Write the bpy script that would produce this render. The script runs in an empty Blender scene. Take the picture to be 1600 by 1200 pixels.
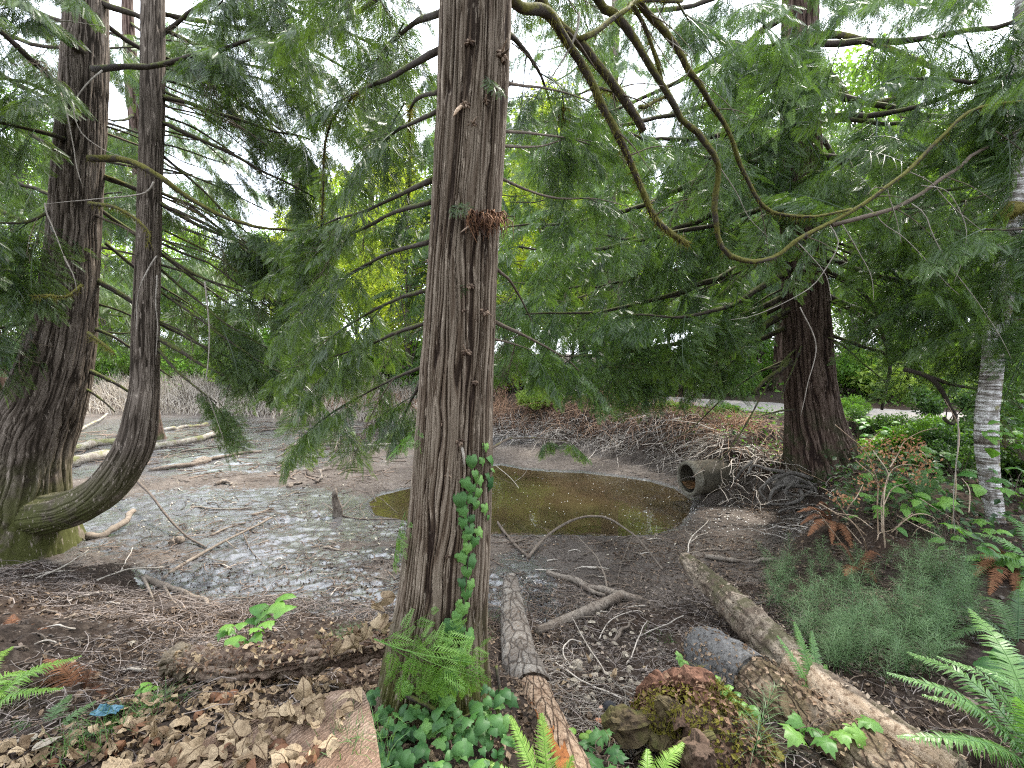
import bpy, math, random
import numpy as np
from mathutils import Vector, Matrix

sc = bpy.context.scene
# ------------------------------------------------------------------ camera
FPX = 740.0
PITCH = math.radians(3.1)
CAMZ = 2.4
cam_d = bpy.data.cameras.new('camera')
cam_d.sensor_width = 36.0
cam_d.lens = 36.0 * FPX / 1600.0
cam_d.clip_start = 0.02
cam_d.clip_end = 800
cam = bpy.data.objects.new('camera', cam_d)
sc.collection.objects.link(cam)
cam.location = (0, 0, CAMZ)
cam.rotation_euler = (math.pi / 2 - PITCH, 0, 0)
sc.camera = cam
# ------------------------------------------------------------------ sky, sun, exposure
SUN_EL, SUN_AZ = 57.0, 38.0            # azimuth measured clockwise from +Y: high beyond the pond, to the right
world = bpy.data.worlds.new('World')
sc.world = world
world.use_nodes = True
wn = world.node_tree
wn.nodes.clear()
w_out = wn.nodes.new('ShaderNodeOutputWorld')
w_bg = wn.nodes.new('ShaderNodeBackground')
w_sky = wn.nodes.new('ShaderNodeTexSky')
w_sky.sky_type = 'NISHITA'
w_sky.sun_disc = False
w_sky.sun_elevation = math.radians(SUN_EL)
w_sky.sun_rotation = math.radians(SUN_AZ)
w_sky.dust_density = 3.0
w_tc = wn.nodes.new('ShaderNodeTexCoord')
w_nz = wn.nodes.new('ShaderNodeTexNoise')
w_nz.inputs['Scale'].default_value = 2.2
w_nz.inputs['Detail'].default_value = 5
w_rp = wn.nodes.new('ShaderNodeValToRGB')
w_rp.color_ramp.elements[0].position = 0.28
w_rp.color_ramp.elements[0].color = (0.45, 0.45, 0.45, 1)
w_rp.color_ramp.elements[1].position = 0.62
w_rp.color_ramp.elements[1].color = (1, 1, 1, 1)
w_mx = wn.nodes.new('ShaderNodeMix')
w_mx.data_type = 'RGBA'
w_mx.inputs[7].default_value = (9.3, 10.0, 11.2, 1)      # thin bright cloud over the blue
wn.links.new(w_tc.outputs['Generated'], w_nz.inputs['Vector'])
wn.links.new(w_nz.outputs['Fac'], w_rp.inputs['Fac'])
wn.links.new(w_rp.outputs['Color'], w_mx.inputs['Factor'])
wn.links.new(w_sky.outputs['Color'], w_mx.inputs[6])
wn.links.new(w_mx.outputs[2], w_bg.inputs['Color'])
w_bg.inputs['Strength'].default_value = 0.115
wn.links.new(w_bg.outputs['Background'], w_out.inputs['Surface'])
sun_d = bpy.data.lights.new('sun', 'SUN')
sun_d.energy = 3.0
sun_d.angle = math.radians(10)
sun_d.color = (1.0, 0.95, 0.87)
sun = bpy.data.objects.new('sun', sun_d)
sc.collection.objects.link(sun)
_a, _e = math.radians(SUN_AZ), math.radians(SUN_EL)
_sv = Vector((math.sin(_a) * math.cos(_e), math.cos(_a) * math.cos(_e), math.sin(_e)))
sun.rotation_euler = _sv.to_track_quat('Z', 'Y').to_euler()
vs = sc.view_settings
vs.view_transform = 'Standard'
vs.look = 'None'
vs.gamma = 1.0
vs.use_curve_mapping = False
vs.exposure = 2.15
cy = sc.cycles
cy.max_bounces = 7
cy.diffuse_bounces = 4
cy.glossy_bounces = 2
cy.transmission_bounces = 4
cy.transparent_max_bounces = 4
cy.use_denoising = False
cy.use_adaptive_sampling = False
cy.filter_width = 1.2
cy.sample_clamp_indirect = 3.0
cy.sample_clamp_direct = 4.0
cy.blur_glossy = 0.5

# ------------------------------------------------------------------ helpers
rng = np.random.default_rng(7)
R = random.Random(11)

def ray(px, py):
    rx, ry = (px - 800.0) / FPX, -(py - 600.0) / FPX
    return np.array([rx, math.cos(PITCH) + ry * math.sin(PITCH), -math.sin(PITCH) + ry * math.cos(PITCH)])

def at(px, py, Y):
    d = ray(px, py)
    return np.array([0, 0, CAMZ]) + d * (Y / d[1])

def path(pts):
    return np.array([at(*p) for p in pts])

def _hash(ix, iy, iz):
    h = (ix.astype(np.int64) * 374761393 + iy.astype(np.int64) * 668265263 + iz.astype(np.int64) * 2147483647 + 1013904223) & 0xffffffff
    h = ((h ^ (h >> 13)) * 1274126177) & 0xffffffff
    h = ((h ^ (h >> 16)) * 2246822519) & 0xffffffff
    return ((h ^ (h >> 15)) & 0xffff).astype(np.float64) / 32767.5 - 1.0

def vnoise(x, y, z=0.0):
    """smooth value noise, about -1..1"""
    x = np.asarray(x, float); y = np.asarray(y, float); z = np.asarray(z, float) + np.zeros_like(x)
    x, y, z = np.broadcast_arrays(x, y, z)
    ix, iy, iz = np.floor(x), np.floor(y), np.floor(z)
    fx, fy, fz = x - ix, y - iy, z - iz
    fx, fy, fz = [f * f * f * (f * (f * 6 - 15) + 10) for f in (fx, fy, fz)]
    out = 0
    for dx in (0, 1):
        for dy in (0, 1):
            for dz in (0, 1):
                w = (fx if dx else 1 - fx) * (fy if dy else 1 - fy) * (fz if dz else 1 - fz)
                out = out + w * _hash(ix + dx, iy + dy, iz + dz)
    return out

def fbm(x, y, z=0.0, octv=4, gain=0.5):
    s, a = 0, 1.0
    for k in range(octv):
        s = s + a * vnoise(np.asarray(x) * 2 ** k + 17.3 * k, np.asarray(y) * 2 ** k - 5.1 * k, np.asarray(z) * 2 ** k + 3.7 * k)
        a *= gain
    return s

def smooth(pts, n):
    """Catmull-Rom resample of a polyline (rows of any width) to n points"""
    p = np.asarray(pts, float)
    if len(p) == 2:
        t = np.linspace(0, 1, n)[:, None]
        return p[0] * (1 - t) + p[1] * t
    q = np.vstack([2 * p[0] - p[1], p, 2 * p[-1] - p[-2]])
    seg = np.r_[0, np.cumsum(np.linalg.norm(np.diff(p[:, :3], axis=0), axis=1) + 1e-6)]
    s = np.linspace(0, seg[-1], n)
    i = np.clip(np.searchsorted(seg, s, side='right') - 1, 0, len(p) - 2)
    t = ((s - seg[i]) / (seg[i + 1] - seg[i]))[:, None]
    a, b, c, d = q[i], q[i + 1], q[i + 2], q[i + 3]
    return 0.5 * (2 * b + (c - a) * t + (2 * a - 5 * b + 4 * c - d) * t ** 2 + (3 * b - a - 3 * c + d) * t ** 3)

def unit(v):
    v = np.asarray(v, float)
    return v / (np.linalg.norm(v, axis=-1, keepdims=True) + 1e-12)

class MB:
    """collects vertices, triangles, quads and one float attribute, then links ONE mesh object"""
    def __init__(s):
        s.v, s.q, s.t, s.a, s.n = [], [], [], [], 0
    def add(s, v, quads=None, tris=None, a=0.5):
        v = np.asarray(v, float).reshape(-1, 3)
        if quads is not None and len(quads):
            s.q.append(np.asarray(quads, np.int64).reshape(-1, 4) + s.n)
        if tris is not None and len(tris):
            s.t.append(np.asarray(tris, np.int64).reshape(-1, 3) + s.n)
        s.v.append(v)
        s.a.append(np.broadcast_to(np.asarray(a, float).reshape(-1), (len(v),)) if np.size(a) in (1, len(v)) else np.zeros(len(v)))
        s.n += len(v)
    def mesh(s, name, shade=True, off=(0, 0, 0)):
        v = np.concatenate(s.v) - np.asarray(off, float)
        q = np.concatenate(s.q) if s.q else np.zeros((0, 4), np.int64)
        t = np.concatenate(s.t) if s.t else np.zeros((0, 3), np.int64)
        me = bpy.data.meshes.new(name)
        me.vertices.add(len(v))
        me.vertices.foreach_set('co', v.astype(np.float32).ravel())
        nl = 4 * len(q) + 3 * len(t)
        me.loops.add(nl)
        me.loops.foreach_set('vertex_index', np.concatenate([q.ravel(), t.ravel()]).astype(np.int32))
        me.polygons.add(len(q) + len(t))
        me.polygons.foreach_set('loop_start', np.concatenate([np.arange(len(q)) * 4, 4 * len(q) + np.arange(len(t)) * 3]).astype(np.int32))
        at_ = me.attributes.new('tint', 'FLOAT', 'POINT')
        at_.data.foreach_set('value', np.concatenate(s.a).astype(np.float32))
        me.update(calc_edges=True)
        me.polygons.foreach_set('use_smooth', np.full(len(me.polygons), bool(shade)))
        return me
    def build(s, name, mat, parent=None, shade=True, origin=None):
        off = np.zeros(3)
        if parent is not None:
            off = np.array(ROOTLOC.get(parent.name, (0, 0, 0)), float)
        elif origin is not None:
            off = np.asarray(origin, float)
        me = s.mesh(name, shade, off)
        me.materials.append(mat)
        o = bpy.data.objects.new(name, me)
        sc.collection.objects.link(o)
        if parent is not None:
            o.parent = parent
            ROOTLOC[o.name] = tuple(off)
        else:
            o.location = off
            ROOTLOC[o.name] = tuple(off)
        return o

ROOTLOC = {}

def thing(name, label, cat, loc, group=None):
    o = bpy.data.objects.new(name, None)
    sc.collection.objects.link(o)
    o.location = tuple(float(c) for c in loc)
    o.empty_display_size = 0.1
    ROOTLOC[o.name] = tuple(float(c) for c in loc)
    tag(o, label, cat, group)
    return o

def tag(o, label=None, cat=None, group=None, kind=None):
    if label: o['label'] = label
    if cat: o['category'] = cat
    if group: o['group'] = group
    if kind: o['kind'] = kind
    return o

def inst(name, me, parent, M):
    """an object sharing a mesh; M is in world space, the parent has no rotation"""
    o = bpy.data.objects.new(name, me)
    sc.collection.objects.link(o)
    if parent is not None:
        o.parent = parent
        M = Matrix.Translation(-Vector(ROOTLOC.get(parent.name, (0, 0, 0)))) @ M
    o.matrix_basis = M
    return o

def frame_mat(loc, x, up, scale=1.0, roll=0.0):
    X = Vector(x).normalized()
    Y = Vector(up).cross(X)
    if Y.length < 1e-4: Y = Vector((0, 1, 0)).cross(X)
    Y.normalize()
    Z = X.cross(Y)
    m = Matrix((X, Y, Z)).transposed().to_4x4()
    if roll: m = m @ Matrix.Rotation(roll, 4, 'X')
    if not hasattr(scale, '__len__'): scale = (scale,) * 3
    return Matrix.Translation(Vector(loc)) @ m @ Matrix.Diagonal((*scale, 1))

def tubes(mb, P, Rd, ns=6, a=0.5, cap=True, jag=0.0):
    """P (N,K,3) centre lines, Rd (N,K) radii -> joined tubes in mb"""
    P = np.asarray(P, float)
    if P.ndim == 2: P = P[None]
    Rd = np.asarray(Rd, float)
    if Rd.ndim == 1: Rd = Rd[None]
    N, K, _ = P.shape
    Rd = np.broadcast_to(Rd, (N, K))
    T = unit(np.gradient(P, axis=1))
    ch = unit(P[:, -1] - P[:, 0])
    mid = P[:, K // 2] - P[:, 0]
    ref = np.cross(ch, mid)
    l = np.linalg.norm(ref, axis=1)
    alt = np.cross(ch, np.where(np.abs(ch[:, 2:3]) < 0.8, np.array([[0, 0, 1.0]]), np.array([[1.0, 0, 0]])))
    ref = unit(np.where((l > 1e-3 * (np.linalg.norm(mid, axis=1) + 1e-6))[:, None], ref, alt))[:, None, :]
    n2 = unit(np.cross(T, ref))
    n1 = unit(np.cross(n2, T))
    ang = np.arange(ns) / ns * 2 * np.pi
    ring = n1[:, :, None, :] * np.cos(ang)[None, None, :, None] + n2[:, :, None, :] * np.sin(ang)[None, None, :, None]
    rr = Rd[:, :, None, None]
    if jag:
        rr = rr * (1 + jag * rng.normal(size=(N, K, ns, 1)))
    V = P[:, :, None, :] + ring * rr
    idx = np.arange(N * K * ns).reshape(N, K, ns)
    q = np.stack([idx[:, :-1], np.roll(idx, -1, 2)[:, :-1], np.roll(idx, -1, 2)[:, 1:], idx[:, 1:]], -1).reshape(-1, 4)
    aa = np.asarray(a, float)
    if aa.ndim == 0: aa = np.full((N, K, ns), float(aa))
    elif aa.ndim == 1 and len(aa) == N: aa = np.broadcast_to(aa[:, None, None], (N, K, ns))
    else: aa = np.broadcast_to(aa, (N, K, ns))
    tr = None
    V = V.reshape(-1, 3); aa = aa.reshape(-1)
    if cap and ns > 3:
        c = np.concatenate([P[:, 0], P[:, -1]])
        ci = N * K * ns + np.arange(2 * N)
        f0 = np.stack([np.broadcast_to(ci[:N, None], (N, ns)), np.roll(idx[:, 0], -1, 1), idx[:, 0]], -1).reshape(-1, 3)
        f1 = np.stack([np.broadcast_to(ci[N:, None], (N, ns)), idx[:, -1], np.roll(idx[:, -1], -1, 1)], -1).reshape(-1, 3)
        tr = np.concatenate([f0, f1])
        V = np.concatenate([V, c]); aa = np.concatenate([aa, np.full(2 * N, 0.5)])
    mb.add(V, q, tr, aa)

def trunk(mb, pts, radii, ns, nr, ridge, amp, seed=0, flare=0.0, flare_n=5, wob=0.03, twist=0.15, cap=False, base_h=0.45, rough=0.0, zs=1.0):
    """tapered trunk with real vertical bark ridges; attribute = 0 in a groove .. 1 on a ridge"""
    pr = smooth(np.c_[np.asarray(pts, float), np.asarray(radii, float)], nr)
    P, rad = pr[:, :3], pr[:, 3]
    T = unit(np.gradient(P, axis=0))
    ref = np.array([1.0, 0, 0])
    n1 = np.zeros_like(P); v = ref
    for k in range(nr):
        v = v - T[k] * np.dot(v, T[k]); v = v / np.linalg.norm(v); n1[k] = v
    n2 = np.cross(T, n1)
    s = np.r_[0, np.cumsum(np.linalg.norm(np.diff(P, axis=0), axis=1))]
    u = np.arange(ns) / ns * 2 * np.pi
    U, S = np.meshgrid(u, s)
    cu, su = np.cos(U), np.sin(U)
    # lobes at the foot
    lob = np.zeros_like(U)
    if flare:
        ph = seed * 1.7
        lob = np.exp(-S / base_h) * flare * (0.55 + 0.45 * np.cos(flare_n * U + ph + 0.8 * np.sin(U + seed)) + 0.35 * vnoise(cu * 2 + seed, su * 2, S * 0.8))
    big = wob * (vnoise(cu * 1.3 + seed, su * 1.3 + 9, S * 0.9) + 0.5 * vnoise(cu * 3 + seed, su * 3, S * 1.6))
    w = 0.10 * vnoise(cu * 2.2 + 3, su * 2.2 + seed, S * 2.1) + 0.035 * vnoise(cu * 5 + 3, su * 5 + seed, S * 7)
    A = U + w + twist * S
    f = ridge / (2 * np.pi)
    # dark fissures where the noise crosses zero, flat fibrous ridges between them
    r1 = np.exp(-(vnoise(np.cos(A) * f + 31 + seed, np.sin(A) * f, S * 1.1 * zs) / 0.17) ** 2)
    r2 = np.exp(-(vnoise(np.cos(A) * f * 2.1 + 7, np.sin(A) * f * 2.1 + seed, S * 1.9 * zs) / 0.20) ** 2)
    r3 = vnoise(np.cos(A) * f * 4.3, np.sin(A) * f * 4.3 + seed, S * 3.0 * zs)
    r4 = vnoise(np.cos(A) * f * .8, np.sin(A) * f * .8 + seed, S * 5.0 * zs)
    g = np.clip(0.80 - 0.85 * r1 - 0.42 * r2 + 0.20 * r3 + 0.12 * r4, -0.3, 1.25)
    rr = rad[:, None] * (1 + lob + big) + amp * (g - 0.6)
    if rough:
        px_, py_, pz_ = cu * rad[:, None], su * rad[:, None], S
        rr = rr + rough * (vnoise(px_ * 14 + seed, py_ * 14, pz_ * 14) + .7 * vnoise(px_ * 34, py_ * 34 + seed, pz_ * 34) + .45 * vnoise(px_ * 75, py_ * 75, pz_ * 75 + seed))
    V = P[:, None, :] + (n1[:, None, :] * cu[..., None] + n2[:, None, :] * su[..., None]) * rr[..., None]
    idx = np.arange(nr * ns).reshape(nr, ns)
    q = np.stack([idx[:-1], np.roll(idx, -1, 1)[:-1], np.roll(idx, -1, 1)[1:], idx[1:]], -1).reshape(-1, 4)
    V = V.reshape(-1, 3); g = np.clip(g, 0, 1).reshape(-1)
    tr = None
    if cap:
        ci = len(V)
        V = np.vstack([V, P[0], P[-1]]); g = np.r_[g, 0.5, 0.5]
        tr = np.concatenate([np.stack([np.full(ns, ci), np.roll(idx[0], -1), idx[0]], -1), np.stack([np.full(ns, ci + 1), idx[-1], np.roll(idx[-1], -1)], -1)])
    mb.add(V, q, tr, g)
    return P, rad, T, n1, n2

# ------------------------------------------------------------------ materials
def newmat(name):
    m = bpy.data.materials.new(name)
    m.use_nodes = True
    nt = m.node_tree
    nt.nodes.clear()
    out = nt.nodes.new('ShaderNodeOutputMaterial')
    b = nt.nodes.new('ShaderNodeBsdfPrincipled')
    nt.links.new(b.outputs[0], out.inputs['Surface'])
    return m, nt, b, out

def nd(nt, typ, ins=None, **props):
    n = nt.nodes.new('ShaderNode' + typ)
    for k, v in props.items():
        setattr(n, k, v)
    for k, v in (ins or {}).items():
        if isinstance(v, bpy.types.NodeSocket):
            nt.links.new(v, n.inputs[k])
        else:
            n.inputs[k].default_value = v
    return n

def c4(c): return (c[0], c[1], c[2], 1.0)

def ramp(nt, fac, stops):
    n = nt.nodes.new('ShaderNodeValToRGB')
    e = n.color_ramp.elements
    while len(e) < len(stops): e.new(0.5)
    for k, (p, c) in enumerate(stops):
        e[k].position = p
        e[k].color = c4(c) if hasattr(c, '__len__') else (c, c, c, 1)
    nt.links.new(fac, n.inputs['Fac'])
    return n.outputs['Color']

def mixc(nt, fac, a, b, mode='MIX'):
    n = nt.nodes.new('ShaderNodeMix')
    n.data_type = 'RGBA'
    n.blend_type = mode
    for sock, v in ((n.inputs[0], fac), (n.inputs[6], a), (n.inputs[7], b)):
        if isinstance(v, bpy.types.NodeSocket): nt.links.new(v, sock)
        elif hasattr(v, '__len__'): sock.default_value = c4(v)
        else: sock.default_value = v
    return n.outputs[2]

def ocoord(nt, scale=(1, 1, 1)):
    tc = nd(nt, 'TexCoord')
    mp = nd(nt, 'Mapping', {'Vector': tc.outputs['Object'], 'Scale': scale})
    return mp.outputs[0]

def noise_n(nt, vec, scale, detail=4, rough=0.6):
    return nd(nt, 'TexNoise', {'Vector': vec, 'Scale': scale, 'Detail': detail, 'Roughness': rough}).outputs['Fac']

def bumpn(nt, h, strength, dist, b):
    n = nd(nt, 'Bump', {'Height': h, 'Strength': strength, 'Distance': dist})
    nt.links.new(n.outputs[0], b.inputs['Normal'])
    return n

def bark_mat(name, groove, mid, ridge, moss=None, moss_z=None, moss_amt=0.5, streak=(16, 16, 1.0), bump=0.6):
    m, nt, b, out = newmat(name)
    at_ = nd(nt, 'Attribute', attribute_name='tint')
    v = ocoord(nt, streak)
    n1 = noise_n(nt, v, 1.6, 6, 0.7)
    n2 = noise_n(nt, ocoord(nt, (1.3, 1.3, 0.5)), 2.0, 4)
    f = nd(nt, 'Math', {0: at_.outputs['Fac'], 1: n1}, operation='ADD').outputs[0]
    f = nd(nt, 'Math', {0: f, 1: 0.5}, operation='SUBTRACT').outputs[0]
    col = ramp(nt, f, [(0.05, groove), (0.42, mid), (0.95, ridge)])
    col = mixc(nt, ramp(nt, n2, [(0.42, 0.0), (0.7, 0.55)]), col, [c * 0.62 for c in mid])
    if moss:
        geo = nd(nt, 'NewGeometry')
        n3 = noise_n(nt, ocoord(nt), 5.0, 5)
        fac = ramp(nt, n3, [(0.62 - 0.35 * moss_amt, 0.0), (0.80 - 0.35 * moss_amt, 1.0)])
        if moss_z is not None:      # moss climbs from the foot up to moss_z (height above the tree's base)
            tc = nd(nt, 'TexCoord')
            sp = nd(nt, 'SeparateXYZ', {0: tc.outputs['Object']})
            mr = nd(nt, 'MapRange', {'Value': sp.outputs['Z'], 'From Min': moss_z * 0.35, 'From Max': moss_z, 'To Min': 1.0, 'To Max': 0.0})
            fac = nd(nt, 'Math', {0: fac, 1: mr.outputs[0]}, operation='MULTIPLY').outputs[0]
        col = mixc(nt, fac, col, moss)
    fl = noise_n(nt, ocoord(nt, (streak[0] * 2.2, streak[1] * 2.2, streak[2] * 5)), 2.0, 3, 0.6)
    col = mixc(nt, ramp(nt, fl, [(0.60, 0.0), (0.68, 0.75)]), col, [min(.5, c * 1.55 + .02) for c in ridge])
    nt.links.new(col, b.inputs['Base Color'])
    b.inputs['Roughness'].default_value = 0.92
    b.inputs['Specular IOR Level'].default_value = 0.2
    h = noise_n(nt, ocoord(nt, (streak[0] * 2.5, streak[1] * 2.5, streak[2] * 3)), 2.0, 5, 0.7)
    bumpn(nt, h, bump, 0.012, b)
    return m

def moss_limb_mat(name, bark, moss, amt=0.5):
    m, nt, b, out = newmat(name)
    n1 = noise_n(nt, ocoord(nt), 9.0, 4)
    n2 = noise_n(nt, ocoord(nt), 55.0, 4, 0.7)
    geo = nd(nt, 'NewGeometry')
    sp = nd(nt, 'SeparateXYZ', {0: geo.outputs['Normal']})
    s = nd(nt, 'Math', {0: sp.outputs['Z'], 1: 0.16}, operation='MULTIPLY').outputs[0]
    f = nd(nt, 'Math', {0: n1, 1: s}, operation='ADD').outputs[0]
    fac = ramp(nt, f, [(0.66 - 0.3 * amt, 0.0), (0.78 - 0.3 * amt, 1.0)])
    bc = ramp(nt, n2, [(0.3, [c * 0.55 for c in bark]), (0.75, [c * 1.4 for c in bark])])
    mc = ramp(nt, n2, [(0.3, [c * 0.55 for c in moss]), (0.75, [c * 1.35 for c in moss])])
    nt.links.new(mixc(nt, fac, bc, mc), b.inputs['Base Color'])
    b.inputs['Roughness'].default_value = 0.9
    b.inputs['Specular IOR Level'].default_value = 0.2
    bumpn(nt, n2, 0.7, 0.006, b)
    return m

def leaf_mat(name, dark, light, trans=0.35, rough=0.5, obj_var=0.5, tcol=None, spec=0.35):
    m, nt, b, out = newmat(name)
    at_ = nd(nt, 'Attribute', attribute_name='tint')
    oi = nd(nt, 'ObjectInfo')
    r = nd(nt, 'Math', {0: oi.outputs['Random'], 1: obj_var}, operation='MULTIPLY').outputs[0]
    a = nd(nt, 'Math', {0: at_.outputs['Fac'], 1: 1 - obj_var}, operation='MULTIPLY').outputs[0]
    f = nd(nt, 'Math', {0: r, 1: a}, operation='ADD').outputs[0]
    col = ramp(nt, f, [(0.08, dark), (0.92, light)])
    nt.links.new(col, b.inputs['Base Color'])
    b.inputs['Roughness'].default_value = rough
    b.inputs['Specular IOR Level'].default_value = spec
    tr = nd(nt, 'BsdfTranslucent')
    tint = tcol or (1.35, 1.45, 0.55)
    nt.links.new(mixc(nt, 1.0, col, tint, 'MULTIPLY'), tr.inputs['Color'])
    mx = nd(nt, 'MixShader', {0: trans})
    nt.links.new(b.outputs[0], mx.inputs[1])
    nt.links.new(tr.outputs[0], mx.inputs[2])
    nt.links.new(mx.outputs[0], out.inputs['Surface'])
    return m

def plain_mat(name, c1, c2, scale=12.0, rough=0.85, bump=0.4, bdist=0.01, stretch=(1, 1, 1), spec=0.25, obj_var=0.0, use_attr=False):
    m, nt, b, out = newmat(name)
    n1 = noise_n(nt, ocoord(nt, stretch), scale, 5, 0.65)
    f = n1
    if use_attr:
        at_ = nd(nt, 'Attribute', attribute_name='tint')
        f = nd(nt, 'Math', {0: nd(nt, 'Math', {0: n1, 1: at_.outputs['Fac']}, operation='ADD').outputs[0], 1: 0.5}, operation='SUBTRACT').outputs[0]
    if obj_var:
        oi = nd(nt, 'ObjectInfo')
        r = nd(nt, 'MapRange', {'Value': oi.outputs['Random'], 'To Min': -obj_var, 'To Max': obj_var}).outputs[0]
        f = nd(nt, 'Math', {0: f, 1: r}, operation='ADD').outputs[0]
    nt.links.new(ramp(nt, f, [(0.25, c1), (0.75, c2)]), b.inputs['Base Color'])
    b.inputs['Roughness'].default_value = rough
    b.inputs['Specular IOR Level'].default_value = spec
    if bump:
        bumpn(nt, noise_n(nt, ocoord(nt, stretch), scale * 3, 5, 0.7), bump, bdist, b)
    return m
# ------------------------------------------------------------------ terrain
def px_ground(px, py, z):
    d = ray(px, py)
    t = (z - CAMZ) / d[2]
    return np.array([0, 0, CAMZ]) + d * t

# drained pond: outline (x, y, height of the bank outside it, width of that bank)
POND = np.array([
    (-24, 5.5, .6, 3), (-9, 5.2, .5, 2), (-5.4, 5.0, .42, 1.3), (-4.2, 5.15, .45, 1.1), (-3.3, 4.6, .6, 1.5), (-1.9, 4.3, .72, 2.5), (-.6, 4.1, .74, 2.3),
    (.3, 4.2, .50, 2.5), (1.3, 4.3, .50, 2.4), (2.3, 4.7, .50, 1.8), (3.1, 5.5, .5, .8), (3.75, 6.2, .5, .5), (4.1, 7.0, .62, .5),
    (3.22, 7.72, .85, .45), (3.2, 8.5, .95, .6), (3.4, 9.4, 1.0, .75), (2.8, 10.3, 1.05, .9), (2.0, 11.3, 1.1, 1.1), (0.4, 12.6, 1.15, 1.3), (-1.0, 13.6, 1.1, 2.0),
    (-2.2, 15.6, 1.0, 3.5), (-6, 17.6, .9, 4), (-13, 19.0, .9, 4), (-24, 18, .9, 4)], float)
_pud_px = [(575, 786), (590, 775), (640, 763), (700, 752), (738, 742), (757, 728), (785, 727), (815, 733), (860, 737), (910, 739), (965, 745), (1015, 752), (1055, 764), (1083, 782),
           (1078, 802), (1062, 822), (1025, 836), (960, 838), (880, 836), (800, 837), (740, 832), (680, 822), (620, 812), (585, 806)]
PUD = np.array([px_ground(a, b, 0.0)[:2] for a, b in _pud_px])

def poly_dist(x, y, poly, extra=None):
    """signed distance (negative inside) to a closed polygon and the interpolated extra columns at the nearest edge point"""
    best = np.full(x.shape, 1e9)
    ex = [np.zeros(x.shape) for _ in range(extra.shape[1])] if extra is not None else None
    inside = np.zeros(x.shape, bool)
    n = len(poly)
    for k in range(n):
        ax, ay = poly[k]; bx, by = poly[(k + 1) % n]
        dx, dy = bx - ax, by - ay
        t = np.clip(((x - ax) * dx + (y - ay) * dy) / (dx * dx + dy * dy), 0, 1)
        d = np.hypot(x - ax - t * dx, y - ay - t * dy)
        m = d < best
        best = np.where(m, d, best)
        if extra is not None:
            for j in range(extra.shape[1]):
                ex[j] = np.where(m, extra[k, j] * (1 - t) + extra[(k + 1) % n, j] * t, ex[j])
        cross = ((ay > y) != (by > y)) & (x < (bx - ax) * (y - ay) / ((by - ay) if by != ay else 1e-9) + ax)
        inside ^= cross
    return np.where(inside, -best, best), ex

ROAD = np.array([(0.5, 21.0), (3.0, 16.6), (5.6, 13.4), (8.2, 11.0), (11.5, 8.4), (16, 5.0), (24, 1)], float)

def polyline_dist(x, y, pl):
    best = np.full(x.shape, 1e9)
    for k in range(len(pl) - 1):
        ax, ay = pl[k]; bx, by = pl[k + 1]
        dx, dy = bx - ax, by - ay
        t = np.clip(((x - ax) * dx + (y - ay) * dy) / (dx * dx + dy * dy), 0, 1)
        best = np.minimum(best, np.hypot(x - ax - t * dx, y - ay - t * dy))
    return best

def H(x, y, fine=True, info=False):
    x = np.asarray(x, float); y = np.asarray(y, float)
    d, (bh, bw) = poly_dist(x, y, POND[:, :2], POND[:, 2:])
    d = d + 0.12 * vnoise(x * 1.5, y * 1.5, 3.0) + 0.05 * vnoise(x * 4.5, y * 4.5, 8.0)
    dp, _ = poly_dist(x, y, PUD)
    # mud flat: a shallow dish towards the puddle
    flat = np.where(dp < 0, np.maximum(dp * 0.22, -0.16), 0.11 * (1 - np.exp(-np.maximum(dp, 0) / 1.1)) + 0.012)
    s = np.clip(d / bw, 0, 1)
    lin = np.clip(0.55 * s + 0.45 * s * s * (3 - 2 * s), 0, 1)
    z = flat + np.where(d > 0, bh * lin + 0.02 * np.clip(d - bw, 0, 8), 0)
    near = np.exp(-((x + 0.2) ** 2 / 9 + (y - 0.6) ** 2 / 3.0))
    z = z + 0.02 * near
    road = polyline_dist(x, y, ROAD)
    w = np.clip((2.6 - road) / 1.0, 0, 1)
    z = z * (1 - w) + 1.12 * w
    far = np.clip((np.hypot(x, y) - 22) / 60, 0, 1)
    z = z + far * 2.0
    if fine:
        out = np.clip(d / 0.6, 0, 1)
        amp = 0.35 + 0.65 * out
        wet = np.clip((dp + .1) / 0.8, 0.15, 1)
        z = z + (1 - w) * wet * amp * (0.045 * vnoise(x * 1.1, y * 1.1, 1.0) + 0.028 * vnoise(x * 3.1, y * 3.1, 2.0)
             + 0.018 * vnoise(x * 8, y * 8, 4.0) + 0.011 * vnoise(x * 19, y * 19, 5.0))
        hi = np.clip((13.0 - y) / 5, 0, 1) * np.clip((y - .9) / .5, 0, 1) * np.clip((dp + .02) / .3, .0, 1) * (1 - w)
        clump = np.clip(.55 + .9 * vnoise(x * 1.3, y * 1.9, 12.0), .12, 1.2)
        z = z + hi * clump * (0.017 * vnoise(x * 11, y * 14, 21.0) + 0.012 * np.abs(vnoise(x * 23, y * 29, 22.0)) + 0.008 * vnoise(x * 44, y * 52, 23.0))
        # trodden lumpy mud nearest the camera
        lump = np.clip((6.0 - y) / 2.5, 0, 1) * np.clip((dp - 0.1) / .6, 0, 1)
        z = z + lump * (0.022 * np.abs(vnoise(x * 6.5, y * 6.5, 7.0)) + 0.014 * vnoise(x * 14, y * 14, 9.0))
    if info:
        return z, d, dp, road
    return z

def h1(x, y): return float(H(np.array([x]), np.array([y]))[0])

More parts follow.
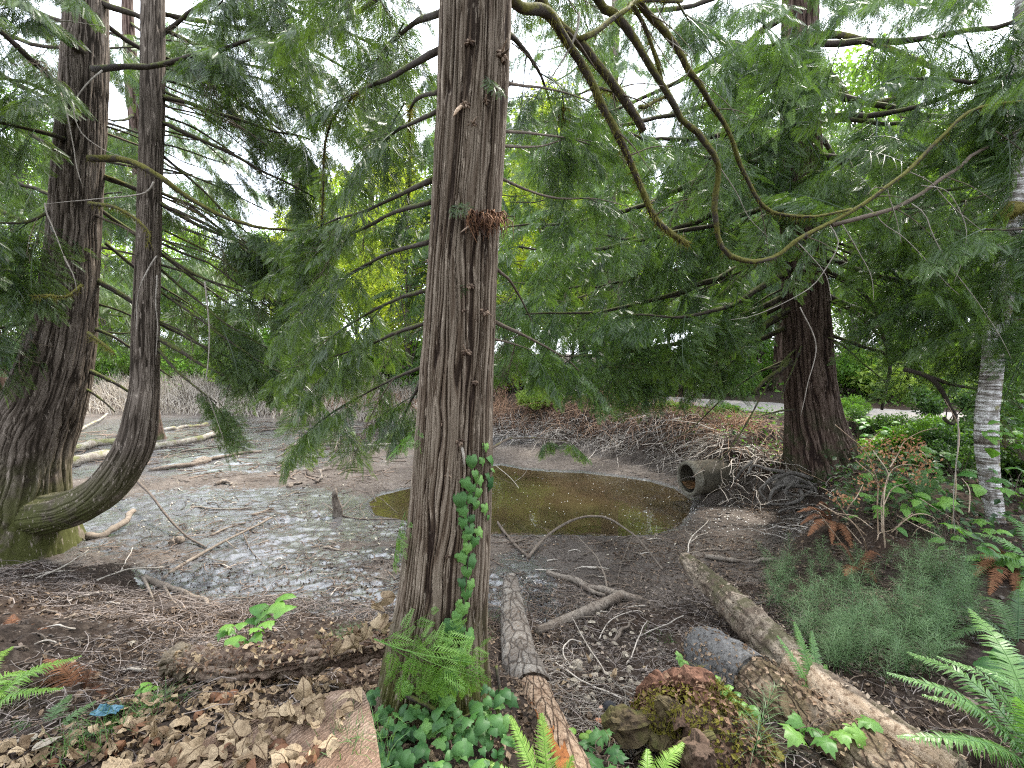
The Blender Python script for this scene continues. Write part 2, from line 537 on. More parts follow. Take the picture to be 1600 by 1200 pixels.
_ts = np.r_[np.linspace(0.7, 8, 240), np.linspace(8.05, 30, 200)]
def onground(px, py, lift=0.0):
    """the terrain point seen at a pixel of the photograph (an aid for placing things)"""
    d = ray(px, py)
    p = np.array([0, 0, CAMZ]) + d[None, :] * _ts[:, None]
    h = H(p[:, 0], p[:, 1])
    k = np.nonzero(p[:, 2] < h + lift)[0]
    if not len(k): return p[-1]
    k = k[0]
    if k == 0: return p[0]
    a, b = p[k - 1, 2] - h[k - 1], p[k, 2] - h[k]
    t = (a - lift) / (a - b + 1e-9)
    return p[k - 1] * (1 - t) + p[k] * t

_k = 2.2
_gx0 = _k * np.sinh(np.linspace(-1, 1, 500) * math.asinh(9 / _k))
_gxo = np.exp(np.linspace(math.log(9), math.log(160), 46))[1:]
gx = np.r_[-_gxo[::-1], _gx0, _gxo]
gy = np.r_[np.linspace(-40, 1.15, 24)[:-1], np.exp(np.linspace(math.log(1.15), math.log(14), 420)), np.exp(np.linspace(math.log(14), math.log(330), 90))[1:]]
GX, GY = np.meshgrid(gx, gy)
GZ, GD, GP, GR = H(GX.ravel(), GY.ravel(), info=True)
GZ = GZ.reshape(GX.shape); GD = GD.reshape(GX.shape)
_idx = np.arange(GX.size).reshape(GX.shape)
_q = np.stack([_idx[:-1, :-1], _idx[:-1, 1:], _idx[1:, 1:], _idx[1:, :-1]], -1).reshape(-1, 4)
_c = (GD.ravel()[_q]).mean(1)
_allv = np.c_[GX.ravel(), GY.ravel(), GZ.ravel()]
# wetness of the mud: a property of the ground, patchy, highest in the low runs and along the far left water film
_wx, _wy = GX.ravel(), GY.ravel()
_wn = 0.5 + 0.5 * fbm(_wx * 0.55, _wy * 1.1, 2.0, 3)
wet = np.zeros(GX.size)
def blob(cx, cy, rx, ry, a): 
    return a * np.exp(-(((_wx - cx) / rx) ** 2 + ((_wy - cy) / ry) ** 2))
wet = np.maximum.reduce([blob(-4.4, 6.9, 3.0, 1.3, 1.1), blob(-2.3, 6.3, 2.0, .7, .9), blob(-7.5, 10.8, 4.0, 1.8, 1.1), blob(-4.0, 14.3, 5.0, 2.2, 1.15), blob(-2.6, 4.8, 1.5, 1.0, 1.0), blob(-1.6, 5.4, 1.2, .5, .8),
                         blob(-1.3, 4.3, 0.7, .7, 1.0), blob(-0.9, 3.4, .6, .5, .9), blob(0.1, 4.6, .4, 1.1, .85), blob(.35, 4.0, .5, .35, .75), blob(-1.9, 7.6, .5, .35, .8), blob(-12, 14, 5, 4, .9), blob(-.3, 9.8, .9, .5, .5), np.exp(-np.abs(GP) / 0.12) * .75])
_fz = GZ.ravel() - H(_wx, _wy, fine=False)
wet = np.clip(wet * (0.75 + 0.9 * _wn) - np.clip(_fz, -.03, .05) * 9 * (_wy < 12), 0, 1) * (wet > .05)
def sub_ground(name, mask, mat, a):
    f = _q[mask]
    u, inv = np.unique(f.ravel(), return_inverse=True)
    mb = MB(); mb.add(_allv[u], inv.reshape(-1, 4), a=a[u])
    return tag(mb.build(name, mat), kind='structure')

def mud_material():
    m, nt, b, out = newmat('mud')
    at_ = nd(nt, 'Attribute', attribute_name='tint')
    v = ocoord(nt)
    n1 = noise_n(nt, v, 1.3, 6, 0.65)
    n2 = noise_n(nt, v, 14.0, 6, 0.7)
    n3 = noise_n(nt, v, 45.0, 4, 0.6)
    dry = ramp(nt, n1, [(0.3, (.062, .050, .041)), (0.55, (.125, .103, .086)), (0.75, (.21, .18, .152))])
    dry = mixc(nt, ramp(nt, n2, [(0.36, .75), (0.52, 0.0)]), dry, (.05, .038, .03))
    dry = mixc(nt, ramp(nt, n3, [(0.62, 0.0), (0.72, .6)]), dry, (.27, .24, .21))
    wf = nd(nt, 'Math', {0: at_.outputs['Fac'], 1: nd(nt, 'MapRange', {'Value': n2, 'To Min': -0.75, 'To Max': 0.75}).outputs[0]}, operation='ADD').outputs[0]
    wf = ramp(nt, wf, [(0.38, 0.0), (0.56, 1.0)])
    col = mixc(nt, wf, dry, (.062, .058, .058))
    nt.links.new(col, b.inputs['Base Color'])
    nt.links.new(ramp(nt, wf, [(0.0, .85), (1.0, .45)]), b.inputs['Roughness'])
    nt.links.new(ramp(nt, wf, [(0.0, .2), (1.0, .5)]), b.inputs['Specular IOR Level'])
    mx = nd(nt, 'Math', {0: n2, 1: n3}, operation='ADD').outputs[0]
    n4 = noise_n(nt, v, 5.0, 3, 0.6)
    mx = nd(nt, 'Math', {0: mx, 1: nd(nt, 'Math', {0: n4, 1: 2.2}, operation='MULTIPLY').outputs[0]}, operation='ADD').outputs[0]
    bumpn(nt, mx, 0.9, 0.05, b)
    nt.links.new(wf, b.inputs['Coat Weight'])
    b.inputs['Coat Roughness'].default_value = 0.2
    b.inputs['Coat IOR'].default_value = 1.75
    cb = nd(nt, 'Bump', {'Height': n2, 'Strength': 0.16, 'Distance': 0.02})
    nt.links.new(cb.outputs[0], b.inputs['Coat Normal'])
    return m

def soil_material():
    m, nt, b, out = newmat('forest soil')
    v = ocoord(nt)
    n1 = noise_n(nt, v, 1.1, 6, 0.7)
    n2 = noise_n(nt, v, 22.0, 6, 0.75)
    col = ramp(nt, n2, [(0.3, (.010, .0075, .006)), (0.5, (.030, .022, .017)), (0.72, (.095, .074, .058))])
    col = mixc(nt, ramp(nt, n1, [(0.45, 0.0), (0.65, .7)]), col, (.042, .025, .016))
    nt.links.new(col, b.inputs['Base Color'])
    b.inputs['Roughness'].default_value = 0.95
    b.inputs['Specular IOR Level'].default_value = 0.15
    bumpn(nt, n2, 0.8, 0.02, b)
    return m

M_mud = mud_material()
M_soil = soil_material()
sub_ground('pond_bed', _c < 0.25, M_mud, wet)
sub_ground('forest_floor', _c >= 0.25, M_soil, wet)

# puddle
def water_material():
    m, nt, b, out = newmat('murky water')
    n1 = noise_n(nt, ocoord(nt), 1.2, 3)
    nt.links.new(ramp(nt, n1, [(0.35, (.034, .024, .012)), (0.65, (.042, .033, .015))]), b.inputs['Base Color'])
    b.inputs['Roughness'].default_value = 0.03
    b.inputs['IOR'].default_value = 1.4
    b.inputs['Specular IOR Level'].default_value = 0.75
    bumpn(nt, noise_n(nt, ocoord(nt), 5.0, 2), 0.10, 0.02, b)
    return m
mbw = MB()
_cx = PUD.mean(0)
_ring = [(_cx + (p - _cx) * 1.06) for p in smooth(np.vstack([np.c_[PUD, PUD * 0], np.r_[PUD[0], 0, 0]])[:, :3], 120)[:-1, :2]]
_wv = np.array([[_cx[0], _cx[1], 0]] + [[p[0], p[1], 0] for p in _ring])
_nr = len(_ring)
_ccw = sum(_ring[k][0] * _ring[(k + 1) % _nr][1] - _ring[(k + 1) % _nr][0] * _ring[k][1] for k in range(_nr)) > 0
mbw.add(_wv, tris=[(0, 1 + k, 1 + (k + 1) % _nr) if _ccw else (0, 1 + (k + 1) % _nr, 1 + k) for k in range(_nr)])
tag(mbw.build('puddle_water', water_material(), shade=False), kind='structure')

# gravel track behind the right-hand trees
def road_material():
    m, nt, b, out = newmat('gravel')
    n2 = noise_n(nt, ocoord(nt), 26.0, 5, 0.75)
    n1 = noise_n(nt, ocoord(nt), 1.2, 4)
    col = ramp(nt, n2, [(0.3, (.10, .09, .08)), (0.7, (.26, .24, .225))])
    col = mixc(nt, ramp(nt, n1, [(0.45, 0.0), (0.7, .6)]), col, (.3, .25, .2))
    nt.links.new(col, b.inputs['Base Color'])
    b.inputs['Roughness'].default_value = 0.95
    bumpn(nt, n2, 0.6, 0.02, b)
    return m
_rp = smooth(np.c_[ROAD, np.zeros(len(ROAD))], 160)
_rt = unit(np.gradient(_rp, axis=0)); _rn = np.c_[-_rt[:, 1], _rt[:, 0]]
mbr = MB(); _rows = []
for wv in np.linspace(-1.3, 1.3, 13):
    wob = 0.12 * vnoise(_rp[:, 0] * 1.2 + wv, _rp[:, 1] * 1.2) * (abs(wv) > 1.0)
    xy = _rp[:, :2] + _rn * (wv + wob)[:, None]
    _rows.append(np.c_[xy, 1.165 + 0.02 * vnoise(xy[:, 0] * 3, xy[:, 1] * 3) - 0.03 * (wv / 1.3) ** 2])
_rows = np.array(_rows); nr_, nc_ = _rows.shape[:2]
_ri = np.arange(nr_ * nc_).reshape(nr_, nc_)
mbr.add(_rows.reshape(-1, 3), np.stack([_ri[:-1, :-1], _ri[1:, :-1], _ri[1:, 1:], _ri[:-1, 1:]], -1).reshape(-1, 4)[:, ::-1])
tag(mbr.build('gravel_road', road_material()), kind='structure')
# ------------------------------------------------------------------ plant materials
M_bark_c = bark_mat('cedar bark near', (.022, .013, .009), (.092, .064, .043), (.225, .182, .138), moss=(.06, .06, .015), moss_z=0.5, moss_amt=.75)
M_bark_l = bark_mat('cedar bark mossy', (.022, .016, .011), (.072, .055, .042), (.175, .143, .115), moss=(.055, .058, .016), moss_z=1.3, moss_amt=.85, streak=(9, 9, .7))
M_bark_r = bark_mat('cedar bark red', (.018, .010, .008), (.060, .037, .027), (.14, .10, .08), moss=(.04, .045, .02), moss_z=1.0, moss_amt=.5, streak=(9, 9, .7))
M_limb = moss_limb_mat('mossy limb', (.058, .046, .036), (.105, .098, .022), .85)
M_limb_bare = moss_limb_mat('bare limb', (.11, .085, .065), (.1, .1, .03), .15)
M_limb_dark = moss_limb_mat('dark limb', (.05, .04, .032), (.075, .085, .022), .5)
M_twig_pale = plain_mat('pale dead twig', (.13, .11, .09), (.36, .32, .27), 40, bump=.3)
M_fol = leaf_mat('cedar foliage', (.015, .042, .014), (.115, .185, .050), trans=.43, rough=.34, obj_var=.3, spec=.55)
M_fol_l = leaf_mat('cedar foliage olive', (.015, .038, .012), (.110, .165, .044), trans=.43, rough=.36, obj_var=.3, spec=.55)
M_fol_y = leaf_mat('young cedar foliage', (.08, .18, .03), (.22, .37, .08), trans=.35, rough=.45)
M_leaf_bg1 = leaf_mat('maple leaves', (.08, .16, .022), (.28, .38, .06), trans=.5)
M_leaf_bg2 = leaf_mat('alder leaves', (.07, .14, .03), (.22, .33, .06), trans=.45)
M_leaf_bg3 = leaf_mat('yellow green leaves', (.18, .26, .03), (.46, .50, .08), trans=.45)  # backlit, sunlit look of the far trees put into the leaf colour
M_fir = leaf_mat('far conifer needles', (.03, .07, .03), (.09, .15, .055), trans=.25)
M_moss = leaf_mat('moss', (.06, .055, .012), (.17, .15, .03), trans=.3, rough=.8, spec=.1)

# ------------------------------------------------------------------ sprays and boughs
def kite(b, d, l, w):
    d = np.array([d[0], d[1]]); p = np.array([-d[1], d[0]])
    b = np.array(b)
    return [b, b + d * l * .45 + p * w, b + d * l, b + d * l * .45 - p * w]

def spray_template(npin=9, sub=2, lenf=.40, curve=.12):
    V, T, A = [], [], []
    def addk(b, d, l, w, z, a):
        n = len(V)
        for (x, y) in kite(b, d, l, w):
            V.append((x, y, z(x, y))); A.append(a)
        T.extend([(n, n + 1, n + 2), (n, n + 2, n + 3)])
    zf = lambda x, y: -curve * x * x - .35 * abs(y) ** 1.5
    addk((0, 0), (1, 0), 1.0, .018, zf, .35)
    for k in range(npin):
        for sg in (-1, 1):
            x = .07 + .9 * (k + (.25 if sg > 0 else 0)) / npin
            l = lenf * (1 - .80 * x) * (0.75 + .25 * math.sin(min(1, x * 4) * 1.57)) + .05
            ang = sg * (math.radians(52) - .25 * x)
            d = (math.cos(ang), math.sin(ang))
            w = .020 if sub else .030
            addk((x, 0), d, l, w, zf, .45 + .5 * x)
            for j in range(sub):
                f = (.30 + .42 * j / max(1, sub - 1) if sub > 1 else .45)
                for s2 in (-1, 1):
                    a2 = ang + s2 * math.radians(36)
                    addk((x + d[0] * l * f, d[1] * l * f), (math.cos(a2), math.sin(a2)), l * .30, .013, zf, .55 + .4 * f)
    return np.array(V), np.array(T), np.array(A)

SP_HI = spray_template(9, 1)
SP_MID = spray_template(8, 0)
SP_LO = spray_template(6, 0)

def put_sprays(mb, tpl, O, X, Nn, L, rnd, wid=1.0):
    """many copies of one spray: O origins, X directions, Nn approximate leaf normals, L lengths"""
    V, T, A = tpl
    X = unit(X); Y = unit(np.cross(Nn, X)); Z = np.cross(X, Y)
    n = len(O)
    W = O[:, None, :] + L[:, None, None] * (V[None, :, 0:1] * X[:, None, :] + wid * V[None, :, 1:2] * Y[:, None, :] + V[None, :, 2:3] * Z[:, None, :])
    Ti = (T[None] + (np.arange(n) * len(V))[:, None, None]).reshape(-1, 3)
    aa = np.clip(A[None, :] * .40 + rnd.uniform(-.1, .65, (n, 1)), 0, 1)
    mb.add(W.reshape(-1, 3), tris=Ti, a=aa.reshape(-1))

def bough_mesh(name, seed, L=1.1, tpl=SP_HI, nside=15, droop=.55, spl=.27, dense=.60):
    rnd = np.random.default_rng(seed)
    mb = MB(); st = []
    def axis(t): return np.array([L * t, .08 * L * math.sin(2.2 * t + seed), -.20 * L * t * t])
    main = np.array([axis(t) for t in np.linspace(0, 1, 8)])
    O, X, Nn, Ln = [], [], [], []
    for k in range(nside):
        t = .06 + .92 * (k + rnd.uniform(-.3, .3)) / nside
        sg = -1 if k % 2 else 1
        d = unit(np.array([.75 + rnd.normal() * .12, sg * (.75 + rnd.normal() * .12), -.20 - rnd.uniform(0, .25)]))
        l = (.42 * (1 - .62 * t) + .08) * L * rnd.uniform(.7, 1.15)
        o = axis(t)
        tt = np.linspace(0, 1, 5)
        sp = o + d * l * tt[:, None] + np.array([0, 0, -.16 * l]) * (tt ** 2)[:, None]
        st.append(sp)
        ns = max(3, int(l / (.052 / dense)))
        for j in range(ns + 1):
            f = .12 + .88 * j / ns
            q = o + d * l * f + np.array([0, 0, -.16 * l * f * f])
            s2 = -1 if j % 2 else 1
            side = np.cross(d, [0, 0, 1.0]) * s2
            if j == ns:
                xd = d + np.array([0, 0, -.3])
            else:
                xd = d * .75 + side * .62 + np.array([0, 0, -droop * rnd.uniform(.5, 1.5)])
            O.append(q); X.append(xd); Ln.append(spl * rnd.uniform(.65, 1.2) * (1.15 - .35 * f))
            Nn.append(np.array([rnd.normal() * .45, rnd.normal() * .45, 1.0]) + .5 * np.cross(d, xd) * s2)
    put_sprays(mb, tpl, np.array(O), np.array(X), np.array(Nn), np.array(Ln), rnd)
    me = mb.mesh(name, False)
    me.materials.append(M_fol)
    tb = MB()
    tubes(tb, main[None], np.linspace(.010, .003, 8)[None], 4, .3)
    tubes(tb, np.array(st), np.linspace(.0045, .0015, 5)[None], 3, .3, cap=False)
    mt = tb.mesh(name + '_twigs', True)
    # one mesh, two materials: foliage and its twigs
    bm_join = join_meshes(name, [(mb, 0), (tb, 1)])
    bpy.data.meshes.remove(me); bpy.data.meshes.remove(mt)
    return bm_join

def join_meshes(name, parts):
    m2 = MB(); mi = []
    for mb, k in parts:
        for v, a in zip(mb.v, mb.a): m2.v.append(v); m2.a.append(a)
        for q in mb.q: m2.q.append(q + m2.n)
        for t in mb.t: m2.t.append(t + m2.n)
        m2.n += mb.n
    nq = [sum(len(q) for q in mb.q) for mb, _ in parts]; ntr = [sum(len(t) for t in mb.t) for mb, _ in parts]
    me = m2.mesh(name, False)
    ids = np.concatenate([np.full(n, k) for n, (_, k) in zip(nq, parts)] + [np.full(n, k) for n, (_, k) in zip(ntr, parts)])
    me.materials.append(None); me.materials.append(None)
    me.polygons.foreach_set('material_index', ids.astype(np.int32))
    return me

def with_mats(me, *mats):
    c = me.copy()
    c.materials.clear()
    for m in mats: c.materials.append(m)
    return c

_B = [bough_mesh('bough', 100 + k, droop=.45 + .12 * (k % 4), nside=14 + k % 3) for k in range(5)]
_Bm = [bough_mesh('bough', 200 + k, tpl=SP_MID, droop=.6 + .12 * (k % 3), nside=13, spl=.26, dense=.75) for k in range(4)]
B_right = [with_mats(m, M_fol, M_limb_dark) for m in _B]
B_left = [with_mats(m, M_fol_l, M_limb_dark) for m in _B]
B_mid = [with_mats(m, M_fol, M_limb_dark) for m in _Bm]
_By = [bough_mesh('sprig', 300 + k, nside=8, droop=.12, spl=.30, dense=.32) for k in range(2)]
B_young = [with_mats(m, M_fol_y, M_limb_bare) for m in _By]
B_sprig = [with_mats(m, M_fol, M_limb_bare) for m in _By]
def bare_mesh(seed, L=1.1):
    rnd = np.random.default_rng(seed); tb = MB(); st = []
    ax = lambda t: np.array([L * t, .1 * L * math.sin(2.5 * t + seed), -.30 * L * t * t])
    tubes(tb, np.array([ax(t) for t in np.linspace(0, 1, 10)])[None], np.linspace(.009, .002, 10)[None], 4, .3)
    for k in range(13):
        t = .12 + .85 * k / 13; sg = -1 if k % 2 else 1
        d = unit(np.array([.7, sg * rnd.uniform(.3, .9), -.35 - rnd.uniform(0, .5)])); l = L * rnd.uniform(.18, .5) * (1.1 - .6 * t)
        q = ax(t) + d * l * np.linspace(0, 1, 6)[:, None] + np.array([0, 0, -.25 * l]) * (np.linspace(0, 1, 6) ** 2)[:, None] + rnd.normal(size=(6, 3)) * .012 * L
        q[0] = ax(t); st.append(q)
        for j in (2, 4):
            e = q[j] + unit(d + rnd.normal(size=3) * .7) * l * .4
            st.append(q[j] + (e - q[j]) * np.linspace(0, 1, 6)[:, None] + np.array([0, 0, -.1 * l]) * (np.linspace(0, 1, 6) ** 2)[:, None])
    tubes(tb, np.array(st), np.linspace(.0038, .0012, 6)[None], 3, .3, cap=False)
    me = tb.mesh('dead_twigs', True); me.materials.append(M_limb_bare); return me
BARE = [bare_mesh(k) for k in range(4)]

def limb(root, pts, r0, r1, mat, name='limb', n=18, ns=7, wob=.25, seed=0, label=None):
    P = smooth(pts, n)
    t = np.linspace(0, 1, n)
    l = np.linalg.norm(P[-1] - P[0])
    w = wob * r0 * 2
    P = P + w * np.c_[vnoise(t * 7 * l / 2 + seed, t * 0), vnoise(t * 7 * l / 2, t * 0 + seed + 3), vnoise(t * 7 * l / 2, t * 0, seed + 9.)] * np.minimum(1, t * 5)[:, None]
    rr = (r0 + (r1 - r0) * t) * (1 + .12 * vnoise(t * 25 + seed, t * 0))
    mb = MB()
    tubes(mb, P[None], rr[None], ns, .5, jag=.04)
    o = mb.build(name, mat, root)
    if label: o['label'] = label
    LAST['limb'] = o
    return P
LAST = {'limb': None}
def holder(root):
    """the limb just built on this tree carries its own boughs and moss"""
    l = LAST['limb']
    return l if l is not None and l.parent == root and l.name.split('.')[0] in ('limb', 'dead_branch') else root

def dress(root, P, variants, n, t0=.3, t1=1.0, size=(.7, 1.1), seed=0, droop=.35, tip=True, spread=1.0, bare=None):
    """foliage boughs along a limb, alternating sides"""
    rnd = random.Random(seed * 31 + 5)
    root = holder(root)
    K = len(P)
    for k in range(n):
        t = t0 + (t1 - t0) * (k + rnd.uniform(.1, .9)) / n
        f = t * (K - 1); i = min(K - 2, int(f))
        p = P[i] + (P[i + 1] - P[i]) * (f - i)
        d = unit(P[min(K - 1, i + 1)] - P[max(0, i - 1)])
        side = unit(np.cross(d, [0, 0, 1.0])) * (1 if k % 2 else -1)
        x = d * rnd.uniform(.35, .9) + side * spread * rnd.uniform(.35, .95) + np.array([0, 0, -droop * rnd.uniform(.5, 1.6)])
        s = rnd.uniform(*size) * (1.05 - .3 * t)
        up = np.array([rnd.gauss(0, .25), rnd.gauss(0, .25), 1.0])
        inst('bough', rnd.choice(variants), root, frame_mat(p, x, up, (s, s * rnd.uniform(.8, 1.1), s)))
    for k in range(bare if bare is not None else max(1, n // 3)):
        t = rnd.uniform(.12, .8); f = t * (K - 1); i = min(K - 2, int(f))
        p = P[i] + (P[i + 1] - P[i]) * (f - i); d = unit(P[i + 1] - P[i]); side = unit(np.cross(d, [0, 0, 1.0])) * (1 if k % 2 else -1)
        s = rnd.uniform(*size) * rnd.uniform(.6, 1.1)
        inst('dead_twigs', rnd.choice(BARE), root, frame_mat(p, d * .7 + side * rnd.uniform(.2, .8) + np.array([0, 0, -rnd.uniform(.1, .7)]), (rnd.gauss(0, .4), rnd.gauss(0, .4), 1), s))
    if tip:
        d = unit(P[-1] - P[-3])
        s = rnd.uniform(*size) * .8
        inst('bough', rnd.choice(variants), root, frame_mat(P[-1], d + np.array([0, 0, -.25]), (0.1, 0, 1), s))

def moss_tufts(root, P, r, n, seed, hang=.03, name='moss'):
    rnd = np.random.default_rng(seed)
    K = len(P)
    f = rnd.uniform(0, K - 1.001, n); i = f.astype(int)
    c = P[i] + (P[i + 1] - P[i]) * (f - i)[:, None]
    d = unit(P[i + 1] - P[i])
    a = rnd.normal(size=(n, 3)); a = unit(a - d * (a * d).sum(1, keepdims=True))
    b = c + a * (np.asarray(r) * .85)
    l = hang * rnd.uniform(.4, 1.5, n)[:, None]
    tip = b + (a * .7 + rnd.normal(size=(n, 3)) * .4 + np.array([0, 0, -.65])) * l
    w = unit(np.cross(a, tip - b)) * .0028
    V = np.stack([b - w, b + w, tip], 1).reshape(-1, 3)
    mb = MB(); mb.add(V, tris=np.arange(3 * n).reshape(-1, 3), a=np.repeat(rnd.uniform(0, 1, n), 3))
    o = mb.build(name, M_moss, holder(root), shade=False)
    o['kind'] = 'stuff'
    return o
# ------------------------------------------------------------------ the cedar in the middle
CY = 2.1
def trunk_rows(rows, Y, k):
    P = np.array([at(px, py, Y) for px, py, hw in rows]); r = np.array([hw * k for *_, hw in rows])
    return P, r
KC = CY / FPX * 1.0
rows_c = [(668, 1190, 100), (674, 1140, 97), (677, 1100, 93), (680, 1050, 86), (685, 1000, 78), (690, 950, 72), (695, 900, 68.5), (703, 800, 63), (709, 700, 60), (713, 600, 56.5), (719, 500, 54.5), (724, 400, 53), (730, 300, 52.5), (736, 200, 53), (741, 100, 53), (744, 0, 53), (748, -200, 52), (752, -500, 49), (757, -1000, 44)]
Pc, rc = trunk_rows(rows_c, CY, KC)
cedar_c = thing('cedar_tree', 'reddish ridged cedar trunk in front of the puddle with ivy climbing its right side', 'tree', (Pc[2][0], CY, h1(Pc[2][0], CY)))
mb = MB()
_tc = trunk(mb, Pc, rc, 440, 440, 74, .013, seed=3, flare=.12, flare_n=5, wob=.03, twist=.02, base_h=.3, zs=1.7)
mb.build('trunk', M_bark_c, cedar_c)

def on_trunk(px, py, push=0.0):
    ys = [r_[1] for r_ in rows_c][::-1]; cxs = [r_[0] for r_ in rows_c][::-1]; hw = [r_[2] for r_ in rows_c][::-1]
    c, w = np.interp(py, ys, cxs), np.interp(py, ys, hw)
    u = np.clip((px - c) / w, -.97, .97)
    r = w * KC
    p = at(px, py, CY - r * math.sqrt(1 - u * u))
    n = np.array([u, -math.sqrt(1 - u * u), 0.0])
    return p + n * push, n

def knot(root, px, py, size, seed, mat, name='branch_stub', twigs=2, tl=2.0):
    rnd = np.random.default_rng(seed)
    p, n = on_trunk(px, py, -.004)
    mb = MB()
    up = np.array([0, 0, 1.0]); sd = np.cross(up, n)
    # swollen collar: a lumpy ring of short bark tongues round a broken peg
    for k in range(7):
        a = k / 7 * 2 * math.pi + rnd.uniform(-.3, .3)
        d = sd * math.cos(a) * 1.3 + up * math.sin(a) * .8
        q = np.array([p + d * size * .3, p + d * size * .75 + n * size * .35, p + d * size * 1.15 + n * size * .1 - up * size * .25])
        tubes(mb, smooth(q, 5)[None], (size * np.array([.32, .36, .32, .25, .1]))[None], 5, rnd.uniform(.1, .8), jag=.12)
    for k in range(twigs):
        d = unit(n * 1.0 + sd * rnd.normal() * .8 + up * rnd.normal() * .6)
        l = size * tl * rnd.uniform(.7, 1.6)
        q = np.array([p, p + d * l * .5, p + d * l + up * rnd.normal() * .2 * l])
        tubes(mb, smooth(q, 6)[None], (size * np.array([.30, .26, .22, .18, .14, .07]))[None], 6, rnd.uniform(.2, 1), jag=.1)
    return mb.build(name, mat, root)

M_knot = plain_mat('broken stub wood', (.05, .03, .02), (.24, .17, .12), 60, use_attr=True, bump=.6)
for k, (px, py, s) in enumerate([(733, 66, .017), (784, 88, .024), (727, 164, .018), (760, 158, .013), (737, 193, .016), (735, 447, .013), (722, 485, .012), (756, 487, .019), (729, 550, .016),
                                  (693, 585, .011), (742, 598, .012), (719, 690, .015), (700, 742, .012), (668, 408, .011), (745, 500, .007), (690, 660, .009), (700, 870, .009)]):
    knot(cedar_c, px, py, s, 40 + k, M_knot)
# shaggy red tuft of torn bark round a dead whorl
rnd = np.random.default_rng(5)
mb = MB(); q = []
p0, n0 = on_trunk(756, 345)
for k in range(90):
    px = 735 + rnd.uniform(0, 45); py = 338 + rnd.uniform(-6, 10)
    p, n = on_trunk(px, py)
    l = rnd.uniform(.03, .09)
    q.append(smooth(np.array([p, p + n * .03 + np.array([rnd.normal() * .02, 0, .004]), p + n * .035 + np.array([rnd.normal() * .025, 0, -l])]), 5))
tubes(mb, np.array(q), np.linspace(.0035, .001, 5)[None], 3, rnd.uniform(0, 1, len(q)), cap=False)
o = mb.build('torn_bark', plain_mat('torn red bark', (.05, .02, .01), (.20, .10, .05), 30, use_attr=True, bump=0), cedar_c)
knot(cedar_c, 745, 350, .02, 77, M_knot, twigs=4, tl=4)
# pale splinter of a broken branch
p, n = on_trunk(722, 166)
mb = MB()
tubes(mb, smooth(np.array([p, p + n * .02 + (-.008, 0, -.02), p + n * .025 + (-.026, 0, -.052)]), 6)[None], np.array([.006, .0085, .008, .007, .005, .001])[None], 5, .5)
mb.build('wood_splinter', plain_mat('fresh pale wood', (.5, .34, .22), (.72, .55, .4), 30), cedar_c)['label'] = 'pale broken splinter'
p, n = on_trunk(722, 700)
mb = MB()
tubes(mb, smooth(np.array([p, p + n * .018 + (.004, 0, -.03), p + n * .016 + (.007, 0, -.075)]), 6)[None], np.array([.006, .006, .0055, .005, .004, .002])[None], 5, .5)
mb.build('wood_splinter', M_twig_pale, cedar_c)

# limbs of the middle cedar: photo-left side, thin and bare near the trunk
LC = [  # points (px, py, Y), start radius m, boughs
    ([(690, 76, 2.15), (620, 117, 2.6), (560, 142, 3.0), (520, 185, 3.2), (508, 235, 3.3), (505, 300, 3.3), (503, 355, 3.3)], .017, 3, .45),
    ([(688, 143, 2.2), (655, 155, 2.5), (641, 175, 2.8), (641, 240, 3.0), (638, 320, 3.1)], .013, 3, .35),
    ([(686, 172, 2.2), (620, 205, 2.7), (570, 245, 3.2), (545, 290, 3.5)], .012, 5, .3),
    ([(676, 281, 2.15), (620, 305, 2.6), (570, 330, 3.0), (520, 345, 3.4), (470, 365, 3.7)], .014, 6, .35),
    ([(675, 315, 2.15), (610, 335, 2.6), (550, 365, 3.1), (500, 390, 3.5), (440, 420, 3.9)], .013, 6, .35),
    ([(672, 378, 2.15), (610, 395, 2.6), (560, 420, 3.0), (500, 462, 3.5), (450, 510, 3.9)], .013, 6, .3),
    ([(668, 453, 2.15), (620, 467, 2.5), (575, 489, 2.9), (534, 515, 3.2), (480, 555, 3.6)], .012, 6, .3),
    ([(665, 505, 2.15), (610, 523, 2.5), (560, 545, 2.9), (510, 560, 3.3), (450, 575, 3.7)], .011, 6, .3),
    ([(660, 573, 2.15), (620, 590, 2.4), (580, 610, 2.8), (534, 637, 3.1), (480, 672, 3.5)], .009, 3, .4),
    ([(660, 590, 2.2), (644, 625, 2.4), (634, 645, 2.6), (628, 665, 2.8)], .010, 5, .2),
    ([(692, -40, 2.2), (620, -20, 2.7), (540, 30, 3.2), (470, 60, 3.6)], .02, 6, .3),
    # right side
    ([(790, 130, 2.2), (850, 137, 2.7), (920, 158, 3.2), (960, 190, 3.5)], .009, 4, .5),
    ([(784, 205, 2.2), (850, 210, 2.8), (910, 222, 3.4), (980, 250, 3.9)], .009, 5, .5),
    ([(783, 228, 2.2), (840, 230, 2.8), (890, 216, 3.2), (930, 222, 3.5)], .008, 4, .5),
    ([(779, 277, 2.2), (820, 295, 2.6), (870, 310, 3.0), (930, 310, 3.4), (990, 325, 3.8)], .009, 6, .5),
    ([(776, 420, 2.2), (800, 445, 2.6), (830, 500, 3.1), (850, 560, 3.5)], .009, 5, .4),
    ([(774, 503, 2.15), (818, 524, 2.5), (850, 540, 2.8), (885, 561, 3.1), (904, 580, 3.2)], .011, 4, .6),
    ([(772, 530, 2.15), (800, 537, 2.4), (830, 548, 2.8)], .007, 2, .5),
    ([(768, 700, 2.2), (800, 685, 2.6), (850, 685, 3.0), (890, 690, 3.2)], .007, 1, .5),
]
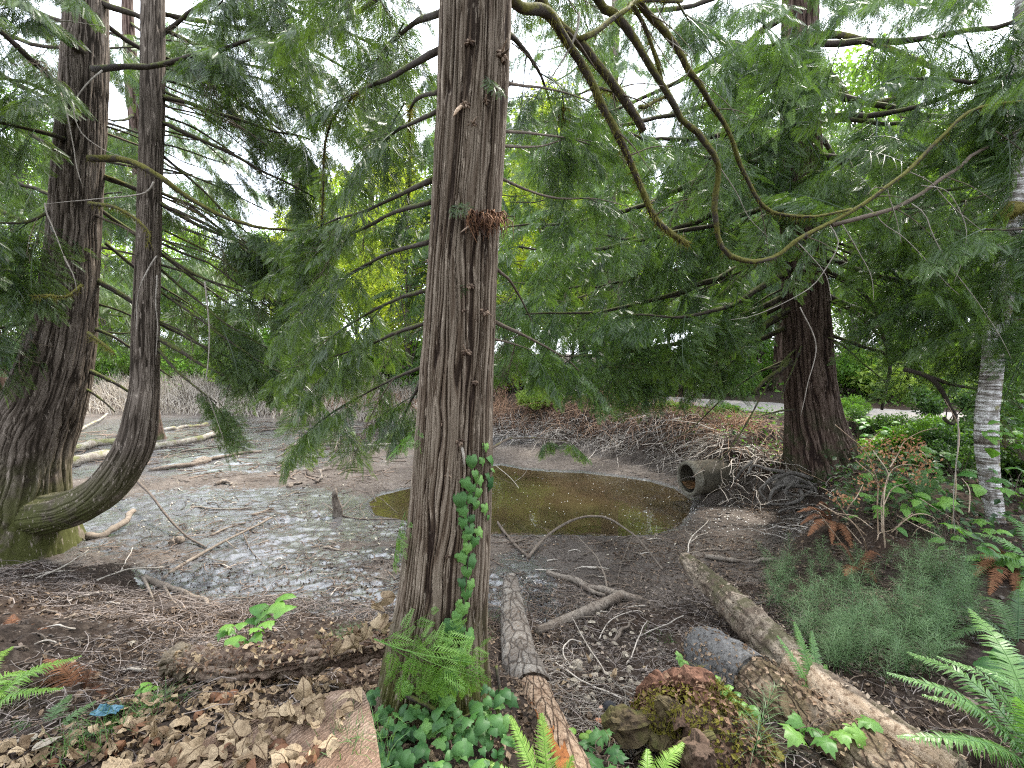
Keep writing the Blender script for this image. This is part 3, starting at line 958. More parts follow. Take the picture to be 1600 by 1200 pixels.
for k, (pts, r0, nb, t0) in enumerate(LC):
    P = limb(cedar_c, path(pts), r0, r0 * .3, M_limb_dark if k < 11 else M_limb_bare, seed=k * 3 + 1, n=16, ns=6)
    sz = (.32, .52) if k < 11 else (.3, .45)
    if k in (9, 18): sz = (.2, .3)
    dress(cedar_c, P, B_left if k < 11 else B_right, nb, t0, 1.0, sz, seed=k + 3, droop=.5)
    if k in (0, 1): moss_tufts(cedar_c, P[7:], .012, 500, k, .03)
# moss-hung bare limbs that swoop out over the puddle
SW = [
    ([(745, -160, 2.2), (800, 0, 2.4), (850, 25, 2.55), (875, 55, 2.65), (905, 95, 2.75), (925, 130, 2.8), (940, 165, 2.85), (960, 200, 2.9), (985, 250, 3.0), (1003, 300, 3.05), (1020, 340, 3.1), (1045, 365, 3.15), (1072, 382, 3.2)], .030, .018, M_limb, 900),
    ([(760, -200, 2.3), (850, 15, 2.7), (905, 60, 2.8), (925, 85, 2.85), (950, 115, 2.9), (975, 150, 2.95), (990, 180, 3.0), (1003, 208, 3.02)], .034, .024, M_limb, 300),
    ([(770, -260, 2.3), (938, 0, 3.2), (961, 20, 3.25), (991, 67, 3.35), (1008, 97, 3.4), (1035, 143, 3.5), (1068, 190, 3.6), (1086, 197, 3.65), (1106, 225, 3.7), (1123, 253, 3.75), (1124, 283, 3.8), (1119, 317, 3.82), (1123, 352, 3.85), (1125, 378, 3.9), (1137, 397, 3.9), (1159, 406, 3.92), (1184, 409, 3.95), (1216, 400, 4.0), (1244, 378, 4.0), (1296, 350, 4.05), (1350, 320, 4.1), (1386, 293, 4.1), (1420, 267, 4.15), (1453, 233, 4.2), (1480, 207, 4.2), (1526, 172, 4.25), (1600, 160, 4.3)], .030, .012, M_limb, 600),
    ([(775, -330, 2.3), (940, -60, 3.1), (998, 10, 3.3), (1018, 27, 3.35), (1041, 50, 3.4), (1066, 85, 3.5), (1076, 107, 3.55), (1096, 130, 3.6), (1113, 160, 3.7), (1133, 190, 3.75), (1146, 217, 3.8), (1156, 247, 3.85), (1170, 280, 3.9), (1186, 313, 3.95), (1210, 330, 4.0), (1240, 337, 4.0), (1280, 338, 4.05), (1330, 325, 4.1)], .034, .010, M_limb, 800),
    ([(985, 5, 3.3), (1011, 50, 3.38), (1028, 100, 3.45), (1036, 135, 3.5)], .016, .012, M_limb, 200),
    ([(905, 62, 2.78), (928, 53, 2.85), (951, 33, 2.95), (975, 17, 3.05), (995, 6, 3.2), (1068, 2, 3.4)], .017, .012, M_limb, 260),
    ([(925, 138, 2.8), (940, 137, 2.95), (955, 143, 3.1), (965, 158, 3.2)], .012, .006, M_limb, 120),
    ([(1000, 167, 3.3), (1020, 160, 3.4), (1040, 152, 3.55)], .014, .009, M_limb, 120),
    ([(1300, 352, 4.05), (1380, 330, 4.1), (1416, 317, 4.15), (1460, 290, 4.2), (1500, 260, 4.3), (1533, 237, 4.4), (1620, 190, 4.6)], .02, .012, M_limb_bare, 60),
]
for k, (pts, r0, r1, m, nt_) in enumerate(SW):
    P = limb(cedar_c, path(pts), r0, r1, m, n=64 if len(pts) > 8 else 18, ns=9, wob=.32, seed=90 + k)
    i0 = int(len(P) * (.25 if len(pts) > 8 else 0))
    moss_tufts(cedar_c, P[i0:], np.median(np.linspace(r0, r1, len(P))[i0:]), nt_, 60 + k, .03)
    rt_ = random.Random(k)
    for j in range(6 if len(P) > 30 else 3):      # side twigs and broken stubs
        i = rt_.randrange(int(len(P) * (.3 if len(P) > 30 else .1)), len(P) - 2); L = rt_.choice([.04, .08, .15, .3, .4])
        d = unit(P[i + 1] - P[i]) * rt_.uniform(0, .8) + np.array([rt_.uniform(-1, 1), rt_.uniform(-.6, .6), rt_.uniform(-1, .5)])
        q = np.array([P[i], P[i] + unit(d) * L * .5, P[i] + unit(d) * L + np.array([0, 0, -.15 * L])])
        limb(cedar_c, q, .0075 if L < .1 else .0055, .002, M_limb_bare, name='twig', n=9, ns=5, wob=.6, seed=k * 9 + j)
# pale twigs hanging from those limbs
TW = [
    [(1068, 90, 3.5), (1090, 120, 3.55), (1130, 155, 3.6), (1160, 190, 3.7)], [(1008, 40, 3.4), (1030, 75, 3.45), (1060, 115, 3.5), (1090, 118, 3.6)],
    [(1124, 260, 3.75), (1150, 300, 3.8), (1170, 340, 3.85), (1200, 370, 3.9)], [(1420, 268, 4.15), (1455, 285, 4.15), (1490, 325, 4.15), (1540, 365, 4.15), (1590, 410, 4.15)],
    [(1350, 321, 4.1), (1368, 335, 4.1), (1380, 350, 4.1), (1410, 370, 4.1), (1440, 400, 4.1), (1475, 440, 4.1), (1500, 462, 4.1)],
    [(1424, 318, 4.15), (1445, 335, 4.1), (1458, 370, 4.1), (1485, 415, 4.1), (1520, 460, 4.1), (1550, 505, 4.1), (1580, 560, 4.1)],
    [(1297, 352, 4.05), (1310, 380, 4.0), (1290, 420, 4.0), (1260, 455, 4.0), (1180, 492, 4.0), (1140, 500, 4.0)],
    [(1440, 290, 4.15), (1482, 300, 4.15), (1508, 350, 4.15), (1505, 400, 4.15), (1490, 440, 4.15)],
    [(1316, 350, 4.05), (1340, 390, 4.05), (1360, 430, 4.05), (1365, 470, 4.05)], [(1245, 378, 4.0), (1262, 395, 4.0), (1290, 430, 4.0), (1300, 470, 4.0)],
    [(905, 20, 2.7), (897, 60, 2.7), (880, 95, 2.7), (850, 138, 2.7)], [(1386, 293, 4.1), (1400, 340, 4.1), (1408, 380, 4.1)],
    [(1556, 205, 4.3), (1590, 230, 4.3), (1640, 270, 4.3)], [(1250, 480, 4.0), (1275, 540, 4.0), (1262, 600, 4.0), (1250, 650, 4.0)],
    [(1497, 655, 3.9), (1498, 700, 3.9), (1490, 770, 3.9), (1492, 840, 3.9)],
    [(1020, 0, 3.4), (1050, 60, 3.4), (1045, 100, 3.4)], [(1040, 60, 3.4), (1080, 95, 3.45), (1066, 130, 3.5)]]
for k, pts in enumerate(TW):
    limb(cedar_c, path(pts), .008 if k == 10 else .0048, .002, M_twig_pale if k != 12 else M_limb_bare, name='twig', n=18, ns=5, wob=.5, seed=200 + k)
# foliage hanging from the swoops at the right
for k, (px, py, Y, tx, ty, s) in enumerate([(1290, 352, 4.05, 1240, 420, .5), (1350, 320, 4.1, 1370, 330, .55), (1330, 330, 4.1, 1250, 290, .6), (1250, 340, 4.0, 1200, 390, .5), (1200, 325, 3.95, 1180, 400, .45), (1400, 290, 4.1, 1420, 390, .45),
                                        (1470, 215, 4.2, 1540, 260, .6), (1500, 200, 4.2, 1470, 300, .6), (1530, 170, 4.25, 1580, 250, .6), (1450, 450, 4.1, 1520, 490, .45), (1500, 440, 4.1, 1560, 490, .45), (1150, 210, 3.8, 1120, 290, .5), (1100, 140, 3.6, 1060, 230, .45), (1100, 60, 3.6, 1150, 150, .6), (1180, 30, 3.9, 1250, 90, .6), (1230, 60, 4, 1220, 140, .6), (1320, 60, 4.2, 1300, 150, .6), (1440, 60, 4.3, 1500, 140, .6), (1560, 330, 4.4, 1600, 420, .5), (1540, 420, 4.3, 1590, 520, .5), (1600, 200, 4.3, 1560, 320, .6), (1590, 100, 4.4, 1560, 200, .7), (1520, 60, 4.4, 1560, 150, .7), (1500, 320, 4.4, 1440, 400, .55)]):
    a = at(px, py, Y + .06); b = at(tx, ty, Y + .35)
    inst('bough', B_right[k % 5], cedar_c, frame_mat(a, b - a, (.1, -.5, 1), s))
# fresh sprigs growing straight out of the trunk
for k, (px, py, dx, dz, s) in enumerate([(672, 425, .3, -.8, .17), (690, 415, .5, -.9, .13), (704, 318, .3, -.2, .10), (700, 108, .8, -.6, .11), (760, 118, .6, -.7, .10), (660, 662, -.9, -.6, .16), (650, 690, .1, -1, .12), (634, 800, -.4, -1, .2), (645, 815, .2, -1, .15)]):
    p, n = on_trunk(px, py)
    inst('sprig', B_young[k % 2] if k > 4 else B_sprig[k % 2], cedar_c, frame_mat(p, np.array([dx, -.5, dz]), n + np.array([0, 0, .5]), s))
for k, (px, py, Y, dx, dz, s) in enumerate([(590, 985, 1.78, .9, -.32, .36), (600, 995, 1.80, .8, -.75, .28), (640, 1005, 1.78, .9, -.5, .26)]):
    inst('sprig', B_young[k % 2], cedar_c, frame_mat(at(px, py, Y), np.array([dx, -.15, dz]), (0, -.9, .35), s))['label'] = 'bright green young sprig at the foot'

# ------------------------------------------------------------------ twin-stemmed cedar at the pond edge
LY = 5.5
KL = LY / FPX * .90
rows_l = [(5, 910, 118), (12, 850, 104), (22, 800, 84), (32, 750, 70), (45, 700, 59), (62, 650, 56), (80, 600, 51), (94, 550, 47), (104, 500, 42), (114, 400, 36.5), (123, 260, 33.5), (131, 133, 31.5), (134, 0, 29), (138, -200, 26), (143, -500, 22), (147, -900, 14)]
Pl, rl = trunk_rows(rows_l, LY, KL)
cedar_l = thing('cedar_tree', 'twin-stemmed cedar on the muddy bank, its thinner stem curving up like a hook', 'tree', (Pl[1][0], LY, h1(Pl[1][0], LY)))
mb = MB(); trunk(mb, Pl, rl, 260, 320, 74, .022, seed=8, flare=.10, flare_n=4, wob=.05, twist=.03, base_h=.5, zs=1.5)
mb.build('trunk', M_bark_l, cedar_l)
rows_l2 = [(-30, 800, 60), (10, 806, 52), (45, 806, 40), (80, 801, 32.5), (120, 791, 30), (160, 768, 29), (190, 733, 28.5), (212, 690, 26.5), (222, 640, 23.5), (226, 600, 21), (228, 500, 19), (231, 400, 17.5), (234, 300, 16.5), (238, 200, 17), (239, 100, 16.5), (239, 0, 16), (240, -250, 14), (242, -600, 9)]
P2 = np.array([at(px, py, 5.5 - .22 * min(1, k / 4) + (.1 if k > 8 else 0)) for k, (px, py, _) in enumerate(rows_l2)]); r2 = np.array([hw * KL for *_, hw in rows_l2])
mb = MB(); trunk(mb, P2, r2, 160, 300, 44, .014, seed=15, wob=.04, twist=.05, zs=1.5)
mb.build('stem', M_bark_l, cedar_l)['label'] = 'thinner hooked second stem'

LL = [  # (points, r0, boughs, t0, dark)
    ([(134, 85, 5.4), (75, 35, 5.0), (25, 0, 4.7), (-60, -60, 4.3)], .05, 5, .3),
    ([(120, 190, 5.3), (95, 145, 5.0), (75, 120, 4.8), (40, 85, 4.5), (0, 45, 4.3), (-50, -10, 4.0)], .04, 4, .5),
    ([(145, 108, 5.3), (190, 107, 5.1), (250, 102, 5.0), (300, 91, 4.9), (345, 78, 4.85), (400, 60, 4.8), (450, 70, 4.8)], .036, 9, .45),
    ([(158, 5, 5.5), (210, 25, 5.6), (260, 45, 5.7), (330, 80, 5.9), (420, 110, 6.1)], .035, 8, .35),
    ([(160, 35, 5.6), (210, 70, 5.8), (290, 110, 6.1), (380, 165, 6.4), (450, 210, 6.7)], .03, 8, .5),
    ([(250, 150, 5.4), (300, 163, 5.4), (370, 185, 5.5), (430, 205, 5.6), (485, 217, 5.6)], .026, 5, .6),
    ([(250, 190, 5.4), (330, 225, 5.5), (400, 262, 5.6), (450, 285, 5.7), (495, 312, 5.8)], .026, 5, .7),
    ([(140, 247, 5.1), (200, 251, 5.0), (245, 275, 5.0), (290, 305, 5.1), (340, 332, 5.2), (400, 357, 5.3), (460, 362, 5.4)], .038, 6, .6),
    ([(156, 275, 5.6), (215, 296, 5.7), (290, 340, 5.8), (370, 375, 5.9), (450, 392, 6.0)], .034, 5, .6),
    ([(140, 318, 5.1), (180, 325, 4.95), (215, 345, 4.9), (235, 368, 4.9), (228, 385, 4.9)], .024, 0, .5),
    ([(100, 217, 5.3), (60, 205, 5.0), (0, 193, 4.8), (-80, 180, 4.5)], .026, 4, .3),
    ([(250, 318, 5.4), (320, 350, 5.5), (400, 395, 5.6), (470, 430, 5.7)], .022, 6, .5),
    ([(150, 437, 5.6), (205, 470, 5.6), (250, 504, 5.6), (300, 534, 5.6), (356, 558, 5.6)], .034, 2, .8),
    ([(246, 528, 5.4), (300, 560, 5.4), (340, 582, 5.4), (368, 599, 5.4)], .028, 0, .8),
    ([(246, 546, 5.4), (290, 592, 5.3), (338, 629, 5.3)], .018, 2, .6),
    ([(140, 510, 5.6), (175, 525, 5.6), (205, 546, 5.7), (270, 590, 5.8)], .022, 0, .8),
    ([(140, 580, 5.6), (175, 597, 5.6), (210, 616, 5.7)], .03, 0, .8),
    ([(132, 607, 5.6), (160, 625, 5.6), (180, 643, 5.6)], .018, 0, .8),
    ([(75, 494, 5.4), (40, 503, 5.2), (0, 511, 5.0), (-60, 520, 4.8)], .02, 4, .2),
    ([(250, 395, 5.5), (300, 425, 5.5), (360, 450, 5.6), (430, 470, 5.6), (480, 500, 5.7)], .02, 5, .5),
    ([(250, 420, 5.5), (310, 470, 5.6), (360, 510, 5.6), (420, 545, 5.7)], .018, 5, .5),
    ([(160, 330, 5.7), (230, 380, 5.9), (310, 440, 6.1), (390, 500, 6.3)], .026, 4, .6),
    ([(250, 240, 5.5), (310, 290, 5.7), (370, 350, 5.8), (430, 400, 6.0)], .018, 4, .6),
    ([(128, 445, 5.1), (105, 462, 4.95), (75, 460, 4.9), (52, 463, 4.9)], .018, 0, .6),
    ([(138, 520, 5.05), (165, 540, 4.9), (178, 552, 4.85)], .02, 0, .6),
    ([(80, 330, 5.3), (40, 345, 5.1), (-20, 350, 4.9)], .022, 5, .1),
    ([(90, 410, 5.3), (45, 425, 5.1), (-10, 420, 4.8)], .02, 5, .1),
    ([(98, 160, 5.3), (50, 130, 5.1), (-10, 120, 4.9)], .025, 5, .1),
    ([(130, 20, 5.3), (90, -30, 5.0), (30, -60, 4.7)], .03, 4, .3),
    ([(245, 60, 5.5), (300, 20, 5.4), (360, -10, 5.3), (440, -20, 5.3)], .026, 6, .4),
    ([(165, 380, 5.7), (240, 440, 6.0), (320, 490, 6.4)], .022, 2, .6),
    ([(245, -60, 5.5), (330, -40, 5.2), (430, 0, 5.0), (520, 40, 4.9), (600, 80, 4.8)], .03, 9, .25),
    ([(246, -150, 5.5), (380, -110, 5.2), (500, -60, 5.0), (620, -20, 4.9)], .03, 9, .3),
    ([(245, 20, 5.5), (340, 38, 5.6), (450, 60, 5.8), (560, 120, 5.9), (620, 170, 6.0)], .026, 9, .35),
    ([(250, 100, 5.5), (330, 110, 5.8), (430, 130, 6.1), (540, 190, 6.3)], .022, 7, .45),
    ([(250, 455, 5.5), (320, 505, 5.5), (400, 560, 5.5), (470, 600, 5.5)], .016, 4, .6),
]
for k, (pts, r0, nb, t0) in enumerate(LL):
    P = limb(cedar_l, path(pts), r0, r0 * .38, M_limb if k in (7, 9, 23, 24) else M_limb_dark, seed=300 + k, n=18, ns=7)
    if nb: dress(cedar_l, P, B_left, nb, t0, 1.0, (.5, .85), seed=30 + k, droop=.55)
    if k in (7, 9, 23, 24): moss_tufts(cedar_l, P, r0 * .8, 300, 20 + k, .035)
for k, pts in enumerate([[(160, 110, 5.0), (115, 155, 4.9), (125, 205, 4.9), (165, 235, 4.9), (200, 246, 4.9)], [(95, 145, 4.9), (107, 200, 4.8), (117, 250, 4.8), (127, 285, 4.8)], [(240, 284, 4.8), (225, 302, 4.8), (170, 310, 4.8), (70, 318, 4.8)],
                         [(70, 318, 4.8), (80, 350, 4.8), (100, 400, 4.8)], [(245, 400, 5.2), (225, 432, 5.0), (212, 470, 5.0), (216, 520, 5.0)], [(60, 40, 4.8), (100, 35, 4.8), (160, 38, 4.8)], [(245, 430, 5.1), (246, 500, 5.1), (243, 560, 5.1)],
                         [(100, 400, 5), (112, 430, 5), (118, 455, 5)], [(320, 440, 5), (326, 520, 5), (322, 600, 5), (350, 690, 5.1)]]):
    limb(cedar_l, path(pts), .0085, .003, M_twig_pale, name='twig', n=18, ns=5, wob=.9, seed=400 + k)

# the many thin limbs that sweep down and out to the right of the twin stems
rl_ = random.Random(17)
for k in range(34):
    y0 = rl_.uniform(60, 520); x0 = rl_.choice([150, 245, 245]); Y0 = 5.5 + rl_.uniform(-.1, .2)
    L = rl_.uniform(110, 270); sl = rl_.uniform(.32, .75)
    pts = [(x0, y0, Y0), (x0 + L * .35, y0 + L * sl * .25, Y0 + rl_.uniform(-.1, .4)), (x0 + L * .7, y0 + L * sl * .65, Y0 + rl_.uniform(0, .7)), (x0 + L, y0 + L * sl * rl_.uniform(.85, 1.05), Y0 + rl_.uniform(0, 1.0))]
    if pts[-1][1] > 610: continue
    P = limb(cedar_l, path(pts), rl_.uniform(.008, .017), .003, rl_.choice([M_limb_dark, M_limb_dark, M_limb, M_limb_bare]), seed=1500 + k, n=16, ns=5, wob=.5)
    dress(cedar_l, P, B_left, 1, .75, 1.0, (.3, .5), seed=1600 + k, droop=.7, bare=2, tip=k % 2 == 0)

# ------------------------------------------------------------------ big cedar above the culvert
RY = 7.3
KR = RY / FPX
rows_r = [(1312, 830, 100), (1304, 790, 82), (1292, 745, 63), (1280, 700, 49), (1272, 650, 40), (1266, 600, 36), (1262, 550, 33.5), (1260, 500, 31.5), (1255, 400, 30), (1252, 300, 28), (1251, 200, 27), (1250, 100, 25), (1250, 0, 23), (1249, -200, 19), (1248, -500, 12)]
Pr, rr_ = trunk_rows(rows_r, RY, KR)
cedar_r = thing('cedar_tree', 'big dark cedar with a flared foot beside the culvert pipe, limbs drooping low', 'tree', (Pr[1][0], RY, h1(Pr[1][0], RY)))
mb = MB(); trunk(mb, Pr, rr_, 260, 300, 70, .030, seed=21, flare=.12, flare_n=5, wob=.04, twist=.03, base_h=.6)
mb.build('trunk', M_bark_r, cedar_r)
def trunk_at(P, z):
    return np.array([np.interp(z, P[:, 2], P[:, j]) for j in range(3)])
def auto_limbs(root, P, specs, variants, mat, seed, r0=.05, size=(.7, 1.1), droop=.5, per_m=2.6, t0=.3, up=.0):
    """limbs that leave a trunk at height z in direction az (degrees clockwise from +Y), sweep down and turn up at the tip"""
    rnd = random.Random(seed)
    for k, (z, az, L, dip) in enumerate(specs):
        b = trunk_at(P, z)
        a = math.radians(az)
        d = np.array([math.sin(a), math.cos(a), 0.0]); sdv = np.array([d[1], -d[0], 0])
        t = np.linspace(0, 1, 6)[:, None]
        q = b + d * L * t + sdv * L * rnd.uniform(-.12, .12) * t ** 2 + np.array([0, 0, 1.0]) * L * (up * t - dip * (1.5 * t - .75 * t ** 2.2))
        r = r0 * (.5 + .5 * L / 4)
        PP = limb(root, q, r, r * .22, mat, n=16, ns=6, wob=.3, seed=seed + k * 7)
        dress(root, PP, variants, max(2, int(L * per_m)), t0, 1.0, size, seed=seed + k, droop=droop)
specs = []
rs = random.Random(4)
for z, az, L, dip in [  # camera is towards az 212
    (3.3, 262, 3.2, .42), (3.5, 275, 3.7, .38), (3.0, 290, 3.0, .34), (3.9, 250, 3.3, .40), (4.3, 268, 4.2, .40), (4.6, 284, 3.8, .36), (5.0, 245, 3.4, .38), (5.3, 262, 4.3, .42), (5.6, 232, 2.9, .34), (5.9, 276, 4.4, .42), (6.3, 250, 3.7, .42), (6.6, 222, 2.9, .34),
    (6.9, 264, 4.0, .44), (7.2, 238, 3.3, .42), (7.6, 284, 3.8, .42), (7.9, 208, 2.6, .36), (8.3, 256, 3.4, .45), (3.4, 318, 3.2, .34), (4.4, 335, 3.0, .34), (5.8, 310, 3.4, .38), (7.0, 330, 3.0, .40),
    (4.0, 120, 2.8, .34), (4.5, 150, 2.7, .30), (5.0, 98, 3.2, .36), (5.5, 135, 3.1, .36), (6.0, 168, 2.6, .34), (6.5, 112, 3.4, .40), (7.1, 146, 3.2, .42), (7.7, 172, 2.7, .42), (8.2, 120, 3.3, .44), (5.2, 190, 2.2, .30), (6.2, 60, 3.0, .36), (3.6, 70, 2.8, .34)]:
    specs.append((z, az + rs.uniform(-6, 6), L, dip))
auto_limbs(cedar_r, Pr, specs, B_right, M_limb_dark, 500, r0=.06, size=(.65, 1.05), per_m=2.4, t0=.28)
for k, (pts, r0, r1) in enumerate([([(1235, 563, 7.0), (1205, 588, 6.8), (1176, 617, 6.7)], .045, .02), ([(1240, 570, 7.0), (1215, 572, 6.9), (1196, 575, 6.8)], .03, .012), ([(1240, 640, 7.1), (1215, 643, 6.9), (1191, 648, 6.8)], .02, .008),
                                   ([(1275, 55, 7.2), (1322, 56, 7.0), (1366, 68, 6.9), (1416, 90, 6.8), (1460, 110, 6.7), (1500, 130, 6.6)], .055, .025), ([(1285, 110, 7.3), (1310, 128, 7.3), (1325, 150, 7.3), (1355, 160, 7.2), (1420, 150, 7.1)], .06, .03), ([(1270, 200, 7.3), (1300, 188, 7.2), (1366, 190, 7.0), (1440, 200, 6.9)], .045, .02),
                                   ([(1290, 520, 7.2), (1340, 540, 7.0), (1390, 560, 6.9), (1380, 640, 6.8)], .03, .02), ([(1290, 420, 7.1), (1345, 455, 6.9), (1375, 500, 6.8), (1385, 560, 6.8)], .03, .02)]):
    limb(cedar_r, path(pts), r0, r1, M_limb if k in (3, 4) else M_limb_dark, n=14, ns=8, seed=600 + k)
rnd = np.random.default_rng(9)
for k in range(26):      # thin dead branchlets sweeping down from the trunk
    z = rnd.uniform(2.5, 5.5); az = rnd.uniform(225, 330) if k % 3 else rnd.uniform(80, 150)
    b = trunk_at(Pr, z); L = rnd.uniform(1.0, 2.3); a = math.radians(az); d = np.array([math.sin(a), math.cos(a), 0])
    q = np.array([b, b + d * L * .4 + (0, 0, -.22 * L), b + d * L * .8 + (0, 0, -.62 * L), b + d * L + (0, 0, -.75 * L)])
    limb(cedar_r, q, .022, .006, M_limb_dark, name='dead_branch', n=12, ns=5, wob=.5, seed=700 + k)
# gnarled bare branch low at the right
for pts, r in [([(1413, 577, 5.6), (1453, 590, 5.5), (1472, 610, 5.5), (1483, 632, 5.5), (1493, 650, 5.5), (1487, 664, 5.4), (1474, 654, 5.4)], .03), ([(1453, 590, 5.5), (1490, 600, 5.5), (1530, 610, 5.5)], .025)]:
    limb(cedar_r, path(pts), r, r * .6, M_limb_dark, name='limb', n=16, ns=7, seed=3)

# ------------------------------------------------------------------ pale-barked tree at the right edge
def birch_material():
    m, nt, b, out = newmat('white banded bark')
    n1 = noise_n(nt, ocoord(nt, (2.2, 2.2, 26)), 1.5, 5, .65)
    n2 = noise_n(nt, ocoord(nt), 7.0, 4)
    col = ramp(nt, n1, [(.36, (.045, .032, .024)), (.46, (.24, .21, .185)), (.58, (.62, .60, .58))])
    col = mixc(nt, ramp(nt, n2, [(.52, 0.0), (.64, .8)]), col, (.075, .052, .034))
    geo = nd(nt, 'NewGeometry'); sp = nd(nt, 'SeparateXYZ', {0: geo.outputs['Normal']})
    n3 = noise_n(nt, ocoord(nt), 11.0, 4)
    f = nd(nt, 'Math', {0: n3, 1: nd(nt, 'Math', {0: sp.outputs['X'], 1: .12}, operation='MULTIPLY').outputs[0]}, operation='ADD').outputs[0]
    col = mixc(nt, ramp(nt, f, [(.60, 0.0), (.68, .9)]), col, (.16, .15, .04))
    nt.links.new(col, b.inputs['Base Color']); b.inputs['Roughness'].default_value = .7
    bumpn(nt, n1, .6, .02, b)
    return m
BY = 5.0
rows_b = [(1556, 830, 17), (1552, 790, 17), (1545, 740, 17.5), (1541, 700, 19), (1541, 650, 19.5), (1546, 600, 18.5), (1553, 540, 18.5), (1566, 450, 19), (1575, 380, 19), (1582, 320, 20), (1590, 250, 20), (1597, 150, 19), (1605, 0, 17), (1615, -250, 14)]
Pb, rb = trunk_rows(rows_b, BY, BY / FPX * .74)
birch = thing('birch_tree', 'pale tree with white and brown banded bark at the right edge', 'tree', (Pb[1][0], BY, h1(Pb[1][0], BY)))
mb = MB(); trunk(mb, Pb, rb, 60, 220, 9, .012, seed=33, wob=.06, twist=.0)
mb.build('trunk', birch_material(), birch)
pcol = path([(1560, 345, 4.82), (1568, 334, 4.84), (1582, 326, 4.84), (1600, 326, 4.86)])
mb = MB(); tubes(mb, smooth(pcol, 10)[None], (.045 + .03 * np.sin(np.linspace(0, 3.1, 10)))[None], 10, .5, jag=.12)
mb.build('moss_clump', plain_mat('moss clump', (.07, .06, .012), (.22, .18, .04), 30, bump=.8), birch, shade=True)
moss_tufts(birch, smooth(pcol, 10), .06, 500, 4, .05)
moss_tufts(birch, Pb[3:6] + np.array([.12, -.03, 0]), .04, 160, 6, .03)
for k, pts in enumerate([[(1590, 250, 5), (1620, 200, 4.9), (1680, 120, 4.8)]]):
    limb(birch, path(pts), .035, .015, M_limb_dark, n=14, ns=7, seed=800 + k)

# ------------------------------------------------------------------ neighbouring cedars whose limbs reach into view
def side_cedar(label, x, y, r, h, specs, variants, seed, size, mat=M_bark_r, dr=.5, per_m=2.3):
    z0 = h1(x, y)
    root = thing('cedar_tree', label, 'tree', (x, y, z0))
    P = np.array([[x + .06 * math.sin(k * 1.3 + seed), y + .05 * math.cos(k * 1.7), z0 - .15 + (h + .15) * k / 7] for k in range(8)])
    mb = MB(); trunk(mb, P, np.linspace(r, r * .35, 8), 70, 130, 20, .03, seed=seed, flare=.35, base_h=.5)
    mb.build('trunk', mat, root)
    auto_limbs(root, P, specs, variants, M_limb_dark, seed * 10, r0=.05, size=size, droop=dr, per_m=per_m)
    return root
birch_neighbour = side_cedar('cedar out at the right whose sprays hang beside the pale banded trunk', 7.0, 4.6, .33, 9.5,
    [(4.3, 262, 3.0, .34), (4.9, 285, 3.3, .36), (5.5, 245, 2.6, .36), (3.7, 292, 2.5, .34), (6.0, 272, 3.4, .40), (6.6, 256, 3.0, .42), (5.2, 305, 3.0, .36), (3.3, 272, 2.2, .30), (7.2, 285, 3.3, .42), (4.4, 318, 2.8, .34), (3.1, 300, 2.3, .28)], B_right, 61, (.55, .85))
side_cedar('cedar at the left edge whose dark sprays hang behind the twin stems', -8.6, 7.6, .36, 10.5,
    [(3.4, 90, 2.6, .30), (4.2, 110, 3.2, .36), (5.0, 80, 3.2, .38), (5.7, 105, 3.6, .40), (6.5, 90, 3.4, .42), (7.2, 75, 3.4, .42), (4.6, 140, 2.6, .36), (6.0, 130, 3.0, .40), (7.8, 110, 3.6, .42), (3.8, 60, 2.7, .34), (8.4, 95, 3.6, .42)], B_left, 62, (.6, .95))

# cedars on the bank behind the puddle: faint trunks, long hanging curtains of sprays
side_cedar('tall cedar on the bank behind the puddle, its faint trunk right of the moss-hung limbs', 2.75, 13.4, .26, 13.0,
    [(3.6, 270, 2.6, .34), (4.6, 235, 2.6, .40), (5.4, 255, 3.0, .44), (6.2, 285, 3.0, .44), (6.9, 225, 2.6, .46), (7.7, 262, 3.0, .5), (8.5, 240, 2.6, .5), (9.3, 280, 2.8, .5), (10.1, 250, 2.6, .5), (11, 220, 2.2, .5), (6.6, 190, 2.4, .46), (8.2, 170, 2.4, .46), (9.8, 185, 2.2, .5), (11.6, 265, 2.2, .5), (5.0, 150, 2.4, .4), (7.2, 130, 2.5, .44), (4.2, 180, 2.0, .36), (10.6, 200, 2.2, .5), (9.0, 215, 2.6, .5), (7.5, 205, 2.6, .48), (12.0, 180, 2.0, .5), (5.8, 200, 2.5, .42), (11.2, 290, 2.4, .5)], B_mid, 63, (.9, 1.4), mat=M_bark_l, dr=.9, per_m=1.5)
side_cedar('cedar beyond the gravel track between the big cedar and the pale banded trunk', 8.6, 15.2, .24, 13.0,
    [(4.4, 240, 2.4, .36), (5.4, 200, 2.6, .40), (6.4, 260, 2.8, .44), (7.4, 220, 2.6, .44), (8.4, 250, 2.8, .48), (9.4, 190, 2.4, .5), (10.4, 240, 2.4, .5), (6.0, 160, 2.4, .44), (8.0, 150, 2.4, .46), (11.4, 215, 2.0, .5), (7.0, 190, 2.6, .44), (9.0, 225, 2.6, .5), (5.8, 225, 2.6, .4), (10.0, 265, 2.4, .5)], B_mid, 64, (1.0, 1.5), dr=.8, per_m=2.2)
side_cedar('cedar far behind the pond, seen between the twin stems and the middle trunk', -9.5, 21.5, .26, 10.5,
    [(3.8, 200, 2.6, .34), (4.8, 150, 2.8, .40), (5.6, 220, 2.8, .44), (6.4, 170, 2.6, .44), (7.2, 130, 2.6, .48), (8.0, 200, 2.4, .5), (8.8, 160, 2.0, .5)], B_mid, 65, (1.1, 1.6), dr=.8, per_m=1.5)
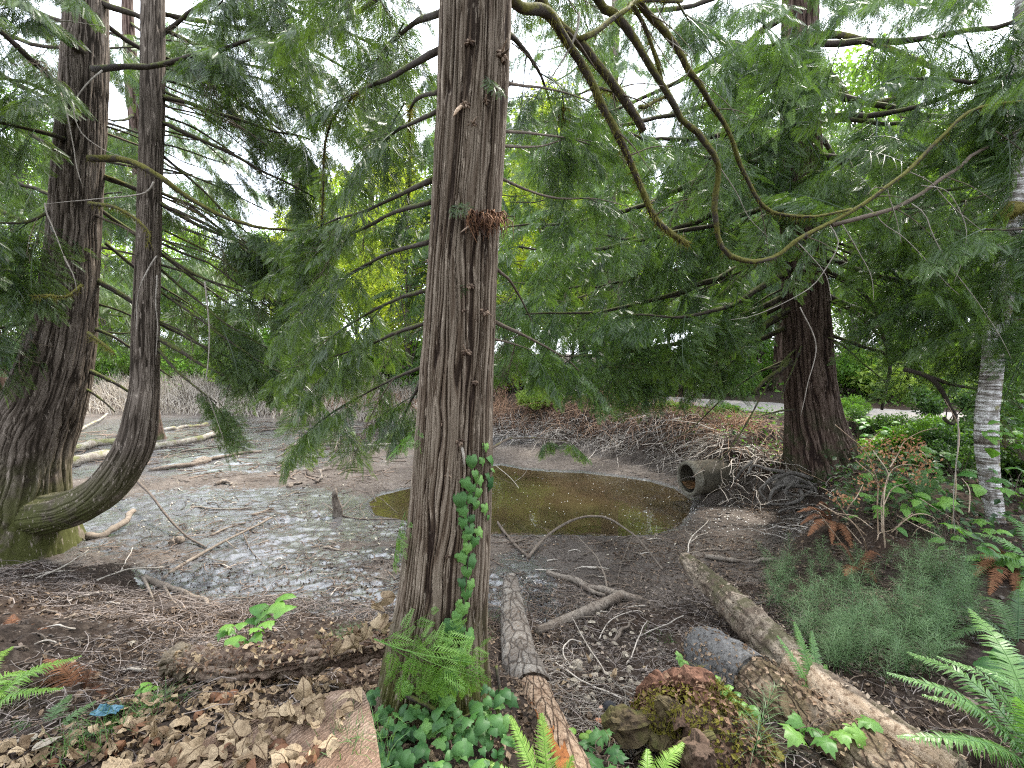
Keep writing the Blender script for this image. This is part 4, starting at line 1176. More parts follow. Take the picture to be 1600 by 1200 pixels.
# unseen cedars added behind the viewer to darken the foreground
for k, (x, y, h) in enumerate([(-2.6, -3.4, 10), (2.3, -3.2, 10.5), (5.6, -2.6, 9.5), (-5.6, -2.4, 9.5), (.2, -6.2, 12)]):
    side_cedar(['unseen cedar added for shade behind the viewer to the left', 'unseen cedar added for shade behind the viewer to the right', 'unseen cedar added for shade beside the viewer at the right', 'unseen cedar added for shade beside the viewer at the left', 'tall unseen cedar added for shade straight behind the viewer'][k], x, y, .3, h,
        [q for q in [(3.2 + .45 * j, (k * 40 + j * 137) % 360, 2.4, .3) for j in range(16)] if y + 2.4 * math.cos(math.radians(q[1])) < -1.6 or (q[0] > 6.5 and y + 2.4 * math.cos(math.radians(q[1])) < .2)], B_mid, 70 + k, (1.2, 1.7), per_m=1.6)

side_cedar('cedar far left across the pond whose hanging sprays close the gap beside the twin stems', -10.2, 13.2, .30, 13.5,
    [(4.6, 90, 2.8, .40), (5.6, 120, 3.0, .44), (6.6, 80, 3.0, .44), (7.4, 140, 2.8, .46), (8.2, 100, 3.0, .5), (9.0, 160, 2.6, .5), (9.8, 90, 2.8, .5), (10.6, 130, 2.6, .5), (11.4, 110, 2.4, .5), (12.2, 90, 2.2, .5), (7.0, 180, 2.6, .46), (5.2, 150, 2.6, .4), (8.6, 200, 2.6, .5), (6.0, 60, 2.8, .42)], B_mid, 66, (1.0, 1.5), dr=.8, per_m=2.0)
side_cedar('cedar beyond the pond straight behind the middle trunk', -1.6, 19.0, .25, 15.0,
    [(4.4, 240, 2.6, .36), (5.4, 140, 2.8, .40), (6.2, 270, 3.0, .44), (7.0, 90, 3.0, .44), (7.8, 200, 2.8, .46), (8.6, 255, 2.8, .5), (9.4, 120, 2.6, .5), (10.2, 285, 2.8, .5), (11.0, 170, 2.6, .5), (11.8, 250, 2.6, .5), (12.6, 100, 2.4, .5), (13.4, 220, 2.2, .5), (9.0, 300, 2.8, .5), (10.6, 70, 2.6, .5)], B_mid, 67, (1.2, 1.7), dr=.8, per_m=1.8)
# more of the middle cedar's own high sprays, hanging into the top of the view
for k, (pts, nb) in enumerate([([(690, -60, 2.3), (600, -80, 3.0), (520, -20, 3.8), (440, 70, 4.4)], 8), ([(690, 20, 2.3), (640, 40, 2.9), (590, 90, 3.6), (560, 160, 4.2)], 7), ([(760, -120, 2.3), (840, -80, 3.2), (900, -10, 4.0), (930, 80, 4.6)], 8), ([(770, -200, 2.3), (900, -140, 3.4), (1010, -60, 4.4), (1080, 40, 5.0)], 8), ([(690, -150, 2.3), (560, -170, 3.4), (430, -90, 4.4), (330, 20, 5.0)], 8), ([(780, 40, 2.4), (830, 90, 3.2), (860, 160, 4.0), (880, 260, 4.6)], 6)]):
    P = limb(cedar_c, path(pts), .018, .005, M_limb_dark, seed=1200 + k, n=16, ns=6)
    dress(cedar_c, P, B_left, nb, .3, 1.0, (.42, .62), seed=1300 + k, droop=.7)

# sprays that hang in front of the big cedar's upper trunk and low at the right
for k, (px, py, Y, tx, ty, s_) in enumerate([(1250, 20, 6.5, 1200, 110, .8), (1270, 40, 6.4, 1330, 130, .8), (1230, 110, 6.5, 1270, 210, .8), (1290, 130, 6.4, 1240, 230, .85), (1240, 200, 6.3, 1180, 280, .8), (1260, 210, 6.3, 1310, 300, .8), (1250, 60, 6.3, 1260, 170, .8), (1225, 250, 6.4, 1250, 340, .7), (1290, 250, 6.3, 1260, 345, .7), (1200, 60, 6.2, 1150, 150, .8),
                                        (1400, 420, 5.8, 1440, 540, .8), (1450, 430, 5.6, 1420, 560, .8), (1490, 470, 5.4, 1530, 590, .8), (1380, 470, 6.0, 1350, 570, .7), (1540, 480, 5.2, 1580, 600, .7), (1430, 520, 5.8, 1400, 620, .7), (1480, 380, 5.4, 1450, 480, .8), (1560, 400, 5.2, 1600, 500, .8), (1340, 380, 6.2, 1370, 480, .75), (1600, 560, 4.9, 1580, 650, .6), (1420, 330, 5.8, 1380, 430, .8),
                                        (1060, 470, 6.2, 1010, 560, .8), (1000, 500, 6.3, 960, 590, .8), (1100, 500, 6.4, 1080, 600, .8), (1030, 540, 6.6, 990, 620, .75), (950, 470, 6.0, 900, 560, .75), (1150, 450, 6.5, 1120, 560, .8), (1010, 570, 7.0, 1000, 640, .7), (940, 530, 6.4, 930, 600, .6)]):
    a = at(px, py, Y); b = at(tx, ty, Y - .1)
    inst('bough', B_right[k % 5], cedar_r, frame_mat(a, b - a, (.3 * math.sin(k), -.6, 1), s_))

for k, (px, py, Y, tx, ty, s_) in enumerate([(1590, 20, 4.5, 1570, 120, .7), (1560, 90, 4.4, 1590, 190, .65), (1620, 140, 4.4, 1580, 240, .65), (1570, 210, 4.3, 1600, 300, .6), (1620, 350, 4.2, 1570, 440, .6), (1550, 460, 4.4, 1580, 550, .5), (1620, 480, 4.2, 1590, 570, .55), (1530, 140, 4.6, 1500, 230, .65), (1600, 400, 4.3, 1550, 470, .5)]):
    a = at(px, py, Y); b = at(tx, ty, Y - .1)
    inst('bough', B_right[k % 5], birch_neighbour, frame_mat(a, b - a, (.3 * math.sin(k), -.6, 1), s_))
# ------------------------------------------------------------------ trees and bushes beyond the pond
def leaf_cloud(mb, C, rad, n, ls, rnd, flat=.35, shell=.55):
    """n small bent leaves in ellipsoid clumps C (m,3) with radii rad (m,3); nothing is solid, the sky shows through"""
    m = len(C)
    w = np.prod(rad, axis=1) ** (2 / 3); k = rnd.choice(m, n, p=w / w.sum())
    d = unit(rnd.normal(size=(n, 3)))
    r = shell + (1 - shell) * rnd.uniform(0, 1, (n, 1))
    r = np.where(rnd.uniform(0, 1, (n, 1)) < .25, rnd.uniform(.1, 1, (n, 1)), r)
    p = C[k] + d * r * rad[k]
    nrm = unit(rnd.normal(size=(n, 3)) + np.array([0, 0, 1.1]) * flat * 3)
    x = unit(np.cross(nrm, rnd.normal(size=(n, 3)))); y = np.cross(nrm, x)
    l = (ls * rnd.uniform(.6, 1.35, n))[:, None]
    sag = nrm * l * .18
    V = np.stack([p - x * l * .5, p + y * l * .32 + sag, p + x * l * .55 - sag, p - y * l * .32 + sag], 1).reshape(-1, 3)
    i = np.arange(n)[:, None] * 4
    T = np.concatenate([i + np.array([[0, 2, 1]]), i + np.array([[0, 3, 2]])])
    mb.add(V, tris=T, a=np.repeat(np.clip(rnd.uniform(0, 1, n) * .6 + .4 * rnd.uniform(0, 1, m)[k], 0, 1), 4))

def crown_mesh(seed, n=11000, ls=.014, lobes=26, spread=.26, z0=.22):
    rnd = np.random.default_rng(seed)
    t = rnd.uniform(0, 1, lobes)
    z = z0 + (1 - z0) * t
    prof = np.sin(np.clip((t * .9 + .12), 0, 1) * np.pi) ** .6 * spread
    a = rnd.uniform(0, 6.28, lobes); rr = prof * np.sqrt(rnd.uniform(.05, 1, lobes))
    C = np.c_[rr * np.cos(a), rr * np.sin(a), z]
    rad = rnd.uniform(.05, .115, (lobes, 1)) * np.array([1.15, 1.15, .8])
    mb = MB(); leaf_cloud(mb, C, rad, n, ls, rnd)
    tb = MB()
    q = np.array([smooth(np.array([[0, 0, max(.08, c[2] - .28)], [c[0] * .45, c[1] * .45, c[2] - .10], c]), 6) for c in C])
    tubes(tb, q, np.linspace(.006, .0015, 6)[None], 4, .4, cap=False)
    return mb.mesh('crown', False), tb

CROWNS = [crown_mesh(900 + k, spread=.22 + .03 * (k % 3)) for k in range(4)]
CROWN_LOOSE = [crown_mesh(930 + k, n=5200, ls=.015, lobes=20, spread=.24) for k in range(2)]

def fir_mesh(seed, n=46):
    rnd = np.random.default_rng(seed)
    mb, tb = MB(), MB()
    O, X, Nn, Ln, st = [], [], [], [], []
    for k in range(n):
        z = .12 + .86 * (k / n) ** .95
        L = .20 * (1 - z) ** .8 * rnd.uniform(.7, 1.15) + .015
        for a in rnd.uniform(0, 6.28, 5):
            d = np.array([math.cos(a), math.sin(a), -.35 - .25 * (1 - z)])
            st.append(np.array([[0, 0, z], np.array([0, 0, z]) + d * L * .5, np.array([0, 0, z]) + d * L + (0, 0, .05 * L)]))
            for f in np.arange(.25, 1.01, .16):
                for s in (-1, 1):
                    O.append(np.array([0, 0, z]) + d * L * f); X.append(d * .7 + s * .7 * np.array([-math.sin(a), math.cos(a), 0]) + (0, 0, -.35 * rnd.uniform(0, 2)))
                    Nn.append((rnd.normal() * .3, rnd.normal() * .3, 1)); Ln.append(.050 * rnd.uniform(.6, 1.2) * (1.2 - .6 * z))
    put_sprays(mb, SP_LO, np.array(O), np.array(X), np.array(Nn), np.array(Ln), rnd)
    tubes(tb, np.array(st), np.array([[.003, .002, .0008]]), 3, .3, cap=False)
    return mb.mesh('crown', False), tb
FIRS = [fir_mesh(950 + k) for k in range(2)]

TRUNK_TUBE = {}
def far_tree(name, label, cat, x, y, h, variants, mat, seed, barkm, r=.012, group=None, sq=1.0):
    rnd = random.Random(seed)
    z = h1(x, y)
    root = thing(name, label, cat, (x, y, z), group)
    me, tb = variants[seed % len(variants)]
    key = (me.name, mat.name)
    if key not in TRUNK_TUBE:
        c = me.copy(); c.materials.clear(); c.materials.append(mat)
        w = MB()
        for v, a in zip(tb.v, tb.a): w.v.append(v); w.a.append(a)
        w.q = list(tb.q); w.t = list(tb.t); w.n = tb.n
        zz = np.linspace(0, .97, 9)
        tubes(w, np.c_[.012 * np.sin(zz * 5 + seed), .012 * np.cos(zz * 4), zz - .01][None], (r * (1 - .88 * zz))[None], 9, .5, jag=.05)
        tm = w.mesh('trunk', True); tm.materials.append(barkm)
        TRUNK_TUBE[key] = (c, tm)
    c, tm = TRUNK_TUBE[key]
    M = Matrix.Translation((x, y, z)) @ Matrix.Rotation(rnd.uniform(0, 6.28), 4, 'Z') @ Matrix.Diagonal((h * sq, h * sq, h, 1))
    inst('trunk', tm, root, M); inst('crown', c, root, M)
    return root
M_bark_far = moss_limb_mat('far bark', (.11, .09, .075), (.12, .12, .05), .3)
M_bark_pale = moss_limb_mat('pale far bark', (.30, .28, .26), (.16, .16, .1), .2)
def where(px):
    for a, t in [(0, 'past the left edge of the view'), (70, 'left of the twin cedar'), (215, 'between the stems of the twin cedar'), (330, 'just right of the hooked cedar stem'), (450, 'in the sky gap left of the middle trunk'), (570, 'midway between hooked stem and middle trunk'),
                 (680, 'close left of the middle trunk'), (790, 'hidden behind the middle trunk'), (880, 'close right of the middle trunk'), (1000, 'above the root-hung bank'), (1120, 'above the culvert pipe'), (1230, 'just left of the big cedar'), (1330, 'behind the big cedar'), (1440, 'just right of the big cedar'), (1600, 'behind the pale banded trunk')]:
        if px < a: return t
    return 'past the right edge of the view'
def wx(px, Y): return (px - 800) / FPX * Y

far = [  # px, Y, height, kind
    (-120, 24, 15, 0), (40, 27, 15, 1), (175, 25, 12.5, 0), (268, 31, 9.5, 1), (345, 29, 7.0, 0), (425, 32, 9.0, 1), (505, 27, 11.0, 0), (585, 24, 12.5, 2), (650, 30, 13, 1), (725, 33, 15, 0),
    (815, 28, 13.5, 2), (860, 20, 11.5, 2), (640, 21, 9.5, 2), (480, 24, 8.5, 2), (910, 24, 12.5, 1), (945, 30, 13, 2), (1010, 35, 14, 0), (1090, 29, 13, 1), (1165, 24, 12, 0), (1245, 31, 15, 1), (1330, 26, 12.5, 0), (1420, 23, 12, 1), (1520, 28, 15, 0), (1620, 22, 13, 1), (1720, 26, 15, 0),
    (-260, 30, 18, 1), (95, 38, 17, 0), (560, 42, 15, 1), (790, 44, 18, 0), (1200, 42, 19, 1), (1480, 38, 19, 0)]
far += [(-140 + 74 * k, 36 + 3 * (k % 4), 9 + 2.4 * ((k * 7) % 4) * (1 if k > 8 else .5), (k * 5) % 2 if k % 7 else 2) for k in range(25)]
kinds = [('maple_tree', 'green maple beyond the pond', 'broadleaf trees beyond the pond', M_leaf_bg1),
         ('alder_tree', 'mid green alder beyond the pond', 'alders beyond the pond', M_leaf_bg2),
         ('maple_tree', 'yellow-green maple coloured as sunlit', 'yellow-green trees beyond the pond', M_leaf_bg3)]
for k, (px, Y, h, kd) in enumerate(far):
    nm, lb, gp, m = kinds[kd]
    far_tree(nm, ('nearer ' if Y < 26 else 'farther ' if Y > 34 else '') + ('tall ' if h > 13.5 else 'low ' if h < 10 else '') + lb + ' ' + where(px), 'tree', wx(px, Y), Y, h, CROWNS if k % 3 else CROWN_LOOSE, m, 10 + k, M_bark_far, group=gp)
for k, (px, Y, h) in enumerate([(130, 33, 17), (470, 38, 13), (700, 21, 14), (935, 19.5, 13), (1130, 21, 15), (1385, 20, 14), (1565, 19, 14), (-40, 20, 14)]):
    far_tree('conifer_tree', 'dark conifer with drooping limbs ' + where(px), 'tree', wx(px, Y), Y, h, FIRS, M_fir, 50 + k, M_bark_far, group='conifers beyond the pond')
for k, (px, Y, h) in enumerate([(1150, 18.5, 11), (1182, 19.5, 12), (940, 18, 10), (1395, 16.5, 11), (1330, 18, 12)]):
    far_tree('alder_tree', ('taller ' if h > 10.5 else 'shorter ') + 'slim pale-trunked alder ' + where(px), 'tree', wx(px, Y), Y, h, CROWN_LOOSE, M_leaf_bg2, 70 + k, M_bark_pale, r=.011, group='pale alders behind the track')

def bush_mesh(seed, n=3400, ls=.075, lobes=13):
    rnd = np.random.default_rng(seed)
    a = rnd.uniform(0, 6.28, lobes); r = .75 * np.sqrt(rnd.uniform(0, 1, lobes)); z = rnd.uniform(.18, .95, lobes) * (1 - .35 * r)
    C = np.c_[r * np.cos(a), r * np.sin(a), z]
    mb = MB(); leaf_cloud(mb, C, rnd.uniform(.2, .42, (lobes, 1)) * np.array([1, 1, .8]), n, ls, rnd, shell=.5)
    tb = MB()
    q = np.array([smooth(np.array([[c[0] * .15, c[1] * .15, -.06], c * [.6, .6, .5], c]), 6) for c in C])
    tubes(tb, q, np.linspace(.018, .005, 6)[None], 4, .4, cap=False)
    return mb.mesh('foliage', False), tb.mesh('stems', True)
BUSH = [bush_mesh(970 + k) for k in range(4)]
BUSHC = {}
def bush(label, x, y, s, mat, seed, group=None, sz=1.0, name='leafy_bush', z=None):
    k = (seed % len(BUSH), mat.name)
    if k not in BUSHC:
        a, b = BUSH[k[0]]
        a = a.copy(); b = b.copy(); a.materials.clear(); b.materials.clear(); a.materials.append(mat); b.materials.append(M_limb_dark)
        BUSHC[k] = (a, b)
    a, b = BUSHC[k]
    zz = h1(x, y) if z is None else z
    root = thing(name, label, 'bush', (x, y, zz), group)
    M = Matrix.Translation((x, y, zz)) @ Matrix.Rotation(seed * 2.4, 4, 'Z') @ Matrix.Diagonal((s, s, s * sz, 1))
    inst('foliage', a, root, M); inst('stems', b, root, M)
    return root
M_bush1 = leaf_mat('bramble leaves', (.05, .12, .02), (.17, .30, .05), trans=.4)
M_bush2 = leaf_mat('pale bush leaves', (.09, .16, .03), (.28, .36, .08), trans=.4)
M_bush3 = leaf_mat('dark bush leaves', (.022, .055, .018), (.07, .13, .03), trans=.3)
for k in range(34):      # thicket behind the straw and behind the road
    px = -150 + 56 * k + R.uniform(-20, 20)
    Y = R.uniform(22, 25) if px < 760 else R.uniform(17.5, 22)
    if 1060 < px: Y = R.uniform(15.5, 19) if px < 1300 else R.uniform(13.5, 17)
    bush(['rounded green bush', 'pale green bush', 'bright leafy bush'][k % 3] + ' in the far thicket ' + where(px), wx(px, Y), Y, R.uniform(1.8, 2.9) if px < 760 else R.uniform(1.3, 2.2), [M_bush1, M_bush2, M_bush1][k % 3], k, 'bushes of the far thicket', R.uniform(.8, 1.2))
# bushes named one by one on the bank behind the puddle
bush('light green bush on top of the bank just right of the middle trunk', wx(845, 13.6), 13.6, .75, M_bush2, 2, sz=.85)
bush('dark green bush on the bank right behind the red stems', wx(905, 13.9), 13.9, .95, M_bush3, 1, sz=.9)
bush('green bush under the low cedar sprays above the root-hung bank', wx(985, 13.0), 13.0, .8, M_bush1, 3, sz=.7)
bush('yellowish bush coloured as sunlit far behind the right side of the middle trunk', wx(820, 19), 19, 1.5, M_leaf_bg3, 0, sz=.9)  # its glow is only the brighter sunlit leaf colour
bush('small bush at the left end of the gravel track', wx(1055, 11.2), 11.2, .5, M_bush2, 3, sz=.6)
#bush('rust-tinted bush beside the track behind the gnarled bare branch', wx(1455, 11.5), 11.5, .6, leaf_mat('rusty leaves', (.20, .09, .03), (.4, .25, .09), trans=.3), 2, sz=.9)
for k, (px, Y, s_) in enumerate([(1290, 9.6, .45), (1350, 9.0, .5), (1420, 8.6, .5), (1490, 8.2, .6), (1560, 7.8, .6), (1640, 7.2, .8), (1130, 10.6, .4), (1580, 6.4, .6), (1500, 6.6, .5), (1460, 7.2, .6), (1540, 7.0, .7), (1610, 6.0, .8), (1390, 7.6, .45), (1480, 9.4, .7), (1560, 9.2, .8), (1330, 10.4, .5)]):
    bush(('dark ' if k % 3 == 1 else 'green ') + 'low bush near the track ' + ('beyond it ' if Y > 8.8 else '') + where(px), wx(px, Y), Y, s_, [M_bush1, M_bush3, M_bush3][k % 3], 60 + k, 'low bushes in front of the track', 1.15 if px > 1300 else .8)
bush('yellow-green bush at the far left edge behind the twin cedar', wx(20, 13), 13, 1.1, M_bush2, 1, sz=.9)

# pale dead cattail straw along the far shore
def blades(n, xy, h, lean, w, rnd, seg=3, wind=(0, 0)):
    x, y = xy
    z = H(x, y, fine=False)
    a = rnd.uniform(0, 6.28, n); ln = rnd.uniform(*lean, n)
    hh = rnd.uniform(*h, n)
    t = np.linspace(0, 1, seg + 1)
    P = np.stack([x[:, None] + np.cos(a)[:, None] * ln[:, None] * hh[:, None] * t ** 2 + wind[0] * hh[:, None] * t ** 2,
                  y[:, None] + np.sin(a)[:, None] * ln[:, None] * hh[:, None] * t ** 2 + wind[1] * hh[:, None] * t ** 2,
                  z[:, None] - .02 + hh[:, None] * (t - .35 * ln[:, None] * t ** 3)], -1)
    b = rnd.uniform(0, 6.28, n); s = np.stack([np.cos(b), np.sin(b), b * 0], -1)[:, None, :] * (w * (1 - .85 * t))[None, :, None]
    V = np.stack([P - s, P + s], 2).reshape(n, -1, 3)
    q = []
    for k in range(seg): q.append([2 * k, 2 * k + 1, 2 * k + 3, 2 * k + 2])
    Q = (np.array(q)[None] + (np.arange(n) * 2 * (seg + 1))[:, None, None]).reshape(-1, 4)
    return V.reshape(-1, 3), Q, np.repeat(rnd.uniform(0, 1, n), 2 * (seg + 1))
def pick(n, x0, x1, y0, y1, dmin, dmax, rnd, poly=None):
    xs, ys = [], []
    c = 0
    while c < n:
        x = rnd.uniform(x0, x1, 4 * n); y = rnd.uniform(y0, y1, 4 * n)
        d, _ = poly_dist(x, y, POND[:, :2])
        m = (d > dmin) & (d < dmax)
        xs.append(x[m]); ys.append(y[m]); c += m.sum()
        if c == 0: break
    return np.concatenate(xs)[:n], np.concatenate(ys)[:n]
M_straw = leaf_mat('dead straw', (.18, .15, .12), (.56, .51, .44), trans=.25, rough=.8, tcol=(1, .95, .85), spec=.1)
M_straw_red = leaf_mat('rusty dead stems', (.11, .06, .04), (.36, .22, .14), trans=.2, rough=.8, tcol=(1, .9, .8), spec=.1)
rnd = np.random.default_rng(21)
mb = MB()
x, y = pick(9000, -24, -.8, 14, 23.5, -.35, 4.0, rnd)
mb.add(*[v for v in blades(9000, (x, y), (.25, .75), (.2, 1.2), .016, rnd)][:2], a=rnd.uniform(.25, 1, 9000).repeat(8))
x, y = pick(3500, -24, -.8, 14, 23.5, 1.5, 5.0, rnd)
V, Q, A = blades(3500, (x, y), (.5, 1.0), (.1, .7), .016, rnd)
mb.add(V, Q, a=A * .8)
tag(mb.build('dead_straw', M_straw, shade=False), kind='stuff')
mb = MB()
x, y = pick(1800, -9, -.2, 14, 20, 1.0, 4.5, rnd)
V, Q, A = blades(1800, (x, y), (.3, .6), (.1, .9), .014, rnd); mb.add(V, Q, a=A)
x, y = pick(1300, -1.5, 4.6, 8.4, 15, .35, 1.9, rnd)
V, Q, A = blades(1300, (x, y), (.15, .5), (.3, 1.3), .010, rnd); mb.add(V, Q, a=A)
tag(mb.build('rusty_dead_bracken', M_straw_red, shade=False), kind='stuff')

# grey roots and dead stalks hanging over the bank behind the puddle
def hanging(n, x0, x1, y0, y1, dmin, dmax, l, r, rnd, out=.6):
    x, y = pick(n, x0, x1, y0, y1, dmin, dmax, rnd)
    e = .05
    gx_ = (poly_dist(x + e, y, POND[:, :2])[0] - poly_dist(x - e, y, POND[:, :2])[0]) / (2 * e)
    gy_ = (poly_dist(x, y + e, POND[:, :2])[0] - poly_dist(x, y - e, POND[:, :2])[0]) / (2 * e)
    z = H(x, y, fine=False)
    L = rnd.uniform(*l, n)
    p0 = np.c_[x, y, z + rnd.uniform(.0, .08, n)]
    dirv = np.c_[-gx_, -gy_, np.zeros(n)] * out + np.c_[rnd.normal(size=n) * .8, rnd.normal(size=n) * .8, rnd.normal(size=n) * .25]
    p1 = p0 + dirv * (L * .5)[:, None] + np.c_[np.zeros((n, 2)), rnd.uniform(-.05, .28, n) * L]
    p2 = p0 + dirv * (L * .95)[:, None] + np.c_[np.zeros((n, 2)), -rnd.uniform(.1, .6, n) * L]
    hz = H(p2[:, 0], p2[:, 1], fine=False)
    p2[:, 2] = np.maximum(p2[:, 2], hz + .01)
    p1[:, 2] = np.maximum(p1[:, 2], H(p1[:, 0], p1[:, 1], fine=False) + .03)
    t = np.linspace(0, 1, 6)[None, :, None]
    P = p0[:, None] * (1 - t) ** 2 + 2 * p1[:, None] * t * (1 - t) + p2[:, None] * t ** 2
    P = P + rnd.normal(size=P.shape) * .012
    return P, (r * rnd.uniform(.5, 1.3, n))[:, None] * np.linspace(1, .45, 6)[None]
M_rootgrey = plain_mat('grey dead roots', (.10, .085, .07), (.48, .43, .375), 20, bump=0, use_attr=True)
M_rootred = plain_mat('red brown dead stalks', (.09, .05, .035), (.36, .24, .16), 20, bump=0, use_attr=True)
mb = MB()
P, rr2 = hanging(2000, -1.8, 4.6, 7.5, 15, .05, .8, (.18, .6), .0075, rnd, out=.35)
tubes(mb, P, rr2, 3, rnd.uniform(0, 1, len(P)), cap=False)
P, rr2 = hanging(150, 3.0, 5.0, 5.5, 9.8, .05, .5, (.15, .4), .007, rnd)
tubes(mb, P, rr2, 3, rnd.uniform(0, 1, len(P)), cap=False)
tag(mb.build('bank_roots', M_rootgrey), kind='stuff')
mb = MB()
P, rr2 = hanging(1600, -1.8, 4.9, 7.5, 15, .5, 1.7, (.3, .9), .007, rnd, out=.3)
tubes(mb, P, rr2, 3, rnd.uniform(0, 1, len(P)), cap=False)
tag(mb.build('red_dead_stalks', M_rootred), kind='stuff')

# low green cover on the bank tops and under the right-hand trees
def cover(name, n, x0, x1, y0, y1, dmin, dmax, mat, ls, hh, seed, mask=None):
    rnd = np.random.default_rng(seed)
    x, y = pick(n, x0, x1, y0, y1, dmin, dmax, rnd)
    keep = vnoise(x * .9 + seed, y * .9) + rnd.uniform(-.5, .5, len(x)) > -.1
    keep &= polyline_dist(x, y, ROAD) > 1.8
    x, y = x[keep], y[keep]; n = len(x)
    z = H(x, y, fine=False) + hh * rnd.uniform(.05, 1, n) ** 1.3
    p = np.c_[x, y, z]
    nrm = unit(rnd.normal(size=(n, 3)) * .6 + np.array([0, -.25, 1.0])); u = unit(np.cross(nrm, rnd.normal(size=(n, 3)))); v = np.cross(nrm, u)
    l = (ls * rnd.uniform(.5, 1.4, n))[:, None]
    V = np.stack([p - u * l * .5, p + v * l * .36 + nrm * l * .1, p + u * l * .6 - nrm * l * .1, p - v * l * .36 + nrm * l * .1], 1).reshape(-1, 3)
    i = np.arange(n)[:, None] * 4
    mb = MB(); mb.add(V, tris=np.concatenate([i + np.array([[0, 2, 1]]), i + np.array([[0, 3, 2]])]), a=np.repeat(rnd.uniform(0, 1, n), 4))
    return tag(mb.build(name, mat, shade=False), kind='stuff')
cover('ground_cover', 9000, 3.6, 12, 6.5, 13.5, .35, 9, M_bush1, .06, .22, 31)
cover('dark_undergrowth', 9000, 3.6, 12, 3.0, 8.0, .45, 9, M_bush3, .07, .4, 32)
cover('far_ground_cover', 8000, -24, 16, 11, 26, 2.5, 12, M_bush1, .12, .5, 33)
# ------------------------------------------------------------------ things lying and growing on the ground
M_logbark = plain_mat('grey alder bark', (.12, .105, .09), (.42, .38, .33), 16, bump=.9, bdist=.02, use_attr=True)
def peel_mat(name, c1, c2, c3, sc1=5.0, stretch=(1, 1, 1), moss=None):
    m, nt, b, out = newmat(name)
    n1 = noise_n(nt, ocoord(nt, stretch), sc1, 5, .65)
    n2 = noise_n(nt, ocoord(nt), 38.0, 5, .7)
    col = mixc(nt, ramp(nt, n1, [(.42, 0.0), (.56, 1.0)]), c1, c2)
    col = mixc(nt, ramp(nt, n2, [(.38, .85), (.5, 0.0)]), col, c3)
    if moss:
        n3 = noise_n(nt, ocoord(nt), 4.0, 5, .6)
        geo = nd(nt, 'NewGeometry'); sp = nd(nt, 'SeparateXYZ', {0: geo.outputs['Normal']})
        f = nd(nt, 'Math', {0: n3, 1: nd(nt, 'Math', {0: sp.outputs['Z'], 1: .08}, operation='MULTIPLY').outputs[0]}, operation='ADD').outputs[0]
        col = mixc(nt, ramp(nt, f, [(.54, 0.0), (.66, .9)]), col, moss)
    nt.links.new(col, b.inputs['Base Color'])
    b.inputs['Roughness'].default_value = .9; b.inputs['Specular IOR Level'].default_value = .2
    bumpn(nt, n2, .8, .012, b)
    return m
M_logA = peel_mat('peeling grey log', (.21, .19, .165), (.125, .108, .092), (.07, .05, .035))
def cracks(m, scale, dark, stretch=(1, 1, 1)):
    """dark cracks between bark plates"""
    nt = m.node_tree
    b = [n for n in nt.nodes if n.type == 'BSDF_PRINCIPLED'][0]
    src = b.inputs['Base Color'].links[0].from_socket
    v = ocoord(nt, stretch)
    dn = nd(nt, 'TexNoise', {'Vector': v, 'Scale': 9.0, 'Detail': 4.0}).outputs['Color']
    vv = nd(nt, 'VectorMath', {0: v, 1: nd(nt, 'VectorMath', {0: dn, 1: (.09, .09, .09)}, operation='MULTIPLY').outputs[0]}, operation='ADD').outputs[0]
    vo = nd(nt, 'TexVoronoi', {'Vector': vv, 'Scale': scale}, feature='DISTANCE_TO_EDGE').outputs['Distance']
    f = ramp(nt, vo, [(.015, .85), (.07, 0.0)])
    nt.links.new(mixc(nt, f, src, dark), b.inputs['Base Color'])
    h = nd(nt, 'Math', {0: ramp(nt, vo, [(.0, 0.0), (.12, 1.0)]), 1: noise_n(nt, v, 40.0, 5, .7)}, operation='ADD').outputs[0]
    bumpn(nt, h, .9, .015, b)
cracks(M_logA, 13.0, (.045, .034, .026), (1, .45, .6))
M_logB = peel_mat('weathered pale log', (.25, .205, .155), (.12, .09, .066), (.04, .028, .02), moss=(.075, .068, .035))
M_logC = peel_mat('brown crumbling log', (.16, .105, .065), (.22, .17, .12), (.05, .03, .02), moss=(.10, .075, .04))
M_logmud = peel_mat('muddy log', (.12, .095, .075), (.19, .16, .13), (.05, .038, .03))
M_logfar = peel_mat('dry far log', (.36, .33, .28), (.22, .19, .16), (.10, .08, .06), moss=(.17, .17, .07))
M_innerwood = peel_mat('bare inner wood', (.22, .145, .095), (.32, .235, .165), (.07, .04, .022), stretch=(6, 1.2, 6))
M_orange = peel_mat('orange rotted wood', (.30, .12, .035), (.20, .075, .025), (.09, .035, .015))
M_stick = plain_mat('brown stick', (.06, .045, .035), (.20, .165, .13), 25, bump=.4, use_attr=True, obj_var=.2)
M_stickpale = plain_mat('pale stick', (.22, .19, .155), (.48, .43, .37), 25, bump=.3, use_attr=True, obj_var=.1)

def log_thing(name, label, pts, radii, mat, seed, ns=26, nr=60, amp=.012, ridge=9, cat='log', wob=.08, group=None, rough=0.0):
    P = np.asarray(pts, float)
    root = thing(name, label, cat, P[0], group)
    mb = MB(); trunk(mb, P, radii, ns, nr, ridge, amp, seed=seed, wob=wob, cap=True, rough=rough, zs=2.2)
    mb.build('trunk', mat, root)
    return root

